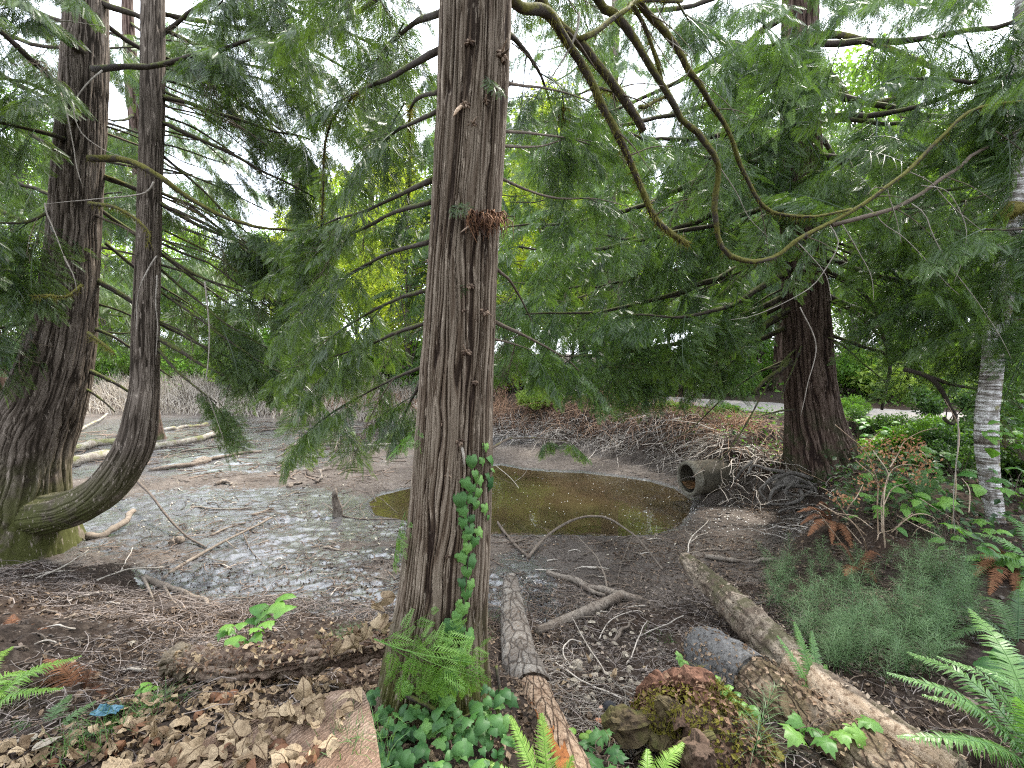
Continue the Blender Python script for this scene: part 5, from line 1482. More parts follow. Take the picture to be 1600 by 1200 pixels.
def shell(root, pts, radii, a0, a1, name, mat, n=24, k=14, lift=.004, jag=.03, seed=0, label=None):
    """a curved piece of bark or wood lying on a log: part of a cylinder wall with a ragged rim and real thickness"""
    rnd = np.random.default_rng(seed)
    pr = smooth(np.c_[np.asarray(pts, float), np.asarray(radii, float)], n)
    P, rad = pr[:, :3], pr[:, 3]
    T = unit(np.gradient(P, axis=0)); S = unit(np.cross(T, [0, 0, 1.0])); U = np.cross(S, T)
    rows = []
    for off in (lift, -.01):
        t = np.linspace(0, 1, k)[None, :]
        lo = a0 + jag * 3 * rnd.normal(size=(n, 1)); hi = a1 + jag * 3 * rnd.normal(size=(n, 1))
        A = np.radians(lo * 1.0) * (1 - t) + np.radians(hi) * t
        r = rad[:, None] + off + (lift * .8 * vnoise(A * 3 + seed, np.arange(n)[:, None] * .5 + 0 * A) + .0035 * vnoise(A * 9 + seed, np.arange(n)[:, None] * 1.3 + 0 * A) if off > 0 else 0)
        Pj = P + T * 0
        rows.append(Pj[:, None] + S[:, None] * (np.sin(A) * r)[..., None] + U[:, None] * (np.cos(A) * r)[..., None])
    V = np.concatenate([rows[0].reshape(-1, 3), rows[1].reshape(-1, 3)])
    i = np.arange(n * k).reshape(n, k); j = i + n * k
    qd = lambda g: np.stack([g[:-1, :-1], g[1:, :-1], g[1:, 1:], g[:-1, 1:]], -1).reshape(-1, 4)
    Q = [qd(i)]
    for e in (0, -1):
        Q.append(np.stack([i[:-1, e], i[1:, e], j[1:, e], j[:-1, e]], -1)); Q.append(np.stack([i[e, :-1], i[e, 1:], j[e, 1:], j[e, :-1]], -1))
    mb = MB(); mb.add(V, np.concatenate(Q))
    o = mb.build(name, mat, root)
    if label: o['label'] = label
    return o

# log A, right of the middle trunk, pointing at the puddle
pA = [(798, 905, 4.1), (800, 936, 3.85), (804, 976, 3.45), (814, 1039, 2.85), (831, 1086, 2.55), (847, 1132, 2.24), (873, 1192, 1.92), (900, 1270, 1.62)]
rA = [.060, .082, .098, .112, .113, .117, .12, .125]
PA = path(pA)
LA = log_thing('fallen_log', 'grey peeling log running from the puddle side to the ferns beside the middle trunk', PA, np.array(rA) - .006, M_innerwood, 3, amp=.010, ridge=14, rough=.002)
shell(LA, PA[:5], rA[:5], -150, 150, 'bark_sheet', M_logA, n=80, k=40, lift=.004, seed=1, label='grey bark still on')
shell(LA, PA[3:5] + np.array([0, 0, .004]), np.array(rA[3:5]) + .004, -95, 90, 'bark_sheet', M_logA, n=14, k=20, lift=.006, seed=8, label='grey bark still on')
shell(LA, PA[4:8], np.array(rA[4:8]), 45, 125, 'bark_sheet', M_logC, n=24, k=10, lift=.003, seed=5, label='brown bark strip')
shell(LA, PA[5:8], np.array(rA[5:8]) - .004, -5, 28, 'rot_pocket', M_orange, n=16, k=8, lift=.003, seed=6, label='orange rotted pocket')
# log B, long pale
PB = path([(1068, 872, 4.45), (1085, 888, 4.2), (1125, 925, 3.75), (1172, 970, 3.2), (1247, 1050, 2.62), (1330, 1110, 2.3), (1400, 1150, 2.12), (1500, 1215, 1.9)])
rB = [.050, .075, .105, .118, .125, .115, .085, .07]
LB = log_thing('fallen_log', 'long pale weathered log with peeling holes lying next to the horsetails', PB, rB, M_logB, 12, amp=.020, ridge=16, wob=.14, nr=200, ns=64, rough=.007)
rnd = np.random.default_rng(3)
for k, (px, py, Y) in enumerate([(1128, 918, 3.62), (1140, 935, 3.5), (1155, 955, 3.3), (1172, 962, 3.15), (1205, 985, 2.9), (1240, 1020, 2.62)]):
    p = at(px, py, Y); mb = MB()
    s = .030
    tubes(mb, smooth(np.array([p + (-.5 * s, .0, -.3 * s), p + (0, -.2 * s, .25 * s), p + (.9 * s, -.2 * s, -.4 * s)]), 6)[None], (s * np.array([.25, .5, .55, .5, .4, .2]))[None], 7, .5, jag=.2)
    mb.build('bark_flake', M_logB if k % 2 else M_innerwood, LB)
shell(LB, PB[4:8], np.array(rB[4:8]) + .002, 15, 80, 'pale_splinter', peel_mat('pale splintered wood', (.42, .33, .24), (.30, .22, .15), (.12, .075, .045), stretch=(5, 1, 5)), n=22, k=8, lift=.012, seed=15, jag=.9, label='pale splintered strip')
# log C, thicker and brown, in front of B
PC = path([(1088, 1012, 2.95), (1110, 1022, 2.85), (1180, 1072, 2.52), (1290, 1150, 2.2), (1380, 1215, 1.98), (1500, 1310, 1.72)])
rC = [.105, .135, .150, .155, .155, .15]
LC_ = log_thing('fallen_log', 'thick brown crumbling log with a grey cracked end in front of the pale log', PC, rC, M_logC, 22, amp=.018, ridge=18, wob=.10, nr=200, ns=80, rough=.007)
shell(LC_, PC[:3], np.array(rC[:3]) + .003, -110, 120, 'grey_end', peel_mat('silver cracked wood', (.15, .145, .138), (.105, .10, .095), (.035, .032, .03), stretch=(2, 2, 8)), n=14, k=26, lift=.010, seed=17, jag=.8, label='silver grey cracked end')
# mossy strip beside the rotten stump
# rotten red-brown stump
M_rot = peel_mat('red rotten wood', (.11, .052, .032), (.17, .088, .056), (.035, .016, .010), sc1=9)
M_mossy = peel_mat('mossy rotten wood', (.075, .053, .032), (.115, .088, .045), (.028, .02, .014), moss=(.075, .075, .02))
sp0 = at(1062, 1120, 2.15)
STP = thing('rotten_stump', 'red-brown rotten stump with yellow moss, hollow and crumbling beside the brown log', 'stump', (sp0[0], sp0[1], h1(sp0[0], sp0[1])))
rnd = np.random.default_rng(14)
for nm, m, n_, cen, spr, sz in [('rotten_wood', M_rot, 26, (1065, 1085, 2.22), (42, 26, .10), (.030, .075)), ('mossy_wood', M_mossy, 30, (1075, 1150, 2.0), (60, 30, .10), (.030, .075)), ('crumbling_wood', peel_mat('dark crumbling wood', (.06, .036, .024), (.10, .066, .045), (.022, .014, .009), sc1=10), 26, (1110, 1170, 1.92), (70, 30, .10), (.03, .07))]:
    mb = MB()
    for k in range(n_):
        c = at(cen[0] + rnd.normal() * spr[0] * .6, cen[1] + rnd.normal() * spr[1] * .6, cen[2] + rnd.normal() * spr[2] * .6)
        d = unit(np.array([rnd.normal(), rnd.normal() * .7, rnd.normal() * .5])); L = rnd.uniform(.04, .12); r = rnd.uniform(*sz)
        P = np.array([c - d * L, c - d * L * .3 + rnd.normal(size=3) * .01, c + d * L * .4, c + d * L])
        trunk(mb, P, r * np.array([.35, .9, 1.0, .5]), 30, 26, 8, r * .4, seed=int(rnd.integers(1, 90)), wob=.3, cap=True, rough=.010, zs=3)
    mb.build(nm, m, STP, shade=False)
mb = MB(); trunk(mb, path([(1085, 1055, 2.2), (1130, 1090, 2.1), (1175, 1140, 2.0), (1215, 1195, 1.9)]), np.array([.015, .032, .036, .035]), 40, 70, 8, .012, seed=44, wob=.3, cap=True, rough=.008, zs=3)
mb.build('moss_strip', peel_mat('yellow moss cushion', (.13, .11, .018), (.085, .08, .02), (.05, .045, .012), sc1=14), STP)
moss_tufts(STP, smooth(path([(1085, 1050, 2.15), (1130, 1085, 2.05), (1175, 1135, 1.95), (1215, 1190, 1.85)]), 12), .04, 1100, 5, .022)
moss_tufts(STP, smooth(path([(1020, 1115, 2.05), (1060, 1110, 2.0), (1110, 1140, 1.9)]), 12), .09, 900, 6, .022)

# sawn log in the bottom left corner: the pale cut face looks up
def sawn_material():
    m, nt, b, out = newmat('sawn wood')
    v = ocoord(nt)
    wv = nd(nt, 'TexWave', {'Vector': nd(nt, 'Mapping', {'Vector': v, 'Rotation': (0, 0, .55)}).outputs[0], 'Scale': 26.0, 'Distortion': 5.0, 'Detail': 4.0, 'Detail Scale': 2.0}).outputs['Fac']
    n1 = noise_n(nt, v, 7.0, 5, .7); n2 = noise_n(nt, v, 60.0, 5, .7)
    col = ramp(nt, n1, [(.32, (.17, .105, .07)), (.5, (.30, .205, .145)), (.7, (.40, .30, .225))])
    col = mixc(nt, ramp(nt, wv, [(.05, .55), (.45, 0.0)]), col, (.11, .065, .042))
    col = mixc(nt, ramp(nt, n2, [(.34, .7), (.46, 0.0)]), col, (.10, .06, .04))
    nt.links.new(col, b.inputs['Base Color']); b.inputs['Roughness'].default_value = .9; b.inputs['Specular IOR Level'].default_value = .15
    h = nd(nt, 'Math', {0: wv, 1: n2}, operation='ADD').outputs[0]
    bumpn(nt, h, .8, .012, b)
    return m
M_sawn = sawn_material()
SZ = 1.20
_sawn = [(-.50, 1.66), (-.47, 1.60), (-.385, 1.40), (-.345, 1.29), (-.30, 1.05), (-.30, .85), (-1.5, .75), (-1.62, 1.15), (-1.35, 1.28), (-1.0, 1.44), (-.72, 1.58), (-.58, 1.655)]
def on_plane(px, py, z):
    return px_ground(px, py, z)
_sp = [on_plane(px, py, SZ)[:2] for px, py in [(566, 1073), (573, 1085), (586, 1135), (595, 1190), (603, 1250), (600, 1330)]] + [(-1.35, .78)] + [on_plane(px, py, SZ)[:2] for px, py in [(-60, 1260), (80, 1225), (200, 1192), (285, 1163), (350, 1138), (420, 1112), (490, 1085), (535, 1073)]]
sawn = thing('sawn_log', 'sawn log end with a pale saw-marked face, half covered by tan leaves', 'log', (-.8, 1.15, h1(-.8, 1.15)))
_o = np.array(_sp); nS = len(_o)
_cS = _o.mean(0)
mb = MB(); rings = []
for f, dz in ((.0, 0), (.35, .0), (.6, .0), (.8, .0), (.94, 0), (1.0, -.008), (1.015, -.08), (1.0, -.30), (.97, -.6)):
    fine = smooth(np.c_[np.vstack([_o, _o[:1]]), np.zeros(nS + 1)], 161)[:-1, :2]
    rg = _cS + (fine - _cS) * f
    rg = rg * (1 + .004 * vnoise(np.arange(160) * .6, f * 9)[:, None])
    zz = SZ + dz + .006 * vnoise(rg[:, 0] * 5, rg[:, 1] * 60) + .01 * vnoise(rg[:, 0] * 3, rg[:, 1] * 3)
    rings.append(np.c_[rg, zz])
V = np.concatenate(rings); gi = np.arange(len(V)).reshape(len(rings), 160)
mb.add(V[:5 * 160 + 160], np.stack([gi[:5], np.roll(gi[:5], -1, 1), np.roll(gi[1:6], -1, 1), gi[1:6]], -1).reshape(-1, 4))
mb.build('sawn_face', M_sawn, sawn)
mb = MB(); mb.add(V[5 * 160:], (np.stack([gi[5:-1], np.roll(gi[5:-1], -1, 1), np.roll(gi[6:], -1, 1), gi[6:]], -1) - 5 * 160).reshape(-1, 4))
mb.build('bark_side', M_logmud, sawn)
# crumbling log behind it
PR = path([(268, 1040, 2.35), (300, 1040, 2.3), (360, 1042, 2.25), (440, 1035, 2.2), (530, 1020, 2.15), (610, 1005, 2.15)])
log_thing('rotten_log', 'crumbling brown log buried in leaf litter with a rough broken end by the small fern', PR, [.04, .058, .064, .06, .05, .035], peel_mat('crumbly brown log', (.12, .08, .057), (.20, .15, .11), (.045, .026, .018), sc1=8), 51, amp=.035, ridge=12, wob=.22, ns=80, nr=180, rough=.016)
_e = at(272, 1035, 2.3)
tag(log_thing('rotten_log', 'pale knobbly lump of rotten wood at the broken left end of the brown log', np.array([_e + (-.06, 0, -.02), _e, _e + (.10, -.02, -.02)]), [.035, .055, .045], peel_mat('pale rotten lump', (.21, .17, .12), (.14, .11, .075), (.055, .04, .028), sc1=10), 55, amp=.03, wob=.3, ns=50, nr=50, rough=.022))

cracks(M_logC, 15.0, (.045, .028, .018), (1, .5, .6))
cracks(M_innerwood, 16.0, (.06, .034, .02), (1.6, .22, .5))
# ---- sticks and fallen branches, each laid where it lies
def gpath(pts, r, lift=.6):
    out = []
    for p in pts:
        g = onground(p[0], p[1])
        if len(p) > 2: g = g + np.array([0, 0, p[2]])
        out.append(g + np.array([0, 0, r * lift]))
    return np.array(out)
def stick(name, label, pts, r0, r1, mat, seed, cat='branch', side=(), group=None, ns=7, wob=.5, n=22):
    P0 = gpath(pts, r0)
    P = smooth(P0, n); t = np.linspace(0, 1, n); l = np.linalg.norm(P[-1] - P[0])
    P = P + wob * r0 * 2 * np.c_[vnoise(t * 6 + seed, t * 0), vnoise(t * 6, t * 0 + seed), .5 * vnoise(t * 6, t * 0, seed + 2.)]
    mb = MB(); tubes(mb, P[None], ((r0 + (r1 - r0) * t) * (1 + .15 * vnoise(t * 20 + seed, t * 0)))[None], ns, .5, jag=.06)
    rnd = np.random.default_rng(seed)
    if not side:
        o = mb.build(name, mat, None, origin=P[0])
        return tag(o, label, cat, group)
    root = thing(name, label, cat, P[0], group)
    mb.build('stem', mat, root)
    for sd in side:
        q = gpath(sd, r1)
        k = np.argmin(np.linalg.norm(P - q[0], axis=1))
        if np.linalg.norm(P[k] - q[0]) < .4: q[0] = P[k]
        m2 = MB(); tubes(m2, smooth(q, 12)[None], np.linspace(r1 * .9, r1 * .35, 12)[None], 5, .5, jag=.06)
        m2.build('twig', mat, root)
    return root
S = stick
S('fallen_branch', 'brown bent branch arching out of the mud below the puddle', [(826, 872), (850, 852, .06), (880, 838, .14), (915, 830, .2), (950, 832, .2), (985, 848, .14), (1012, 868, .06), (1036, 890)], .021, .010, M_stick, 1, side=[[(975, 848, .15), (970, 890, .04), (963, 925)]])
S('fallen_branch', 'brown branch leaning from the middle trunk down to the arching branch', [(766, 812, .08), (785, 832, .05), (800, 850, .02), (826, 873)], .020, .016, M_stick, 2, side=[[(800, 852, .02), (815, 848, .02), (833, 838)]])
S('stick', 'pale stick lying in the near edge of the puddle beside the middle trunk', [(760, 831), (800, 826), (830, 822)], .022, .02, M_stickpale, 3, cat='stick')
S('fallen_branch', 'dark muddy branch sloping across the mud above the short grey log', [(856, 897), (890, 908), (930, 922), (970, 935), (1002, 942)], .03, .042, M_logmud, 4, side=[[(900, 910), (925, 928), (945, 934)]], n=26, ns=10)
tag(log_thing('fallen_log', 'short muddy log lying under the end of the dark branch', gpath([(840, 993), (880, 977), (925, 958), (968, 938)], .045, .8), [.03, .045, .048, .05], M_logmud, 5, amp=.008, ns=16, nr=30))
S('stick', 'thin stick standing up from the mud right of the short log', [(950, 924), (935, 890, .10), (903, 855, .12)], .010, .004, M_stick, 7, cat='stick')
S('stick', 'pale forked twig at the tip of the long pale log', [(1074, 872, .06), (1081, 856, .14), (1108, 832, .16)], .008, .004, M_stickpale, 8, cat='stick', side=[[(1081, 856, .14), (1072, 850, .16), (1070, 845, .18)]])
S('stick', 'short pale stick on the mud below the culvert', [(1080, 848), (1092, 838), (1108, 832)], .009, .006, M_stickpale, 108, cat='stick')
S('fallen_branch', 'dark branch half sunk in mud right of the long log tip', [(1105, 872), (1140, 878), (1180, 880), (1215, 878)], .03, .02, M_logmud, 9)
S('fallen_branch', 'dark crooked branch in the shaded mud above the horsetails', [(1140, 860), (1100, 862), (1070, 868)], .015, .01, M_logmud, 10)
S('stick', 'long thin pale stick across the grey litter between the logs', [(1068, 968, .03), (1030, 985, .02), (985, 1000)], .005, .004, M_stickpale, 11, cat='stick')
S('stick', 'pale curved twig hooking up in the litter right of the grey log', [(890, 1040), (882, 1030, .02), (882, 1018, .04), (893, 1010, .05), (910, 1012, .04)], .006, .004, M_stickpale, 12, cat='stick')
S('stick', 'long thin pale stick pointing at the rotten stump', [(868, 1040, .02), (920, 1075, .02), (960, 1090, .01), (1003, 1108)], .006, .004, M_stickpale, 13, cat='stick')
S('stick', 'pale twig leaning over the litter left of the rotten stump', [(970, 1095), (940, 1055, .05), (915, 1020, .08), (895, 985, .1)], .005, .003, M_stickpale, 14, cat='stick')
S('stick', 'pale twig leaning up to the right above the rotten stump', [(980, 1040), (1000, 1005, .06), (1010, 990, .1)], .006, .003, M_stickpale, 15, cat='stick')
S('stick', 'crooked pale twig above the bark litter', [(935, 1000), (955, 975, .03), (990, 962, .04), (1010, 960)], .006, .003, M_stickpale, 16, cat='stick')
S('stick', 'brown curved root sticking out of the litter near the short log', [(955, 1010), (975, 990, .03), (990, 970, .02)], .016, .008, M_stick, 17, cat='stick')
# left mud
S('fallen_branch', 'long dark branch on the wet mud reaching toward the hooked cedar stem', [(250, 907), (300, 876), (350, 851, .02), (400, 826, .03), (425, 812, .02)], .022, .010, M_stick, 21, side=[[(400, 826, .03), (425, 812, .03), (440, 826)], [(380, 835, .03), (392, 860), (410, 880)], [(350, 851, .02), (372, 858), (395, 850)]])
S('fallen_branch', 'thin branch running from the foot of the hooked stem onto the wet mud', [(205, 777, .35), (235, 800, .24), (262, 826, .12), (290, 845, .03), (318, 858)], .022, .011, M_stick, 22)
S('fallen_branch', 'stout bare branch at the edge of the dark bank', [(222, 913, .05), (258, 922, .03), (298, 935), (326, 950)], .032, .018, M_stick, 23, side=[[(225, 915, .04), (238, 935), (245, 955)], [(250, 920), (270, 940), (282, 952)]], ns=9)
S('fallen_branch', 'grey broken branch lying against the foot of the twin cedar', [(135, 843), (165, 838, .02), (190, 828, .06), (209, 814, .12)], .045, .035, M_stick, 24, ns=9)
S('stick', 'white twig lying on the dark bank', [(150, 908), (200, 893, .02), (255, 887)], .009, .006, M_stickpale, 25, cat='stick')
S('stick', 'pale forked twig on the dark bank left of the white twig', [(55, 905), (100, 890, .03), (140, 866, .05)], .008, .005, M_stickpale, 26, cat='stick', side=[[(118, 880, .03), (135, 876, .02), (143, 870)]])
S('stick', 'short pale flat stick near the foot of the twin cedar', [(25, 868), (48, 864), (70, 863)], .017, .013, M_stickpale, 27, cat='stick')
S('stick', 'pale twig below the white twig', [(105, 940), (145, 932, .02), (185, 925)], .008, .005, M_stickpale, 28, cat='stick')
S('stick', 'small upright pale twig on the dark bank', [(190, 892), (200, 878, .05), (209, 866, .08)], .007, .004, M_stickpale, 29, cat='stick')
S('stick', 'long thin twig crossing the dark bank', [(20, 905), (90, 897, .02), (145, 890)], .007, .004, M_stickpale, 129, cat='stick')
S('fallen_log', 'long dry log on the far mud left of the hooked stem', [(85, 733), (150, 718), (215, 706), (300, 691), (366, 676)], .115, .075, M_logfar, 30, cat='log', wob=.25, ns=12, n=30)
S('fallen_log', 'shorter mossy log lying behind the long dry log', [(88, 716), (130, 702), (160, 696), (187, 694)], .11, .10, M_logfar, 31, cat='log', wob=.25, ns=12)
S('fallen_log', 'thin dark log with a knobbly end on the far mud', [(232, 737), (290, 730), (322, 722), (350, 715), (412, 706)], .05, .03, M_logmud, 32, cat='log', ns=9, n=28)
tag(log_thing('driftwood', 'knobbly piece of wood on the thin dark log', gpath([(300, 727), (318, 723), (328, 721)], .05), [.05, .09, .05], M_logmud, 33, cat='wood', ns=14, nr=14, wob=.3))
S('fallen_branch', 'dark branch with curling pale twigs on the far mud', [(455, 697), (490, 698), (512, 696), (532, 697)], .045, .03, M_logmud, 34, side=[[(500, 697), (505, 690, .1), (518, 682, .35), (524, 690, .3)], [(512, 696), (528, 694, .2), (524, 705, .05), (515, 712)], [(470, 700), (495, 704, .05), (505, 714)], [(480, 698), (460, 706, .05), (430, 716)], [(495, 700), (515, 690, .3), (530, 688, .25), (530, 700)]])
S('fallen_log', 'dry log near the straw on the far shore', [(255, 674), (290, 669), (322, 664)], .07, .06, M_logfar, 35, cat='log', ns=9)
S('fallen_branch', 'dry branch slanting on the far shore behind the hooked stem', [(112, 682), (140, 668, .05), (170, 652, .1)], .05, .03, M_logfar, 36)
S('fallen_branch', 'long thin dark branch along the far water film', [(410, 674), (470, 670), (530, 668), (590, 670)], .035, .02, M_logmud, 37)
S('stick', 'long dark stick on the far mud under the hooked stem', [(285, 706), (330, 702, .02), (345, 700)], .025, .015, M_stick, 38, cat='stick')
S('stick', 'dark stick on the wet mud left of the snag', [(298, 792), (340, 797), (395, 794)], .014, .008, M_stick, 39, cat='stick')
S('stick', 'dark stick on the mud in front of the snag', [(505, 856), (530, 860), (562, 863)], .014, .009, M_stick, 40, cat='stick')
S('stick', 'pale stick on the far water film left of the middle trunk', [(570, 696), (605, 695), (645, 692)], .03, .02, M_stickpale, 41, cat='stick')
S('stick', 'dark curved stick on the dry mud', [(340, 758), (350, 755, .03), (360, 759)], .035, .02, M_logmud, 42, cat='stick')
S('stick', 'small dark chunk of wood on the dry mud', [(450, 762), (460, 757), (474, 755)], .035, .02, M_logmud, 43, cat='stick')
S('stick', 'dark stub poking out of the dry mud', [(494, 756), (500, 752, .04), (502, 747, .12)], .03, .02, M_logmud, 44, cat='stick')
S('stick', 'dark stick by the wet mud streak', [(395, 806), (410, 800), (427, 795)], .02, .012, M_logmud, 45, cat='stick')
S('stick', 'crooked dark stick lying on the mud below the streak', [(330, 838), (350, 828), (385, 818)], .018, .01, M_logmud, 46, cat='stick')
S('fallen_branch', 'dark bare branch reaching from the snag to the middle trunk', [(520, 800), (540, 808), (570, 812), (620, 812)], .014, .008, M_stick, 47, side=[[(540, 806), (560, 796, .05), (588, 785, .1), (622, 808, .05)], [(560, 797, .05), (555, 782, .1)], [(520, 800), (505, 792, .06), (498, 794)]])
S('stick', 'thin dark twig standing at the puddle edge', [(588, 786), (578, 768, .1), (565, 755, .15)], .010, .005, M_stick, 48, cat='stick')
S('stick', 'thin pale twig drooping over the puddle', [(775, 742, .2), (800, 765, .2), (822, 790, .1), (832, 816)], .006, .004, M_stickpale, 49, cat='stick', side=[[(805, 768, .2), (818, 762, .25), (828, 748, .3)]])
S('fallen_branch', 'thin mossy branch over the mud right of the middle trunk', [(770, 712, .15), (800, 694, .2), (830, 690, .2), (870, 700, .1)], .012, .006, M_stick, 50)
S('fallen_log', 'small dark clod of wood on the wet mud', [(270, 850), (277, 847), (286, 847)], .04, .05, M_logmud, 51, cat='wood', ns=9)
# snag stake
g = onground(527, 806); sg = thing('wood_snag', 'short dark broken stake standing in the mud left of the puddle', 'snag', g)
mb = MB(); trunk(mb, np.array([g + (0, 0, -.05), g + (.01, 0, .10), g + (-.02, 0, .22), g + (-.03, 0, .30)]), [.07, .065, .05, .03], 18, 24, 6, .02, seed=4, wob=.2, cap=True); mb.build('stake', M_logmud, sg)
mb = MB(); tubes(mb, (g + np.array([(-.02, 0, .26), (-.03, 0, .34), (-.015, 0, .42)]))[None], np.array([.035, .035, .01])[None], 7, .4, jag=.2); mb.build('splinter', M_logmud, sg)
rnd = np.random.default_rng(77)
# more small sticks strewn over the near and middle mud
SPOTS = [((330, 620), (830, 960), 26), ((870, 1040), (860, 1000), 22), ((250, 640), (700, 800), 26), ((780, 1200), (835, 900), 14), ((20, 260), (900, 1060), 18)]
kk = 0
for (xa, xb), (ya, yb), n in SPOTS:
    for j in range(n):
        px, py = rnd.uniform(xa, xb), rnd.uniform(ya, yb)
        a = rnd.normal() * .5; l = rnd.uniform(12, 50) * (1 if py > 820 else .7); c = rnd.normal() * 6
        dx, dy = l * math.cos(a) * rnd.choice([-1, 1]), l * math.sin(a) * .4
        try:
            S('stick', ['small brown stick lying flat on the mud', 'small pale stick lying on the mud'][kk % 4 == 3], [(px, py), (px + dx * .5, py + dy * .5 + c * .3, .015), (px + dx, py + dy)], rnd.uniform(.005, .011), .004, M_stickpale if kk % 4 == 3 else M_stick, 300 + kk, cat='stick', group='small sticks strewn on the mud', ns=5, n=9)
        except Exception: pass
        kk += 1

# ---- culvert
cd = unit(np.array([.965, .24, .035])); cm = at(1073, 748, 7.75)
cul = thing('culvert_pipe', 'mud-stained concrete culvert pipe poking out of the bank at the puddle', 'culvert', (cm[0], cm[1], cm[2] - .3))
def pipe(mb, r_prof, axis0, d, ns=64):
    side = unit(np.cross(d, [0, 0, 1.0])); up = np.cross(side, d)
    a = np.arange(ns) / ns * 2 * np.pi
    V = []
    for s, r in r_prof:
        V.append(axis0 + d * s + (side[None] * np.cos(a)[:, None] + up[None] * np.sin(a)[:, None]) * r)
    V = np.concatenate(V); k = len(r_prof); i = np.arange(k * ns).reshape(k, ns)
    mb.add(V, np.stack([i[:-1], np.roll(i[:-1], -1, 1), np.roll(i[1:], -1, 1), i[1:]], -1).reshape(-1, 4))
M_conc = peel_mat('stained concrete', (.060, .053, .038), (.098, .086, .063), (.028, .023, .017), sc1=3)
mb = MB(); pipe(mb, [(.075, .278), (1.2, .278), (2.2, .278)], cm, cd); pipe(mb, [(2.25, .01), (2.2, .232), (1.0, .232), (.03, .232)], cm, cd); mb.build('barrel', M_conc, cul)
mb = MB(); pipe(mb, [(.03, .231), (.0, .236), (-.004, .25), (.0, .276), (.012, .288), (.09, .292), (.12, .288), (.135, .277)], cm, cd); mb.build('collar', peel_mat('pale concrete rim', (.19, .175, .14), (.13, .118, .09), (.06, .05, .036), sc1=5), cul)
mb = MB(); side = unit(np.cross(cd, [0, 0, 1.0])); up = np.cross(side, cd)
t = np.linspace(-1, 1, 9)
V = [cm + cd * s + side * (.205 * k) + up * (-.232 * math.sqrt(1 - (.205 * k / .232) ** 2) + .012 + (.05 if abs(k) < .8 else .0)) for s in (.03, 1.0) for k in t]
i = np.arange(18).reshape(2, 9); mb.add(np.array(V), np.stack([i[0, :-1], i[0, 1:], i[1, 1:], i[1, :-1]], -1))
mb.build('silt', peel_mat('orange silt', (.20, .10, .04), (.13, .08, .04), (.08, .05, .03)), cul)

# ---- grey tangle of roots at the foot of the big cedar
g = onground(1215, 790); rt = thing('root_tangle', 'grey gnarled knot of exposed roots left of the big cedar foot', 'roots', g)
M_rootw = peel_mat('bleached root wood', (.15, .135, .12), (.09, .08, .07), (.03, .025, .02), sc1=8)
TR = [[(1290, 765, 6.95), (1250, 750, 6.8), (1218, 742, 6.75), (1200, 752, 6.7), (1195, 770, 6.7)], [(1285, 770, 6.85), (1245, 758, 6.7), (1215, 760, 6.65), (1205, 780, 6.6), (1212, 790, 6.6), (1245, 790, 6.6)], [(1280, 760, 6.9), (1262, 775, 6.65), (1240, 772, 6.6), (1225, 765, 6.6)],
      [(1268, 748, 6.85), (1240, 740, 6.75), (1212, 748, 6.7), (1190, 765, 6.7), (1200, 785, 6.6)], [(1250, 765, 6.7), (1255, 780, 6.6), (1230, 788, 6.55), (1200, 788, 6.55)], [(1225, 738, 6.75), (1205, 735, 6.75), (1180, 728, 6.8), (1170, 742, 6.75)], [(1290, 780, 6.8), (1265, 790, 6.6), (1225, 795, 6.5), (1215, 800, 6.5)], [(1175, 720, 6.85), (1160, 735, 6.85), (1150, 750, 6.9)], [(1240, 752, 6.62), (1228, 768, 6.55), (1236, 782, 6.55)], [(1262, 752, 6.7), (1275, 768, 6.6), (1270, 785, 6.6)]]
for k, pts in enumerate(TR):
    limb(rt, path(pts), .042 - .0025 * k, .014, M_rootw, name='root', n=22, ns=9, wob=.35, seed=900 + k)
mb = MB(); c = at(1230, 752, 6.78); trunk(mb, np.array([c + (-.18, 0, -.1), c, c + (.2, .05, .0)]), [.06, .10, .06], 24, 20, 5, .03, seed=5, wob=.3, cap=True); mb.build('root_boss', M_rootw, rt)

# ---- ferns
def frond(root, base, mid, tip, mat, width=.09, npair=26, droop=.2, seed=0, name='frond', up=(0, 0, 1)):
    rnd = np.random.default_rng(seed)
    n = npair * 2
    C = smooth(np.array([base, mid, tip]), n + 6)
    T = unit(np.gradient(C, axis=0))
    mb = MB()
    L = np.linalg.norm(tip - base)
    tubes(mb, C[None], np.linspace(.0035, .0010, len(C))[None], 4, .2, cap=False)
    V, Tt, A = [], [], []
    for k in range(5, len(C) - 1):
        f = (k - 5) / (len(C) - 6)
        w = width * (.55 + .45 * min(1, f * 4)) * (1 - f ** 2.2) + .008
        sd = unit(np.cross(T[k], up)); nm = np.cross(sd, T[k])
        for s in (-1, 1):
            d = unit(sd * s * 1.0 + T[k] * (.28 + .3 * f) + nm * (-droop + .12 * rnd.normal()) + T[k] * .1 * rnd.normal())
            p = C[k]; bw = L / n * .92
            m1 = p + d * w * .5 + nm * .10 * w; e = p + d * w * rnd.uniform(.9, 1.06) - nm * .08 * w
            b0, b1 = p - T[k] * bw * .45, p + T[k] * bw * .5
            j = len(V)
            V += [b0, b1, m1 + T[k] * bw * .48, m1 - T[k] * bw * .30, e]
            Tt += [(j, j + 1, j + 2), (j, j + 2, j + 3), (j + 3, j + 2, j + 4)]
            A += [np.clip(.35 + .4 * f + .2 * rnd.normal(), 0, 1)] * 5
    mb.add(np.array(V), tris=Tt, a=A)
    return mb.build(name, mat, root, shade=False)
M_fern = leaf_mat('sword fern', (.045, .12, .03), (.16, .30, .07), trans=.35, rough=.42, spec=.5)
M_fernb = leaf_mat('bright fern', (.10, .22, .03), (.27, .42, .08), trans=.4, rough=.45)
M_fernd = leaf_mat('dark fern', (.03, .075, .025), (.09, .16, .045), trans=.3, rough=.5)
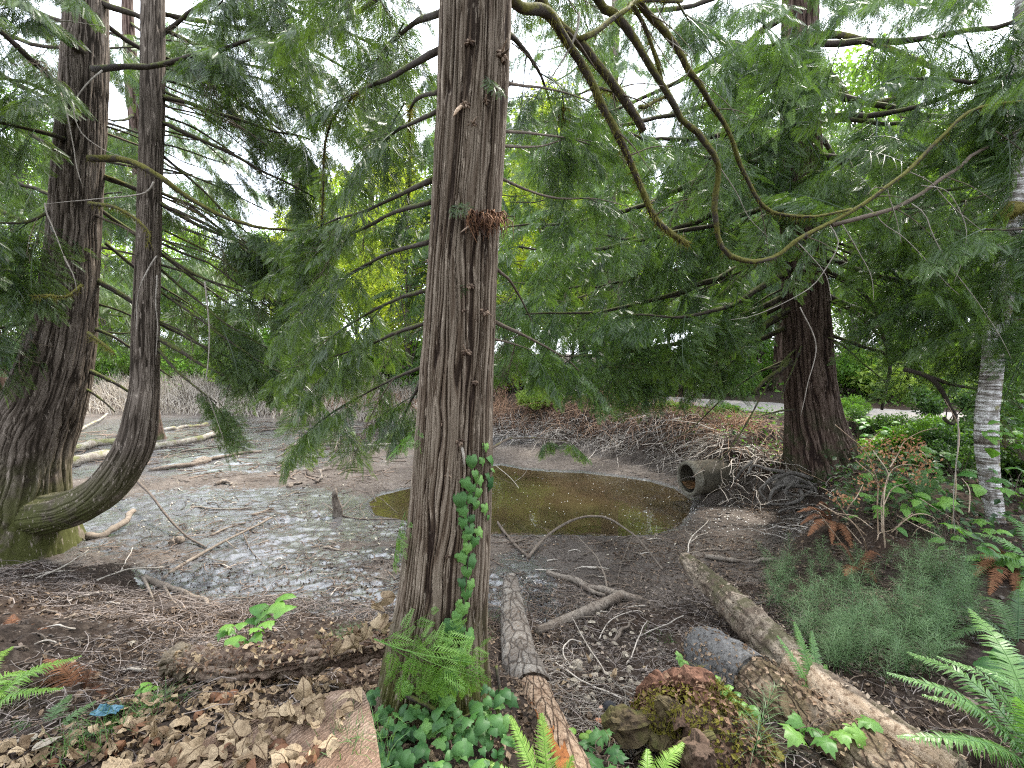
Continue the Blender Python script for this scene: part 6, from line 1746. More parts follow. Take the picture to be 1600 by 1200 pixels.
M_fernx = leaf_mat('dead fern', (.07, .030, .017), (.22, .105, .055), trans=.2, rough=.8, tcol=(1, .85, .7), spec=.1)
def fern(label, base_px, fr, mat, width=.085, npair=26, seed=0, name='sword_fern', group=None, dead=False):
    b = at(*base_px)
    root = thing(name, label, 'fern', b, group)
    for k, (tx, ty, tY, rise) in enumerate(fr):
        tip = at(tx, ty, tY); mid = (b + tip) / 2 + np.array([0, 0, rise])
        frond(root, b, mid, tip, mat, width * (.9 + .2 * math.sin(k * 2.1)), npair, seed=seed * 17 + k)
    return root
fern('large sword fern with pale green fronds filling the bottom right corner', (1650, 1225, 1.75), [(1384, 1050, 2.0, .10), (1417, 1018, 2.2, .12), (1463, 1024, 2.05, .13), (1525, 1040, 1.95, .13), (1514, 950, 2.4, .12), (1470, 1150, 1.7, .05), (1400, 1150, 1.85, .07), (1590, 1090, 1.6, .08), (1440, 1085, 2.0, .09)], M_fern, .095, 30, 1)
fern('sword fern growing up between the pale log and the brown log', (1285, 1130, 2.35), [(1241, 971, 2.6, .04), (1214, 992, 2.5, .05), (1290, 1038, 2.45, .03), (1268, 985, 2.65, .02)], M_fern, .055, 24, 2)
fern('bright fern with two upright fronds growing over the grey log', (862, 1290, 1.55), [(797, 1118, 1.72, .02), (846, 1114, 1.74, .02), (757, 1186, 1.65, .04), (895, 1180, 1.6, .02)], M_fernb, .06, 28, 3)
fern('small bright fern at the bottom edge left of the rotten stump', (1010, 1260, 1.6), [(1012, 1170, 1.75, .02), (1068, 1160, 1.72, .04), (960, 1215, 1.65, .02)], M_fernb, .045, 22, 4)
fern('bright green fern arching in from the left edge over the red litter', (-70, 1150, 2.0), [(128, 1024, 2.35, .08), (62, 1047, 2.3, .10), (20, 1010, 2.4, .1), (70, 1125, 2.0, .05), (10, 1085, 2.1, .08), (100, 1075, 2.1, .07)], M_fernb, .09, 26, 5)
fern('low dark fern behind the pair of pale leaves', (60, 1175, 1.85), [(150, 1095, 2.0, .03), (110, 1085, 2.05, .04), (165, 1140, 1.85, .02), (20, 1125, 1.95, .03)], M_fernd, .05, 20, 6)
fern('drooping fern at the right edge below the pale banded trunk', (1640, 900, 3.6), [(1500, 830, 4.0, .1), (1530, 890, 3.7, .12), (1560, 800, 4.2, .12), (1500, 870, 3.7, .08), (1590, 940, 3.2, .1)], M_fern, .10, 24, 7)
fern('dark fern in the undergrowth left of the pale banded trunk', (1440, 790, 4.9), [(1390, 735, 5.0, .1), (1480, 745, 4.9, .12), (1400, 785, 4.6, .1), (1470, 800, 4.6, .1), (1440, 730, 5.2, .1)], M_fernd, .10, 20, 8)
fern('shaded fern in the hollow right of the horsetails', (1590, 1010, 2.8), [(1500, 985, 2.9, .1), (1530, 930, 3.1, .1), (1475, 1000, 2.8, .1), (1590, 920, 3.1, .1)], M_fernd, .08, 22, 9)
for k, (bx, by, Y, fr, lb) in enumerate([(1300, 815, 5.2, [(1245, 800, 5.0, .1), (1262, 838, 4.8, .1), (1300, 850, 4.7, .1), (1335, 862, 4.6, .1), (1275, 790, 5.2, .12), (1250, 820, 4.9, .1)], 'rust red dead fern hanging over the bank below the big cedar'),
                                       (1580, 880, 3.9, [(1520, 900, 3.6, .1), (1545, 930, 3.4, .1), (1590, 950, 3.3, .1), (1530, 870, 3.8, .1), (1500, 920, 3.6, .1)], 'dark red dead fern at the right edge above the live fern'),
                                       (1340, 890, 4.2, [(1300, 850, 4.3, .1), (1320, 900, 3.9, .06), (1370, 910, 3.9, .06), (1380, 870, 4.2, .1)], 'brown dead fern under the bare twiggy shrub'),
                                       (15, 1020, 2.7, [(60, 970, 2.9, .06), (90, 985, 2.8, .05), (20, 960, 2.9, .05)], 'rust brown dead frond at the left edge above the green fern'),
                                       (130, 1085, 2.25, [(60, 1060, 2.3, .03), (150, 1050, 2.3, .05), (165, 1090, 2.15, .04), (110, 1120, 2.1, .03), (70, 1030, 2.4, .04)], 'red-brown dead fern flattened on the litter beside the bright fern')]):
    fern(lb, (bx, by, Y), fr, M_fernx, .08, 20, 20 + k, name='dead_fern')
# ------------------------------------------------------------------ horsetails
M_horse = leaf_mat('horsetail', (.04, .095, .032), (.135, .215, .085), trans=.25, rough=.5)
def horsetail(mb, p, h, rnd, lean):
    nw = int(7 + h * 10)
    t = np.linspace(0, 1, 6)
    ax = p + np.c_[lean[0] * t ** 2, lean[1] * t ** 2, h * t]
    tubes(mb, ax[None], np.linspace(.0022, .0008, 6)[None], 3, .35, cap=False)
    V, T = [], []
    for k in range(nw):
        f = .22 + .76 * k / nw
        c = p + np.array([lean[0] * f * f, lean[1] * f * f, h * f])
        l = h * .42 * (1 - f) ** .7 * rnd.uniform(.8, 1.1) + .02
        m = 8; a = np.arange(m) / m * 6.283 + rnd.uniform(0, 1)
        d = np.c_[np.cos(a), np.sin(a), np.full(m, .30) + rnd.normal(size=m) * .12]
        s = np.c_[-np.sin(a), np.cos(a), a * 0] * .0011
        e = c + d * l - np.array([0, 0, .10 * l]); md = c + d * l * .5 + np.array([0, 0, .05 * l])
        b = len(V) * 1
        for q in range(m):
            j = len(V)
            V += [c - s[q], c + s[q], md[q] + s[q] * .9, md[q] - s[q] * .9, e[q]]
            T += [(j, j + 1, j + 2), (j, j + 2, j + 3), (j + 3, j + 2, j + 4)]
    mb.add(np.array(V), tris=T, a=np.clip(rnd.uniform(.2, .8) + .15 * rnd.normal(size=len(V)), 0, 1))
rnd = np.random.default_rng(41)
mb = MB(); n = 0
while n < 190:
    px, py = rnd.uniform(1190, 1530), rnd.uniform(880, 1075)
    if py < 880 + max(0, (1250 - px)) * .3 or py > 1090 - max(0, px - 1440) * .9 or (px < 1290 and py > 960 + (px - 1190) * .9): continue
    g = onground(px, py)
    horsetail(mb, g, rnd.uniform(.16, .40), rnd, rnd.normal(size=2) * .09); n += 1
tag(mb.build('horsetail_patch', M_horse, shade=False), kind='stuff')
for k, (px, py, h, lx, lb) in enumerate([(1175, 1215, .42, .10, 'dark tall horsetail in front of the brown log leaning right'), (1330, 1010, .55, -.02, 'pale tall horsetail standing in the middle of the patch'), (1478, 990, .5, -.06, 'tall horsetail leaning left at the right side of the patch'), (1284, 905, .45, .0, 'tall thin horsetail at the far left end of the patch'), (1448, 905, .35, .02, 'short horsetail at the far right end of the patch')]):
    g = at(px, py, 1.85) if k == 0 else onground(px, py)
    mb = MB(); horsetail(mb, g, h, rnd, (lx, 0))
    tag(mb.build('horsetail', M_horse if k else M_fernd, None, shade=False, origin=g), lb, 'horsetail')

# ------------------------------------------------------------------ broad leaves
def lobed(lobes, n=3, curl=.12, seed=0, wavy=.0):
    """flat outline (angle, radius) fan -> bent leaf about 1 long, stalk at the origin, tip along +X, normal +Z"""
    rnd = np.random.default_rng(seed)
    pts = [(r * math.cos(math.radians(a)), r * math.sin(math.radians(a))) for a, r in lobes]
    out = np.array(pts)
    c = np.array([.34, 0])
    mid = c + (out - c) * .55
    V = np.concatenate([[c], mid, out])
    z = -curl * (V[:, 0] - .3) ** 2 * 2.2 - curl * 1.5 * V[:, 1] ** 2 + .05 * rnd.normal(size=len(V)) * (np.arange(len(V)) > len(out))
    z[1:len(out) + 1] += .02
    m = len(out)
    T, Q = [], []
    for k in range(m - 1):
        T.append((0, 1 + k, 2 + k)); Q.append((1 + k, 1 + m + k, 2 + m + k, 2 + k))
    T.append((0, m, 1)); Q.append((m, 2 * m, 1 + m, 1))
    th = np.arctan2(V[:, 1], V[:, 0] - .34)
    z = z + wavy * np.sin(3 * th + seed) * np.hypot(V[:, 0] - .34, V[:, 1]) * 2
    return np.c_[V, z], np.array(Q), np.array(T)
IVY = [(182, .05), (140, .26), (112, .46), (86, .52), (66, .44), (42, .66), (24, .62), (0, 1.0), (-24, .62), (-42, .66), (-66, .44), (-86, .52), (-112, .46), (-140, .26)]
HEART = [(180, .04), (140, .22), (110, .40), (80, .48), (50, .58), (25, .74), (0, 1.0), (-25, .74), (-50, .58), (-80, .48), (-110, .40), (-140, .22)]
OVAL = [(180, .02), (100, .12), (60, .26), (38, .44), (22, .64), (9, .86), (0, 1.0), (-9, .86), (-22, .64), (-38, .44), (-60, .26), (-100, .12)]
MAPLE = [(184, .04), (150, .22), (122, .42), (104, .34), (78, .74), (64, .52), (50, .60), (38, .58), (20, .80), (10, .78), (0, 1.0), (-10, .78), (-20, .80), (-38, .58), (-50, .60), (-64, .52), (-78, .74), (-104, .34), (-122, .42), (-150, .22)]
LOBE5 = [(182, .03), (150, .16), (125, .34), (108, .26), (84, .50), (66, .34), (48, .56), (34, .42), (18, .78), (8, .70), (0, 1.0), (-10, .72), (-22, .74), (-36, .40), (-52, .58), (-64, .34), (-82, .46), (-108, .26), (-130, .36), (-150, .15)]
def leaf_mesh(name, lobes, mat, curl, seed, wavy=0.0):
    V, Q, T = lobed(lobes, curl=curl, seed=seed, wavy=wavy)
    mb = MB(); mb.add(V, Q, T, np.clip(.35 + .5 * np.random.default_rng(seed).uniform(0, 1, len(V)), 0, 1))
    me = mb.mesh(name, True); me.materials.append(mat); return me
M_ivy = leaf_mat('ivy leaf', (.045, .13, .028), (.14, .27, .06), trans=.25, rough=.5, obj_var=.75, spec=.3)
M_ivyd = leaf_mat('dark ivy leaf', (.022, .07, .02), (.065, .15, .04), trans=.2, rough=.5, obj_var=.75, spec=.25)
M_green = leaf_mat('broad green leaf', (.05, .15, .03), (.17, .32, .06), trans=.4, rough=.45, obj_var=.7)
M_dead = leaf_mat('tan dead leaf', (.12, .075, .042), (.42, .32, .20), trans=.15, rough=.7, obj_var=.75, tcol=(1, .9, .7), spec=.2)
def weather(m, dark):
    """blotches, a darker midrib and side veins on a dead leaf"""
    nt = m.node_tree
    b = [n for n in nt.nodes if n.type == 'BSDF_PRINCIPLED'][0]
    src = b.inputs['Base Color'].links[0].from_socket
    tc = nd(nt, 'TexCoord').outputs['Object']
    sp = nd(nt, 'SeparateXYZ', {0: tc})
    ay = nd(nt, 'Math', {0: sp.outputs['Y']}, operation='ABSOLUTE').outputs[0]
    rib = ramp(nt, ay, [(.012, 1.0), (.035, 0.0)])
    vein = nd(nt, 'Math', {0: nd(nt, 'Math', {0: nd(nt, 'Math', {0: sp.outputs['X'], 1: ay}, operation='SUBTRACT').outputs[0], 1: 38.0}, operation='MULTIPLY').outputs[0]}, operation='SINE').outputs[0]
    vn = ramp(nt, vein, [(.90, 0.0), (.99, .4)])
    nz = noise_n(nt, tc, 3.2, 5, .7)
    col = mixc(nt, ramp(nt, nz, [(.34, .6), (.48, 0.0)]), src, dark)
    col = mixc(nt, vn, col, [c * .8 for c in dark]); col = mixc(nt, rib, col, dark)
    for l in list(src.links):
        if l.to_socket != b.inputs['Base Color'] and l.to_node.type == 'MIX': pass
    nt.links.new(col, b.inputs['Base Color'])
    bumpn(nt, nd(nt, 'Math', {0: nz, 1: vn}, operation='ADD').outputs[0], .3, .02, b)
weather(M_dead, (.075, .045, .024))
M_deadr = leaf_mat('rust dead leaf', (.075, .034, .019), (.19, .095, .05), trans=.15, rough=.7, obj_var=.75, tcol=(1, .8, .6), spec=.2)
M_deadp = leaf_mat('pale dead leaf', (.20, .17, .13), (.40, .355, .285), trans=.15, rough=.7, obj_var=.75, tcol=(1, .95, .85), spec=.2)
weather(M_deadp, (.14, .105, .07))
IVYM = [leaf_mesh('leaf', IVY, M_ivy, .25, 1), leaf_mesh('leaf', HEART, M_ivy, .3, 2)]
IVYD = [leaf_mesh('leaf', IVY, M_ivyd, .25, 3), leaf_mesh('leaf', HEART, M_ivyd, .3, 4)]
GREENM = [leaf_mesh('leaf', HEART, M_green, .3, 5), leaf_mesh('leaf', MAPLE, M_green, .3, 6), leaf_mesh('leaf', OVAL, M_green, .3, 7)]
DEADM = [leaf_mesh('leaf', HEART, M_dead, .45, 11, .16), leaf_mesh('leaf', OVAL, M_dead, .7, 12, .12), leaf_mesh('leaf', MAPLE, M_dead, .5, 13, .20), leaf_mesh('leaf', LOBE5, M_dead, .9, 14, .15), leaf_mesh('leaf', OVAL, M_dead, -.7, 15, .15)]
DEADR = [leaf_mesh('leaf', MAPLE, M_deadr, 1.0, 16), leaf_mesh('leaf', OVAL, M_deadr, 1.0, 17)]
DEADP = [leaf_mesh('leaf', OVAL, M_deadp, .2, 18), leaf_mesh('leaf', MAPLE, M_deadp, .6, 19)]

rnd = R = random.Random(99)
# ivy climbing the middle trunk
vine_px = [(700, 1085), (718, 1050), (722, 1000), (725, 950), (728, 900), (731, 850), (735, 800), (742, 760), (752, 725), (757, 690)]
b0, _ = on_trunk(700, 1085)
ivy = thing('ivy', 'ivy vine with heart-shaped green leaves climbing the right side of the middle trunk', 'ivy', b0)
q = np.array([on_trunk(px + 3 * math.sin(py * .07), py, .006)[0] for px, py in vine_px])
mb = MB(); tubes(mb, smooth(q, 40)[None], np.linspace(.004, .002, 40)[None], 5, .5); mb.build('vine', M_limb_dark, ivy)
IV = [(757, 700, 16), (736, 722, 24), (752, 722, 22), (765, 718, 24), (768, 735, 20), (742, 742, 20), (760, 745, 18), (728, 757, 30), (735, 765, 26), (748, 752, 20), (764, 758, 26), (718, 782, 32), (738, 780, 26), (746, 772, 20), (724, 800, 30), (742, 790, 20), (756, 797, 28), (760, 810, 22), (722, 818, 26), (735, 812, 20), (733, 830, 28), (727, 840, 22), (748, 832, 26), (730, 858, 30), (739, 848, 20),
      (722, 872, 26), (736, 878, 24), (729, 893, 26), (722, 912, 26), (734, 916, 22), (727, 930, 26), (718, 940, 18), (720, 955, 32), (714, 965, 26), (706, 985, 34), (720, 985, 24), (732, 1000, 32), (722, 1018, 28), (712, 1030, 30), (728, 1035, 26), (700, 1005, 26), (706, 1055, 32), (690, 1068, 30), (710, 1080, 26), (682, 1085, 30), (636, 1080, 36), (650, 1112, 30), (670, 1130, 34), (700, 1098, 36)]
for k, (px, py, s) in enumerate(IV):
    p, n = on_trunk(px, py, .012)
    L = s * CY / FPX * R.choice([.45, .6, .7, .8])
    d = np.array([R.uniform(-.5, .5), 0, -1.0]) + .25 * n
    p = p - unit(d) * L * .45
    inst('leaf', IVYM[k % 2 if R.random() < .6 else 0] if R.random() < .7 else IVYD[k % 2], ivy, frame_mat(p, d, n + np.array([R.uniform(-.3, .3), 0, R.uniform(.1, .7)]), L))
# ivy spreading over the ground
ivg = thing('ivy', 'dark ivy leaves spreading over the ground around the foot of the middle trunk', 'ivy', onground(690, 1150))
for k in range(160):
    if k < 92: px, py = R.uniform(578, 700), R.uniform(1075, 1205)
    else: px, py = R.uniform(690, 795), R.uniform(1070, 1205)
    if 600 < px < 740 and py < 1100: continue
    Y = np.interp(py, [1070, 1200], [1.95, 1.62]) - R.uniform(0, .06)
    p = at(px, py, Y)
    L = R.uniform(.025, .065)
    inst('leaf', IVYD[k % 2] if k % 4 else IVYM[k % 2], ivg, frame_mat(p, (R.uniform(-1, 1), R.uniform(-1.2, .3), R.uniform(-.6, .1)), (R.uniform(-.5, .5), R.uniform(-.9, .1), 1), L))
q = path([(640, 1085, 1.9), (670, 1110, 1.86), (720, 1120, 1.84), (770, 1100, 1.86), (790, 1160, 1.78)])
limb(ivg, q, .009, .004, M_limb_dark, name='vine', n=20, ns=6, seed=3)
limb(ivg, path([(775, 1040, 1.95), (782, 1090, 1.9), (772, 1150, 1.8), (768, 1190, 1.75)]), .008, .005, M_limb_dark, name='vine', n=16, ns=6, seed=4)
limb(ivg, path([(632, 1082, 1.88), (660, 1095, 1.85), (690, 1112, 1.83)]), .012, .008, M_limb_dark, name='vine', n=16, ns=6, seed=5)

# leafy seedlings
def plant(label, base, leaves, mesh, size, seed, name='leafy_plant', cat='plant', stem=True, mat=M_limb_bare, group=None):
    rnd = random.Random(seed)
    b = np.asarray(base, float)
    root = thing(name, label, cat, b, group)
    for k, p in enumerate(leaves):
        p = np.asarray(p, float)
        if stem:
            m = (b + p) / 2 + np.array([rnd.uniform(-.03, .03), 0, .25 * abs(p[2] - b[2]) + .01])
            mb = MB(); tubes(mb, smooth(np.array([b, m, p]), 8)[None], np.linspace(.0035, .0012, 8)[None], 4, .5, cap=False); mb.build('stem', mat, root)
        d = unit(p - b) * .5 + np.array([rnd.uniform(-.7, .7), rnd.uniform(-.9, .3), -.35])
        inst('leaf', rnd.choice(mesh), root, frame_mat(p, d, (rnd.uniform(-.35, .35), rnd.uniform(-.7, 0), 1), size * rnd.uniform(.7, 1.2)))
    return root
plant('small bright green sapling on the bank edge above the leaf litter', at(392, 1025, 2.75), [at(*v) for v in [(345, 985, 2.75), (362, 978, 2.75), (378, 972, 2.72), (388, 966, 2.8), (402, 962, 2.78), (412, 952, 2.8), (405, 980, 2.65), (395, 992, 2.62), (400, 1008, 2.6), (424, 945, 2.8), (434, 934, 2.85), (415, 970, 2.7), (430, 955, 2.75), (372, 992, 2.65), (385, 1000, 2.6)]], GREENM[:2], .10, 1)
plant('small nettle-like plant low in the leaf litter above the sawn log', at(270, 1160, 1.95), [at(*v) for v in [(250, 1135, 1.95), (262, 1130, 1.98), (280, 1132, 1.95), (290, 1138, 1.92), (262, 1148, 1.9), (275, 1155, 1.88), (245, 1145, 1.92)]], GREENM, .06, 2)
plant('single green leaf pair on the grey twigs left of the rotten log', at(235, 1085, 2.2), [at(*v) for v in [(232, 1065, 2.2), (240, 1070, 2.18), (228, 1075, 2.18)]], GREENM[:2], .07, 3)
plant('light green three-leaved sprout right of the grey log', at(905, 1165, 2.0), [at(*v) for v in [(900, 1140, 2.0), (916, 1142, 1.98), (905, 1150, 1.96)]], [leaf_mesh('leaf', OVAL, M_fernb, .3, 8)], .06, 4)
plant('dark leafy plant at the bottom edge right of the grey log', at(940, 1200, 1.85), [at(*v) for v in [(920, 1165, 1.9), (940, 1150, 1.92), (955, 1165, 1.88), (930, 1180, 1.84), (965, 1185, 1.82), (945, 1140, 1.95), (915, 1190, 1.8), (975, 1200, 1.8), (950, 1198, 1.78)]], [leaf_mesh('leaf', MAPLE, M_ivyd, .3, 9)], .08, 5)
plant('trailing bramble with bright leaves on the mossy brown log', at(1130, 1110, 2.1), [at(*v) for v in [(1060, 1025, 2.3), (1068, 1035, 2.28), (1100, 1050, 2.2), (1110, 1060, 2.18), (1120, 1055, 2.2), (1135, 1075, 2.1), (1125, 1085, 2.08), (1150, 1080, 2.1), (1160, 1095, 2.05), (1170, 1105, 2.02), (1155, 1110, 2.0), (1108, 1075, 2.12), (1140, 1095, 2.06)]], GREENM, .05, 6)
plant('broad-leaved plant on the brown log under the sword fern', at(1260, 1150, 2.1), [at(*v) for v in [(1255, 1128, 2.1), (1270, 1135, 2.08), (1245, 1140, 2.05), (1300, 1120, 2.15), (1320, 1115, 2.15), (1335, 1135, 2.05), (1310, 1140, 2.0), (1285, 1150, 2.0), (1350, 1120, 2.1)]], [GREENM[1]], .085, 7)
plant('leafy plant at the right edge between fern and horsetails', at(1560, 1060, 2.5), [at(*v) for v in [(1530, 1030, 2.5), (1545, 1040, 2.45), (1565, 1035, 2.5), (1580, 1045, 2.45), (1590, 1030, 2.5)]], [leaf_mesh('leaf', HEART, M_ivyd, .3, 10)], .09, 8)
rr9 = random.Random(5)
UND = ['leafy undergrowth plant in the shade right of the big cedar', 'leafy undergrowth plant below the pale banded trunk']
for k, (px, py, Y) in enumerate([(1395, 760, 5.6), (1430, 800, 5.0), (1400, 830, 4.7), (1475, 850, 4.4), (1500, 760, 5.2), (1585, 780, 4.4), (1600, 720, 4.6), (1570, 700, 5.2), (1380, 700, 7.5), (1340, 690, 8.5), (1430, 690, 7.5), (1595, 640, 5.5), (1530, 900, 3.9), (1450, 760, 5.5)]):
    b = at(px, py, Y)
    lv = [b + np.array([rr9.uniform(-.28, .28), rr9.uniform(-.28, .28), rr9.uniform(.08, .42)]) for _ in range(13)]
    plant(['leafy green plant in the shade right of the big cedar', 'broad-leaved plant low in the shade under the pale banded trunk', 'leafy green plant at the right edge beyond the horsetails'][0 if k in (0, 1, 2, 13, 8, 9, 10) else 1 if k in (4, 7, 3) else 2], b, lv, GREENM, .13, 30 + k, group='undergrowth plants right of the big cedar')

# bare twiggy shrub with rusty leaves in front of the big cedar
def cpx(x, y): return (x / 3.53 + 1280, y / 3.53 + 560)
shr = thing('dead_shrub', 'bare tangled shrub with rusty shrivelled leaves in front of the big cedar foot', 'shrub', at(1372, 880, 4.5))
M_deadtwig = plain_mat('tan dead stems', (.20, .13, .08), (.48, .38, .28), 25, bump=0, use_attr=True, obj_var=.15)
ST = [[(330, 1120), (325, 800), (330, 700), (300, 600), (250, 500), (180, 440), (90, 365)], [(345, 1100), (350, 800), (380, 650), (372, 600), (300, 500)], [(370, 1120), (365, 800), (385, 660), (430, 600), (500, 585), (575, 600)], [(410, 1100), (330, 1020), (240, 950), (150, 850), (60, 740), (10, 700)],
      [(400, 1090), (430, 960), (460, 890), (515, 850)], [(150, 840), (200, 770), (240, 690)], [(390, 600), (440, 520), (470, 460), (560, 400), (650, 380)], [(780, 1000), (770, 910), (650, 830), (550, 765)], [(400, 960), (520, 860), (620, 870), (665, 930)], [(320, 1000), (330, 960), (400, 940), (460, 890)],
      [(0, 800), (90, 850), (200, 870), (300, 940)], [(260, 1080), (250, 1000), (180, 900), (80, 850)], [(350, 1150), (290, 1090), (200, 990), (150, 930)], [(270, 470), (310, 430), (340, 400)], [(330, 700), (290, 640), (240, 600), (200, 560)], [(570, 520), (585, 560), (570, 600)], [(330, 850), (400, 720), (480, 690), (545, 670)], [(720, 1060), (735, 900), (760, 740), (750, 600), (775, 450), (765, 350), (700, 230)], [(825, 850), (830, 720), (790, 660)], [(0, 850), (60, 940), (150, 1060), (160, 1080)], [(480, 1060), (540, 940), (640, 900)], [(690, 1000), (560, 930), (430, 860)]]
for k, s in enumerate(ST):
    P = path([(*cpx(x, y), 4.55 + .15 * math.sin(k * 2 + j)) for j, (x, y) in enumerate(s)])
    limb(shr, P, .0085 if k < 5 else .0062, .003, M_deadtwig, name='stem', n=20, ns=5, wob=.8, seed=950 + k)
rn = np.random.default_rng(8); V = []
for (x, y) in [(250, 480), (270, 500), (380, 490), (450, 460), (480, 490), (550, 480), (270, 570), (400, 540), (520, 520), (590, 560), (470, 620), (150, 770), (240, 670), (540, 660), (430, 560), (100, 760), (590, 600), (330, 680)]:
    p = at(*cpx(x, y), 4.55); V.append(p + rn.normal(size=(34, 3)) * .045)
V = np.concatenate(V); mb = MB(); n = len(V)
d = unit(rn.normal(size=(n, 3)) + np.array([0, 0, -.8])); w = unit(np.cross(d, rn.normal(size=(n, 3)))); l = rn.uniform(.015, .045, (n, 1))
mb.add(np.stack([V, V + d * l * .5 + w * l * .28, V + d * l, V + d * l * .5 - w * l * .28], 1).reshape(-1, 3), np.arange(4 * n).reshape(-1, 4), a=np.repeat(rn.uniform(0, 1, n), 4))
mb.build('shrivelled_leaves', leaf_mat('rust leaf bits', (.15, .06, .03), (.40, .22, .12), trans=.2, rough=.8, tcol=(1, .85, .7), spec=.1), shr, shade=False)['kind'] = 'stuff'

# moss ball and bird's-eye details
c = at(880, 180, 3.6); mbl = thing('moss_ball', 'fuzzy green ball of moss hanging among the cedar sprays', 'moss', c)
n = 1500; d = unit(rn.normal(size=(n, 3))); b = c + d * .045 * np.array([.85, .85, 1.25]); e = b + (d * .4 + np.array([0, 0, -.5]) + rn.normal(size=(n, 3)) * .35) * .04; w = unit(np.cross(d, e - b)) * .0022
mb = MB(); mb.add(np.stack([b - w, b + w, e], 1).reshape(-1, 3), tris=np.arange(3 * n).reshape(-1, 3), a=np.repeat(rn.uniform(0, 1, n), 3)); mb.build('moss', M_moss, mbl, shade=False)
limb(mbl, path([(884, 130, 3.62), (880, 160, 3.6), (880, 182, 3.6)]), .004, .003, M_limb_dark, name='twig', n=8, ns=4, seed=2)
lf = thing('leaf', 'single broad green leaf beside the middle trunk below the pale splinter', 'leaf', at(797, 192, 2.2)); inst('blade', GREENM[0], lf, frame_mat(at(789, 180, 2.2), (1, 0, -1), (0, -1, .3), .035))

# ------------------------------------------------------------------ dead leaves, every one its own thing
def sawn_inside(x, y):
    d, _ = poly_dist(np.array([x]), np.array([y]), _o); return d[0] < -.01
def drop(px, py):
    p = on_plane(px, py, SZ + .02)
    if sawn_inside(p[0], p[1]): return p
    g = onground(px, py)
    return g + np.array([0, 0, .015])
def leaf(px, py, mesh, s, label, group=None, tilt=.5, rnd=R):
    p = drop(px, py)
    o = inst('dead_leaf', mesh, None, frame_mat(p + np.array([0, 0, .012]), (rnd.uniform(-1, 1), rnd.uniform(-1, 1), rnd.uniform(-.35, .45)), (rnd.uniform(-tilt, tilt), rnd.uniform(-tilt - .25, tilt - .25), 1), s))
    return tag(o, label, 'leaf', group)
poly = np.array([(-5, 1205), (-5, 1165), (120, 1150), (200, 1125), (300, 1085), (380, 1060), (440, 1020), (520, 965), (585, 925), (612, 935), (600, 1000), (560, 1055), (560, 1075), (540, 1140), (470, 1205)], float)
cnt = 0
while cnt < 270:
    px, py = R.uniform(-5, 612), R.uniform(920, 1205)
    d, _ = poly_dist(np.array([px]), np.array([py]), poly)
    if d[0] > 0: continue
    if py < 1060 and R.random() < .35: continue
    p = on_plane(px, py, SZ + .02)
    on = sawn_inside(p[0], p[1])
    if on and px > 450 and R.random() < .55: continue
    k = R.random()
    j = R.randrange(5)
    kind_ = ['rounded tan dead leaf', 'narrow curled tan dead leaf', 'lobed tan dead leaf', 'tightly curled tan dead leaf', 'narrow upturned tan dead leaf'][j] if k < .88 else ['rust brown lobed dead leaf', 'rust brown narrow dead leaf'][j % 2]
    where_ = ('lying on the sawn log near its cut edge' if px > 400 else 'lying on the left part of the sawn log') if on else ('in the litter between sawn log and middle trunk' if px > 430 else 'in the litter left of the sawn log' if px < 220 else 'in the litter behind the sawn log')
    m, lb = (DEADM[j] if k < .88 else DEADR[j % 2]), kind_ + ' ' + where_
    leaf(px, py, m, R.choice([.02, .03, .035, .04, .045, .05, .055, .065]) * R.uniform(.9, 1.15), lb, 'dead leaves on the sawn log' if on else 'dead leaves in the litter behind the sawn log')
    cnt += 1
for px, py, s, m, lb in [(58, 1158, .12, DEADP[0], 'large pale oval leaf, left one of the pair in the corner'), (92, 1160, .11, DEADP[0], 'large pale oval leaf, right one of the pair in the corner'), (98, 1072, .06, DEADP[1], 'cream dead leaf on the red litter right of the bright fern'), (15, 1082, .06, DEADP[1], 'cream dead leaf caught at the left end of the bright fern'), (220, 1098, .06, DEADM[2], 'tan dead leaf left of the sawn log edge'), (205, 1008, .05, DEADP[1], 'small white dead leaf on the grey twig litter'),
                         (930, 977, .07, DEADP[0], 'pale dead leaf on the mud right of the short log'), (900, 1045, .075, DEADP[1], 'pale dead leaf on the bark litter right of the grey log'), (1342, 1090, .05, DEADP[1], 'white dead leaf under the large sword fern'), (980, 1030, .05, DEADP[1], 'pale dead leaf left of the rotten stump'), (912, 985, .04, DEADP[1], 'white leaf hanging on a twig over the mud')]:
    leaf(px, py, m, s, lb, tilt=.2)
for k, (px, py) in enumerate([(600, 935), (586, 950), (592, 975), (575, 990), (604, 960), (560, 985), (598, 1010), (548, 1000), (530, 1015), (580, 945)]):
    p = at(px, py, 1.9 + .03 * (k % 3))
    tag(inst('dead_leaf', DEADM[k % 5], None, frame_mat(p, (R.uniform(-1, 1), R.uniform(-.5, .5), R.uniform(-1, .3)), (R.uniform(-1, 1), -1, R.uniform(-.3, 1)), R.uniform(.05, .075))), 'tan dead leaf caught in the sprigs left of the middle trunk', 'leaf', 'dead leaves caught in the sprigs')
# pale scraps of bark and leaf between the logs
for k in range(60):
    px, py = R.gauss(930, 45), R.gauss(1052, 34)
    if px < 862 or px > 1010 or py > 1115: continue
    leaf(px, py, R.choice([DEADP[1], DEADP[0], DEADM[1], DEADP[0]]), R.uniform(.025, .055), 'pale scrap of leaf in the litter between the grey log and the rotten stump', 'pale scraps between the logs', tilt=.3)
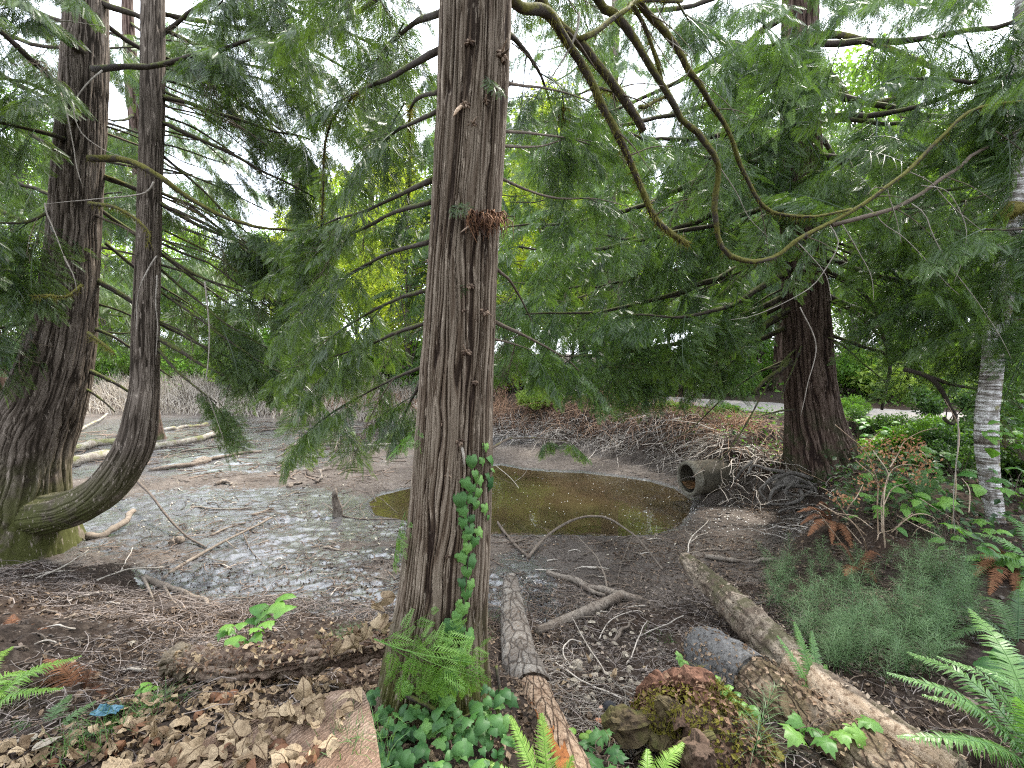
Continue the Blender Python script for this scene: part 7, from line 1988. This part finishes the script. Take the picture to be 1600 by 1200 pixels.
# blue foil scrap
g = onground(168, 1120) + np.array([0, 0, .02]); mb = MB()
xs = np.linspace(-1, 1, 9); GXX, GYY = np.meshgrid(xs, xs)
zz = .25 * vnoise(GXX * 2.5, GYY * 2.5, 4.0) + .15 * vnoise(GXX * 6, GYY * 6, 2.0)
V = np.c_[GXX.ravel() * .055, GYY.ravel() * .03, zz.ravel() * .04 + .01] + g
i = np.arange(81).reshape(9, 9); mb.add(V, np.stack([i[:-1, :-1], i[:-1, 1:], i[1:, 1:], i[1:, :-1]], -1).reshape(-1, 4))
m_, nt_, b_, _o_ = newmat('blue foil'); b_.inputs['Base Color'].default_value = (.03, .09, .12, 1); b_.inputs['Roughness'].default_value = .25; b_.inputs['Metallic'].default_value = .5
tag(mb.build('foil_scrap', m_, None, shade=False, origin=g), 'crumpled blue shiny scrap in the green at the left', 'scrap')
# little stones
for px, py, s, c, lb in [(953, 1110, .035, (.03, .03, .033), 'black stone in the litter left of the rotten stump'), (940, 1112, .022, (.4, .27, .2), 'small pinkish stone beside the black stone'), (973, 1112, .022, (.5, .48, .45), 'small white stone right of the black stone'), (935, 1130, .02, (.35, .17, .1), 'small orange chip below the black stone')]:
    g = onground(px, py) + np.array([0, 0, s * .3]); mb = MB()
    P = np.array([g + (-s, 0, 0), g + (-.5 * s, 0, .1 * s), g + (.5 * s, 0, .1 * s), g + (s, 0, 0)]); trunk(mb, P, [s * .3, s * .75, s * .7, s * .3], 10, 8, 3, s * .2, seed=int(px), wob=.25, cap=True)
    tag(mb.build('stone', plain_mat('stone', [v * .7 for v in c], [min(1, v * 1.3) for v in c], 40), None, origin=g), lb, 'stone')

# ------------------------------------------------------------------ litter nobody could count
rn = np.random.default_rng(123)
def twig_litter(name, n, region, L, r, mat, up=.15, seed=0):
    x, y = region(n)
    n = len(x); a = rn.uniform(0, 6.28, n); l = rn.uniform(*L, n)
    d = np.c_[np.cos(a), np.sin(a), np.zeros(n)]
    side = np.c_[-np.sin(a), np.cos(a), np.zeros(n)]
    t = np.linspace(-.5, .5, 5)
    bend = rn.normal(size=n) * .18
    XY = np.stack([x, y], -1)[:, None] + d[:, None, :2] * (l[:, None] * t)[..., None] + side[:, None, :2] * (l * bend)[:, None, None] * (t ** 2 * 4)[None, :, None]
    Z = H(XY[..., 0].ravel(), XY[..., 1].ravel()).reshape(n, 5)
    Z = .5 * Z + .5 * Z.mean(1, keepdims=True) + .006 + np.abs(rn.normal(size=(n, 1))) * up * l[:, None] * (.3 + t + .5)[None] * .5
    P = np.concatenate([XY, Z[..., None]], -1)
    mb = MB(); tubes(mb, P, (r * rn.uniform(.5, 1.5, n))[:, None] * np.linspace(1, .5, 5)[None], 3, rn.uniform(0, 1, n), cap=False)
    return tag(mb.build(name, mat), kind='stuff')
def reg(x0, x1, y0, y1, fn=None):
    def f(n):
        x, y = rn.uniform(x0, x1, 3 * n), rn.uniform(y0, y1, 3 * n)
        if fn is not None:
            m = fn(x, y) > rn.uniform(0, 1, 3 * n); x, y = x[m], y[m]
        return x[:n], y[:n]
    return f
M_tw1 = plain_mat('grey litter twigs', (.07, .055, .047), (.26, .22, .195), 20, bump=0, use_attr=True)
M_tw2 = plain_mat('brown litter', (.042, .030, .023), (.19, .14, .105), 20, bump=0, use_attr=True)
M_tw3 = plain_mat('pale litter twigs', (.13, .11, .09), (.36, .32, .27), 20, bump=0, use_attr=True)
dens = lambda x, y: np.clip(.55 + .7 * vnoise(x * 1.4, y * 1.4, 6.0), 0, 1)
twig_litter('grey_twig_litter', 3000, reg(-4.6, -.9, 1.7, 4.3, lambda x, y: dens(x, y) * np.clip((x + .5) * -1, 0, 1)), (.06, .28), .0026, M_tw1, .25)
twig_litter('brown_needle_litter', 3600, reg(-4.6, .6, 1.3, 4.2, dens), (.03, .12), .0022, M_tw2, .2)
twig_litter('pale_twig_litter', 900, reg(.15, 1.1, 2.1, 3.2, dens), (.05, .20), .0019, M_tw3, .25)
twig_litter('brown_twig_litter', 2200, reg(-.3, 3.6, 1.6, 5.2, dens), (.05, .22), .0028, M_tw2, .2)
twig_litter('mud_twig_litter', 1500, reg(-5, 3.2, 3.6, 9.0, dens), (.08, .35), .0042, M_tw2, .12)
twig_litter('forest_twig_litter', 1800, reg(3.6, 9, 2.5, 10, dens), (.08, .4), .0045, M_tw2, .3)
twig_litter('far_mud_twigs', 700, reg(-13, -1, 9, 17, dens), (.2, .9), .010, M_tw2, .08)

def bits(name, n, region, s, mat, lift=.006, flat=.5, seed=0):
    x, y = region(n); n = len(x)
    z = H(x, y) + lift
    p = np.c_[x, y, z]; nrm = unit(rn.normal(size=(n, 3)) * flat + np.array([0, 0, 1.0])); u = unit(np.cross(nrm, rn.normal(size=(n, 3)))); v = np.cross(nrm, u)
    l = rn.uniform(*s, n)[:, None]
    V = np.stack([p - u * l * .5, p + v * l * .3 + nrm * l * .12, p + u * l * .5, p - v * l * .33 + nrm * l * .1], 1).reshape(-1, 3)
    i = np.arange(n)[:, None] * 4
    mb = MB(); mb.add(V, tris=np.concatenate([i + np.array([[0, 2, 1]]), i + np.array([[0, 3, 2]])]), a=np.repeat(rn.uniform(0, 1, n), 4))
    return tag(mb.build(name, mat, shade=False), kind='stuff')
M_bits = leaf_mat('leaf bits', (.045, .030, .021), (.24, .175, .12), trans=.1, rough=.8, obj_var=0, tcol=(1, .9, .8), spec=.1)
M_petal = leaf_mat('white petals', (.55, .52, .46), (.85, .84, .8), trans=.15, rough=.6, obj_var=0, tcol=(1, 1, 1))
bits('leaf_litter', 6000, reg(-4.6, .5, 1.2, 3.8, dens), (.012, .045), M_bits, .008, .7)
bits('right_leaf_litter', 5000, reg(.1, 5.5, 1.6, 6, lambda x, y: dens(x, y) * .7), (.012, .05), M_bits, .008, .7)
bits('forest_leaf_litter', 5000, reg(3.6, 11, 5, 13, dens), (.02, .07), M_bits, .01, .7)
bits('mud_flecks', 2600, reg(-9, 3.5, 5.0, 13, lambda x, y: dens(x, y) * .8), (.012, .05), leaf_mat('pale flecks', (.10, .08, .06), (.42, .38, .30), trans=.1, rough=.8, obj_var=0, tcol=(1, 1, 1), spec=.1), .008, .5)
bits('fallen_petals', 420, reg(2.4, 4.3, 5.6, 8.0, lambda x, y: np.clip(1.2 - np.hypot(x - 3.35, (y - 6.9)) * .8, 0, 1)), (.012, .028), M_petal, .01, .4)
n = 520; x = rn.uniform(-2.4, 3.1, n); y = rn.uniform(6.3, 10.8, n); d, _ = poly_dist(x, y, PUD); w = (d < -.05) & (rn.uniform(0, 1, n) < .25 + .75 * np.clip((x - .2) / 2.5, 0, 1)); x, y = x[w], y[w]; n = len(x)
p = np.c_[x, y, np.full(n, .004)]; a = rn.uniform(0, 6.28, n); u = np.c_[np.cos(a), np.sin(a), a * 0]; v = np.c_[-np.sin(a), np.cos(a), a * 0]; l = rn.uniform(.005, .013, n)[:, None]
mb = MB(); mb.add(np.stack([p - u * l, p + v * l * .6 + (0, 0, .003), p + u * l, p - v * l * .6 + (0, 0, .002)], 1).reshape(-1, 3), np.arange(4 * n).reshape(-1, 4), a=np.repeat(rn.uniform(.3, 1, n), 4))
tag(mb.build('floating_petals', M_petal, shade=False), kind='stuff')
# clods of mud
def clods(name, n, region, s, mat):
    x, y = region(n); n = len(x); z = H(x, y)
    O6 = np.array([(1, 0, 0), (0, 1, 0), (-1, 0, 0), (0, -1, 0), (0, 0, 1), (.7, .7, .5), (-.7, .7, .5), (-.7, -.7, .5), (.7, -.7, .5)], float)
    F = np.array([(0, 5, 8), (1, 6, 5), (2, 7, 6), (3, 8, 7), (4, 5, 6), (4, 6, 7), (4, 7, 8), (4, 8, 5), (0, 1, 5), (1, 2, 6), (2, 3, 7), (3, 0, 8)])
    sz = (rn.uniform(0, 1, n) ** 2.5 * (s[1] - s[0]) + s[0])[:, None, None]
    a = rn.uniform(0, 6.28, n); c, sn = np.cos(a)[:, None], np.sin(a)[:, None]
    V = O6[None] * (1 + .35 * rn.normal(size=(n, 9, 3))) * np.array([1.2, .85, .55])
    V = np.stack([V[..., 0] * c - V[..., 1] * sn, V[..., 0] * sn + V[..., 1] * c, V[..., 2]], -1) * sz + np.c_[x, y, z][:, None]
    mb = MB(); mb.add(V.reshape(-1, 3), tris=(F[None] + (np.arange(n) * 9)[:, None, None]).reshape(-1, 3), a=np.zeros(n * 9))
    return tag(mb.build(name, mat), kind='stuff')
M_clod = plain_mat('mud clod', (.035, .027, .022), (.10, .08, .064), 20, rough=.6, bump=.5, spec=.4)
dn = lambda x, y: np.clip(.4 + .9 * vnoise(x * 1.9, y * 1.9, 3.0), 0, 1) * (poly_dist(x, y, PUD)[0] > .12)
clods('mud_clods', 3600, reg(-4.5, 3.8, 2.6, 6.6, dn), (.005, .024), M_clod)
clods('bank_clods', 1300, reg(.2, 4.2, 6.3, 12.5, lambda x, y: dn(x, y) * (poly_dist(x, y, POND[:, :2])[0] > -1.2)), (.010, .035), M_clod)
clods('far_clods', 1300, reg(-9, -.5, 6.5, 15, lambda x, y: dn(x, y) * .5), (.010, .03), M_clod)
# fine green grass and needle tufts in the near litter
def tuft(n, pts, h, seed):
    r = np.random.default_rng(seed); mb = MB()
    for (px, py, k) in pts:
        g = drop(px, py); x = g[0] + r.normal(size=k) * .05; y = g[1] + r.normal(size=k) * .05
        V, Q, A = blades(k, (x, y), h, (.3, 1.4), .0022, r); V = V + np.array([0, 0, max(0, g[2] - h1(g[0], g[1]))]); mb.add(V, Q, a=A)
    return mb
tag(tuft(0, [(555, 985, 90), (530, 1010, 90), (575, 1010, 70), (500, 1040, 60), (545, 1120, 60), (560, 1150, 50), (540, 1160, 50), (240, 1110, 60), (260, 1095, 60), (120, 1160, 60), (180, 1135, 60), (780, 985, 60), (790, 1000, 50), (770, 970, 40), (1040, 1000, 30), (150, 1170, 60)], (.04, .12), 3).build('grass_tufts', leaf_mat('fine grass', (.04, .10, .03), (.13, .24, .06), trans=.3), shade=False), kind='stuff')

# crumbs, chips and twigs lying on the crumbling log, the stump and the logs
def crumbs(name, P, rad, n, s, mat, spread=75, seed=0, lift=.004):
    r_ = np.random.default_rng(seed)
    pr = smooth(np.c_[P, rad], 60); C, rd = pr[:, :3], pr[:, 3]
    T = unit(np.gradient(C, axis=0)); S_ = unit(np.cross(T, [0, 0, 1.0])); U = np.cross(S_, T)
    i = r_.integers(0, 60, n); a = np.radians(r_.uniform(-spread, spread, n))
    d = S_[i] * np.sin(a)[:, None] + U[i] * np.cos(a)[:, None]
    p = C[i] + d * (rd[i] + lift + r_.uniform(0, .02, n))[:, None] + T[i] * r_.uniform(-.02, .02, n)[:, None]
    nrm = unit(d + r_.normal(size=(n, 3)) * .5); u = unit(np.cross(nrm, r_.normal(size=(n, 3)))); v = np.cross(nrm, u)
    l = r_.uniform(*s, n)[:, None]; w = r_.uniform(.15, .45, n)[:, None]
    V = np.stack([p - u * l * .5, p + v * l * w + nrm * l * .15, p + u * l * .5, p - v * l * w + nrm * l * .1], 1).reshape(-1, 3)
    k = np.arange(n)[:, None] * 4
    mb = MB(); mb.add(V, tris=np.concatenate([k + np.array([[0, 2, 1]]), k + np.array([[0, 3, 2]])]), a=np.repeat(r_.uniform(0, 1, n), 4))
    return tag(mb.build(name, mat, shade=False), kind='stuff')
M_chip = leaf_mat('wood crumbs', (.05, .026, .016), (.22, .14, .09), trans=.05, rough=.9, obj_var=0, tcol=(1, .9, .8), spec=.1)
crumbs('log_crumbs', PR, np.array([.04, .058, .064, .06, .05, .035]), 700, (.006, .03), M_chip, 80, 1)
crumbs('log_leaf_bits', PR, np.array([.045, .06, .068, .064, .055, .04]), 200, (.015, .045), M_dead, 70, 2, .012)
crumbs('stump_crumbs', path([(1000, 1120, 2.1), (1040, 1105, 2.1), (1090, 1120, 2.0), (1150, 1180, 1.9), (1190, 1215, 1.85)]), np.array([.06, .10, .12, .11, .10]), 1100, (.008, .035), M_chip, 100, 3, .0)
crumbs('stump_moss_bits', path([(1000, 1130, 2.1), (1040, 1115, 2.05), (1090, 1135, 1.97), (1150, 1185, 1.88)]), np.array([.06, .10, .12, .11]), 700, (.008, .03), M_moss, 100, 4, .0)
crumbs('brown_log_flakes', PC, np.array(rC) + .004, 900, (.008, .035), leaf_mat('bark flakes', (.10, .06, .035), (.30, .22, .15), trans=.05, rough=.9, obj_var=0, tcol=(1, .9, .8), spec=.1), 95, 5, -.004)
crumbs('pale_log_flakes', PB, np.array(rB) + .003, 500, (.008, .03), leaf_mat('pale bark flakes', (.12, .085, .06), (.36, .29, .22), trans=.05, rough=.9, obj_var=0, tcol=(1, .9, .8), spec=.1), 95, 6, -.004)
bits('near_litter', 5000, reg(-1.9, .3, 1.15, 2.6, None), (.010, .04), M_bits, .01, .9)
bits('near_tan_litter', 900, reg(-1.9, -.2, 1.15, 2.3, None), (.02, .05), M_dead, .012, .9)

twig_litter('grey_bark_litter', 1700, reg(.15, 2.3, 1.9, 4.6, lambda x, y: np.clip(1.25 - .35 * np.abs(x - .9), 0, 1)), (.03, .20), .0026, M_tw1, .3)
bits('bark_bits', 4200, reg(.1, 2.6, 1.7, 4.8, None), (.010, .042), leaf_mat('bark bits', (.03, .022, .017), (.26, .21, .165), trans=.05, rough=.9, obj_var=0, tcol=(1, .9, .8), spec=.1), .008, .8)
bits('bank_leaf_bits', 4200, reg(-4.6, -.2, 2.3, 5.2, None), (.010, .04), leaf_mat('grey bits', (.03, .022, .018), (.20, .16, .13), trans=.05, rough=.9, obj_var=0, tcol=(1, .9, .8), spec=.1), .008, .8)
twig_litter('pond_edge_twigs', 1000, reg(-4.5, 3.4, 3.9, 6.6, None), (.05, .3), .003, M_tw2, .25)
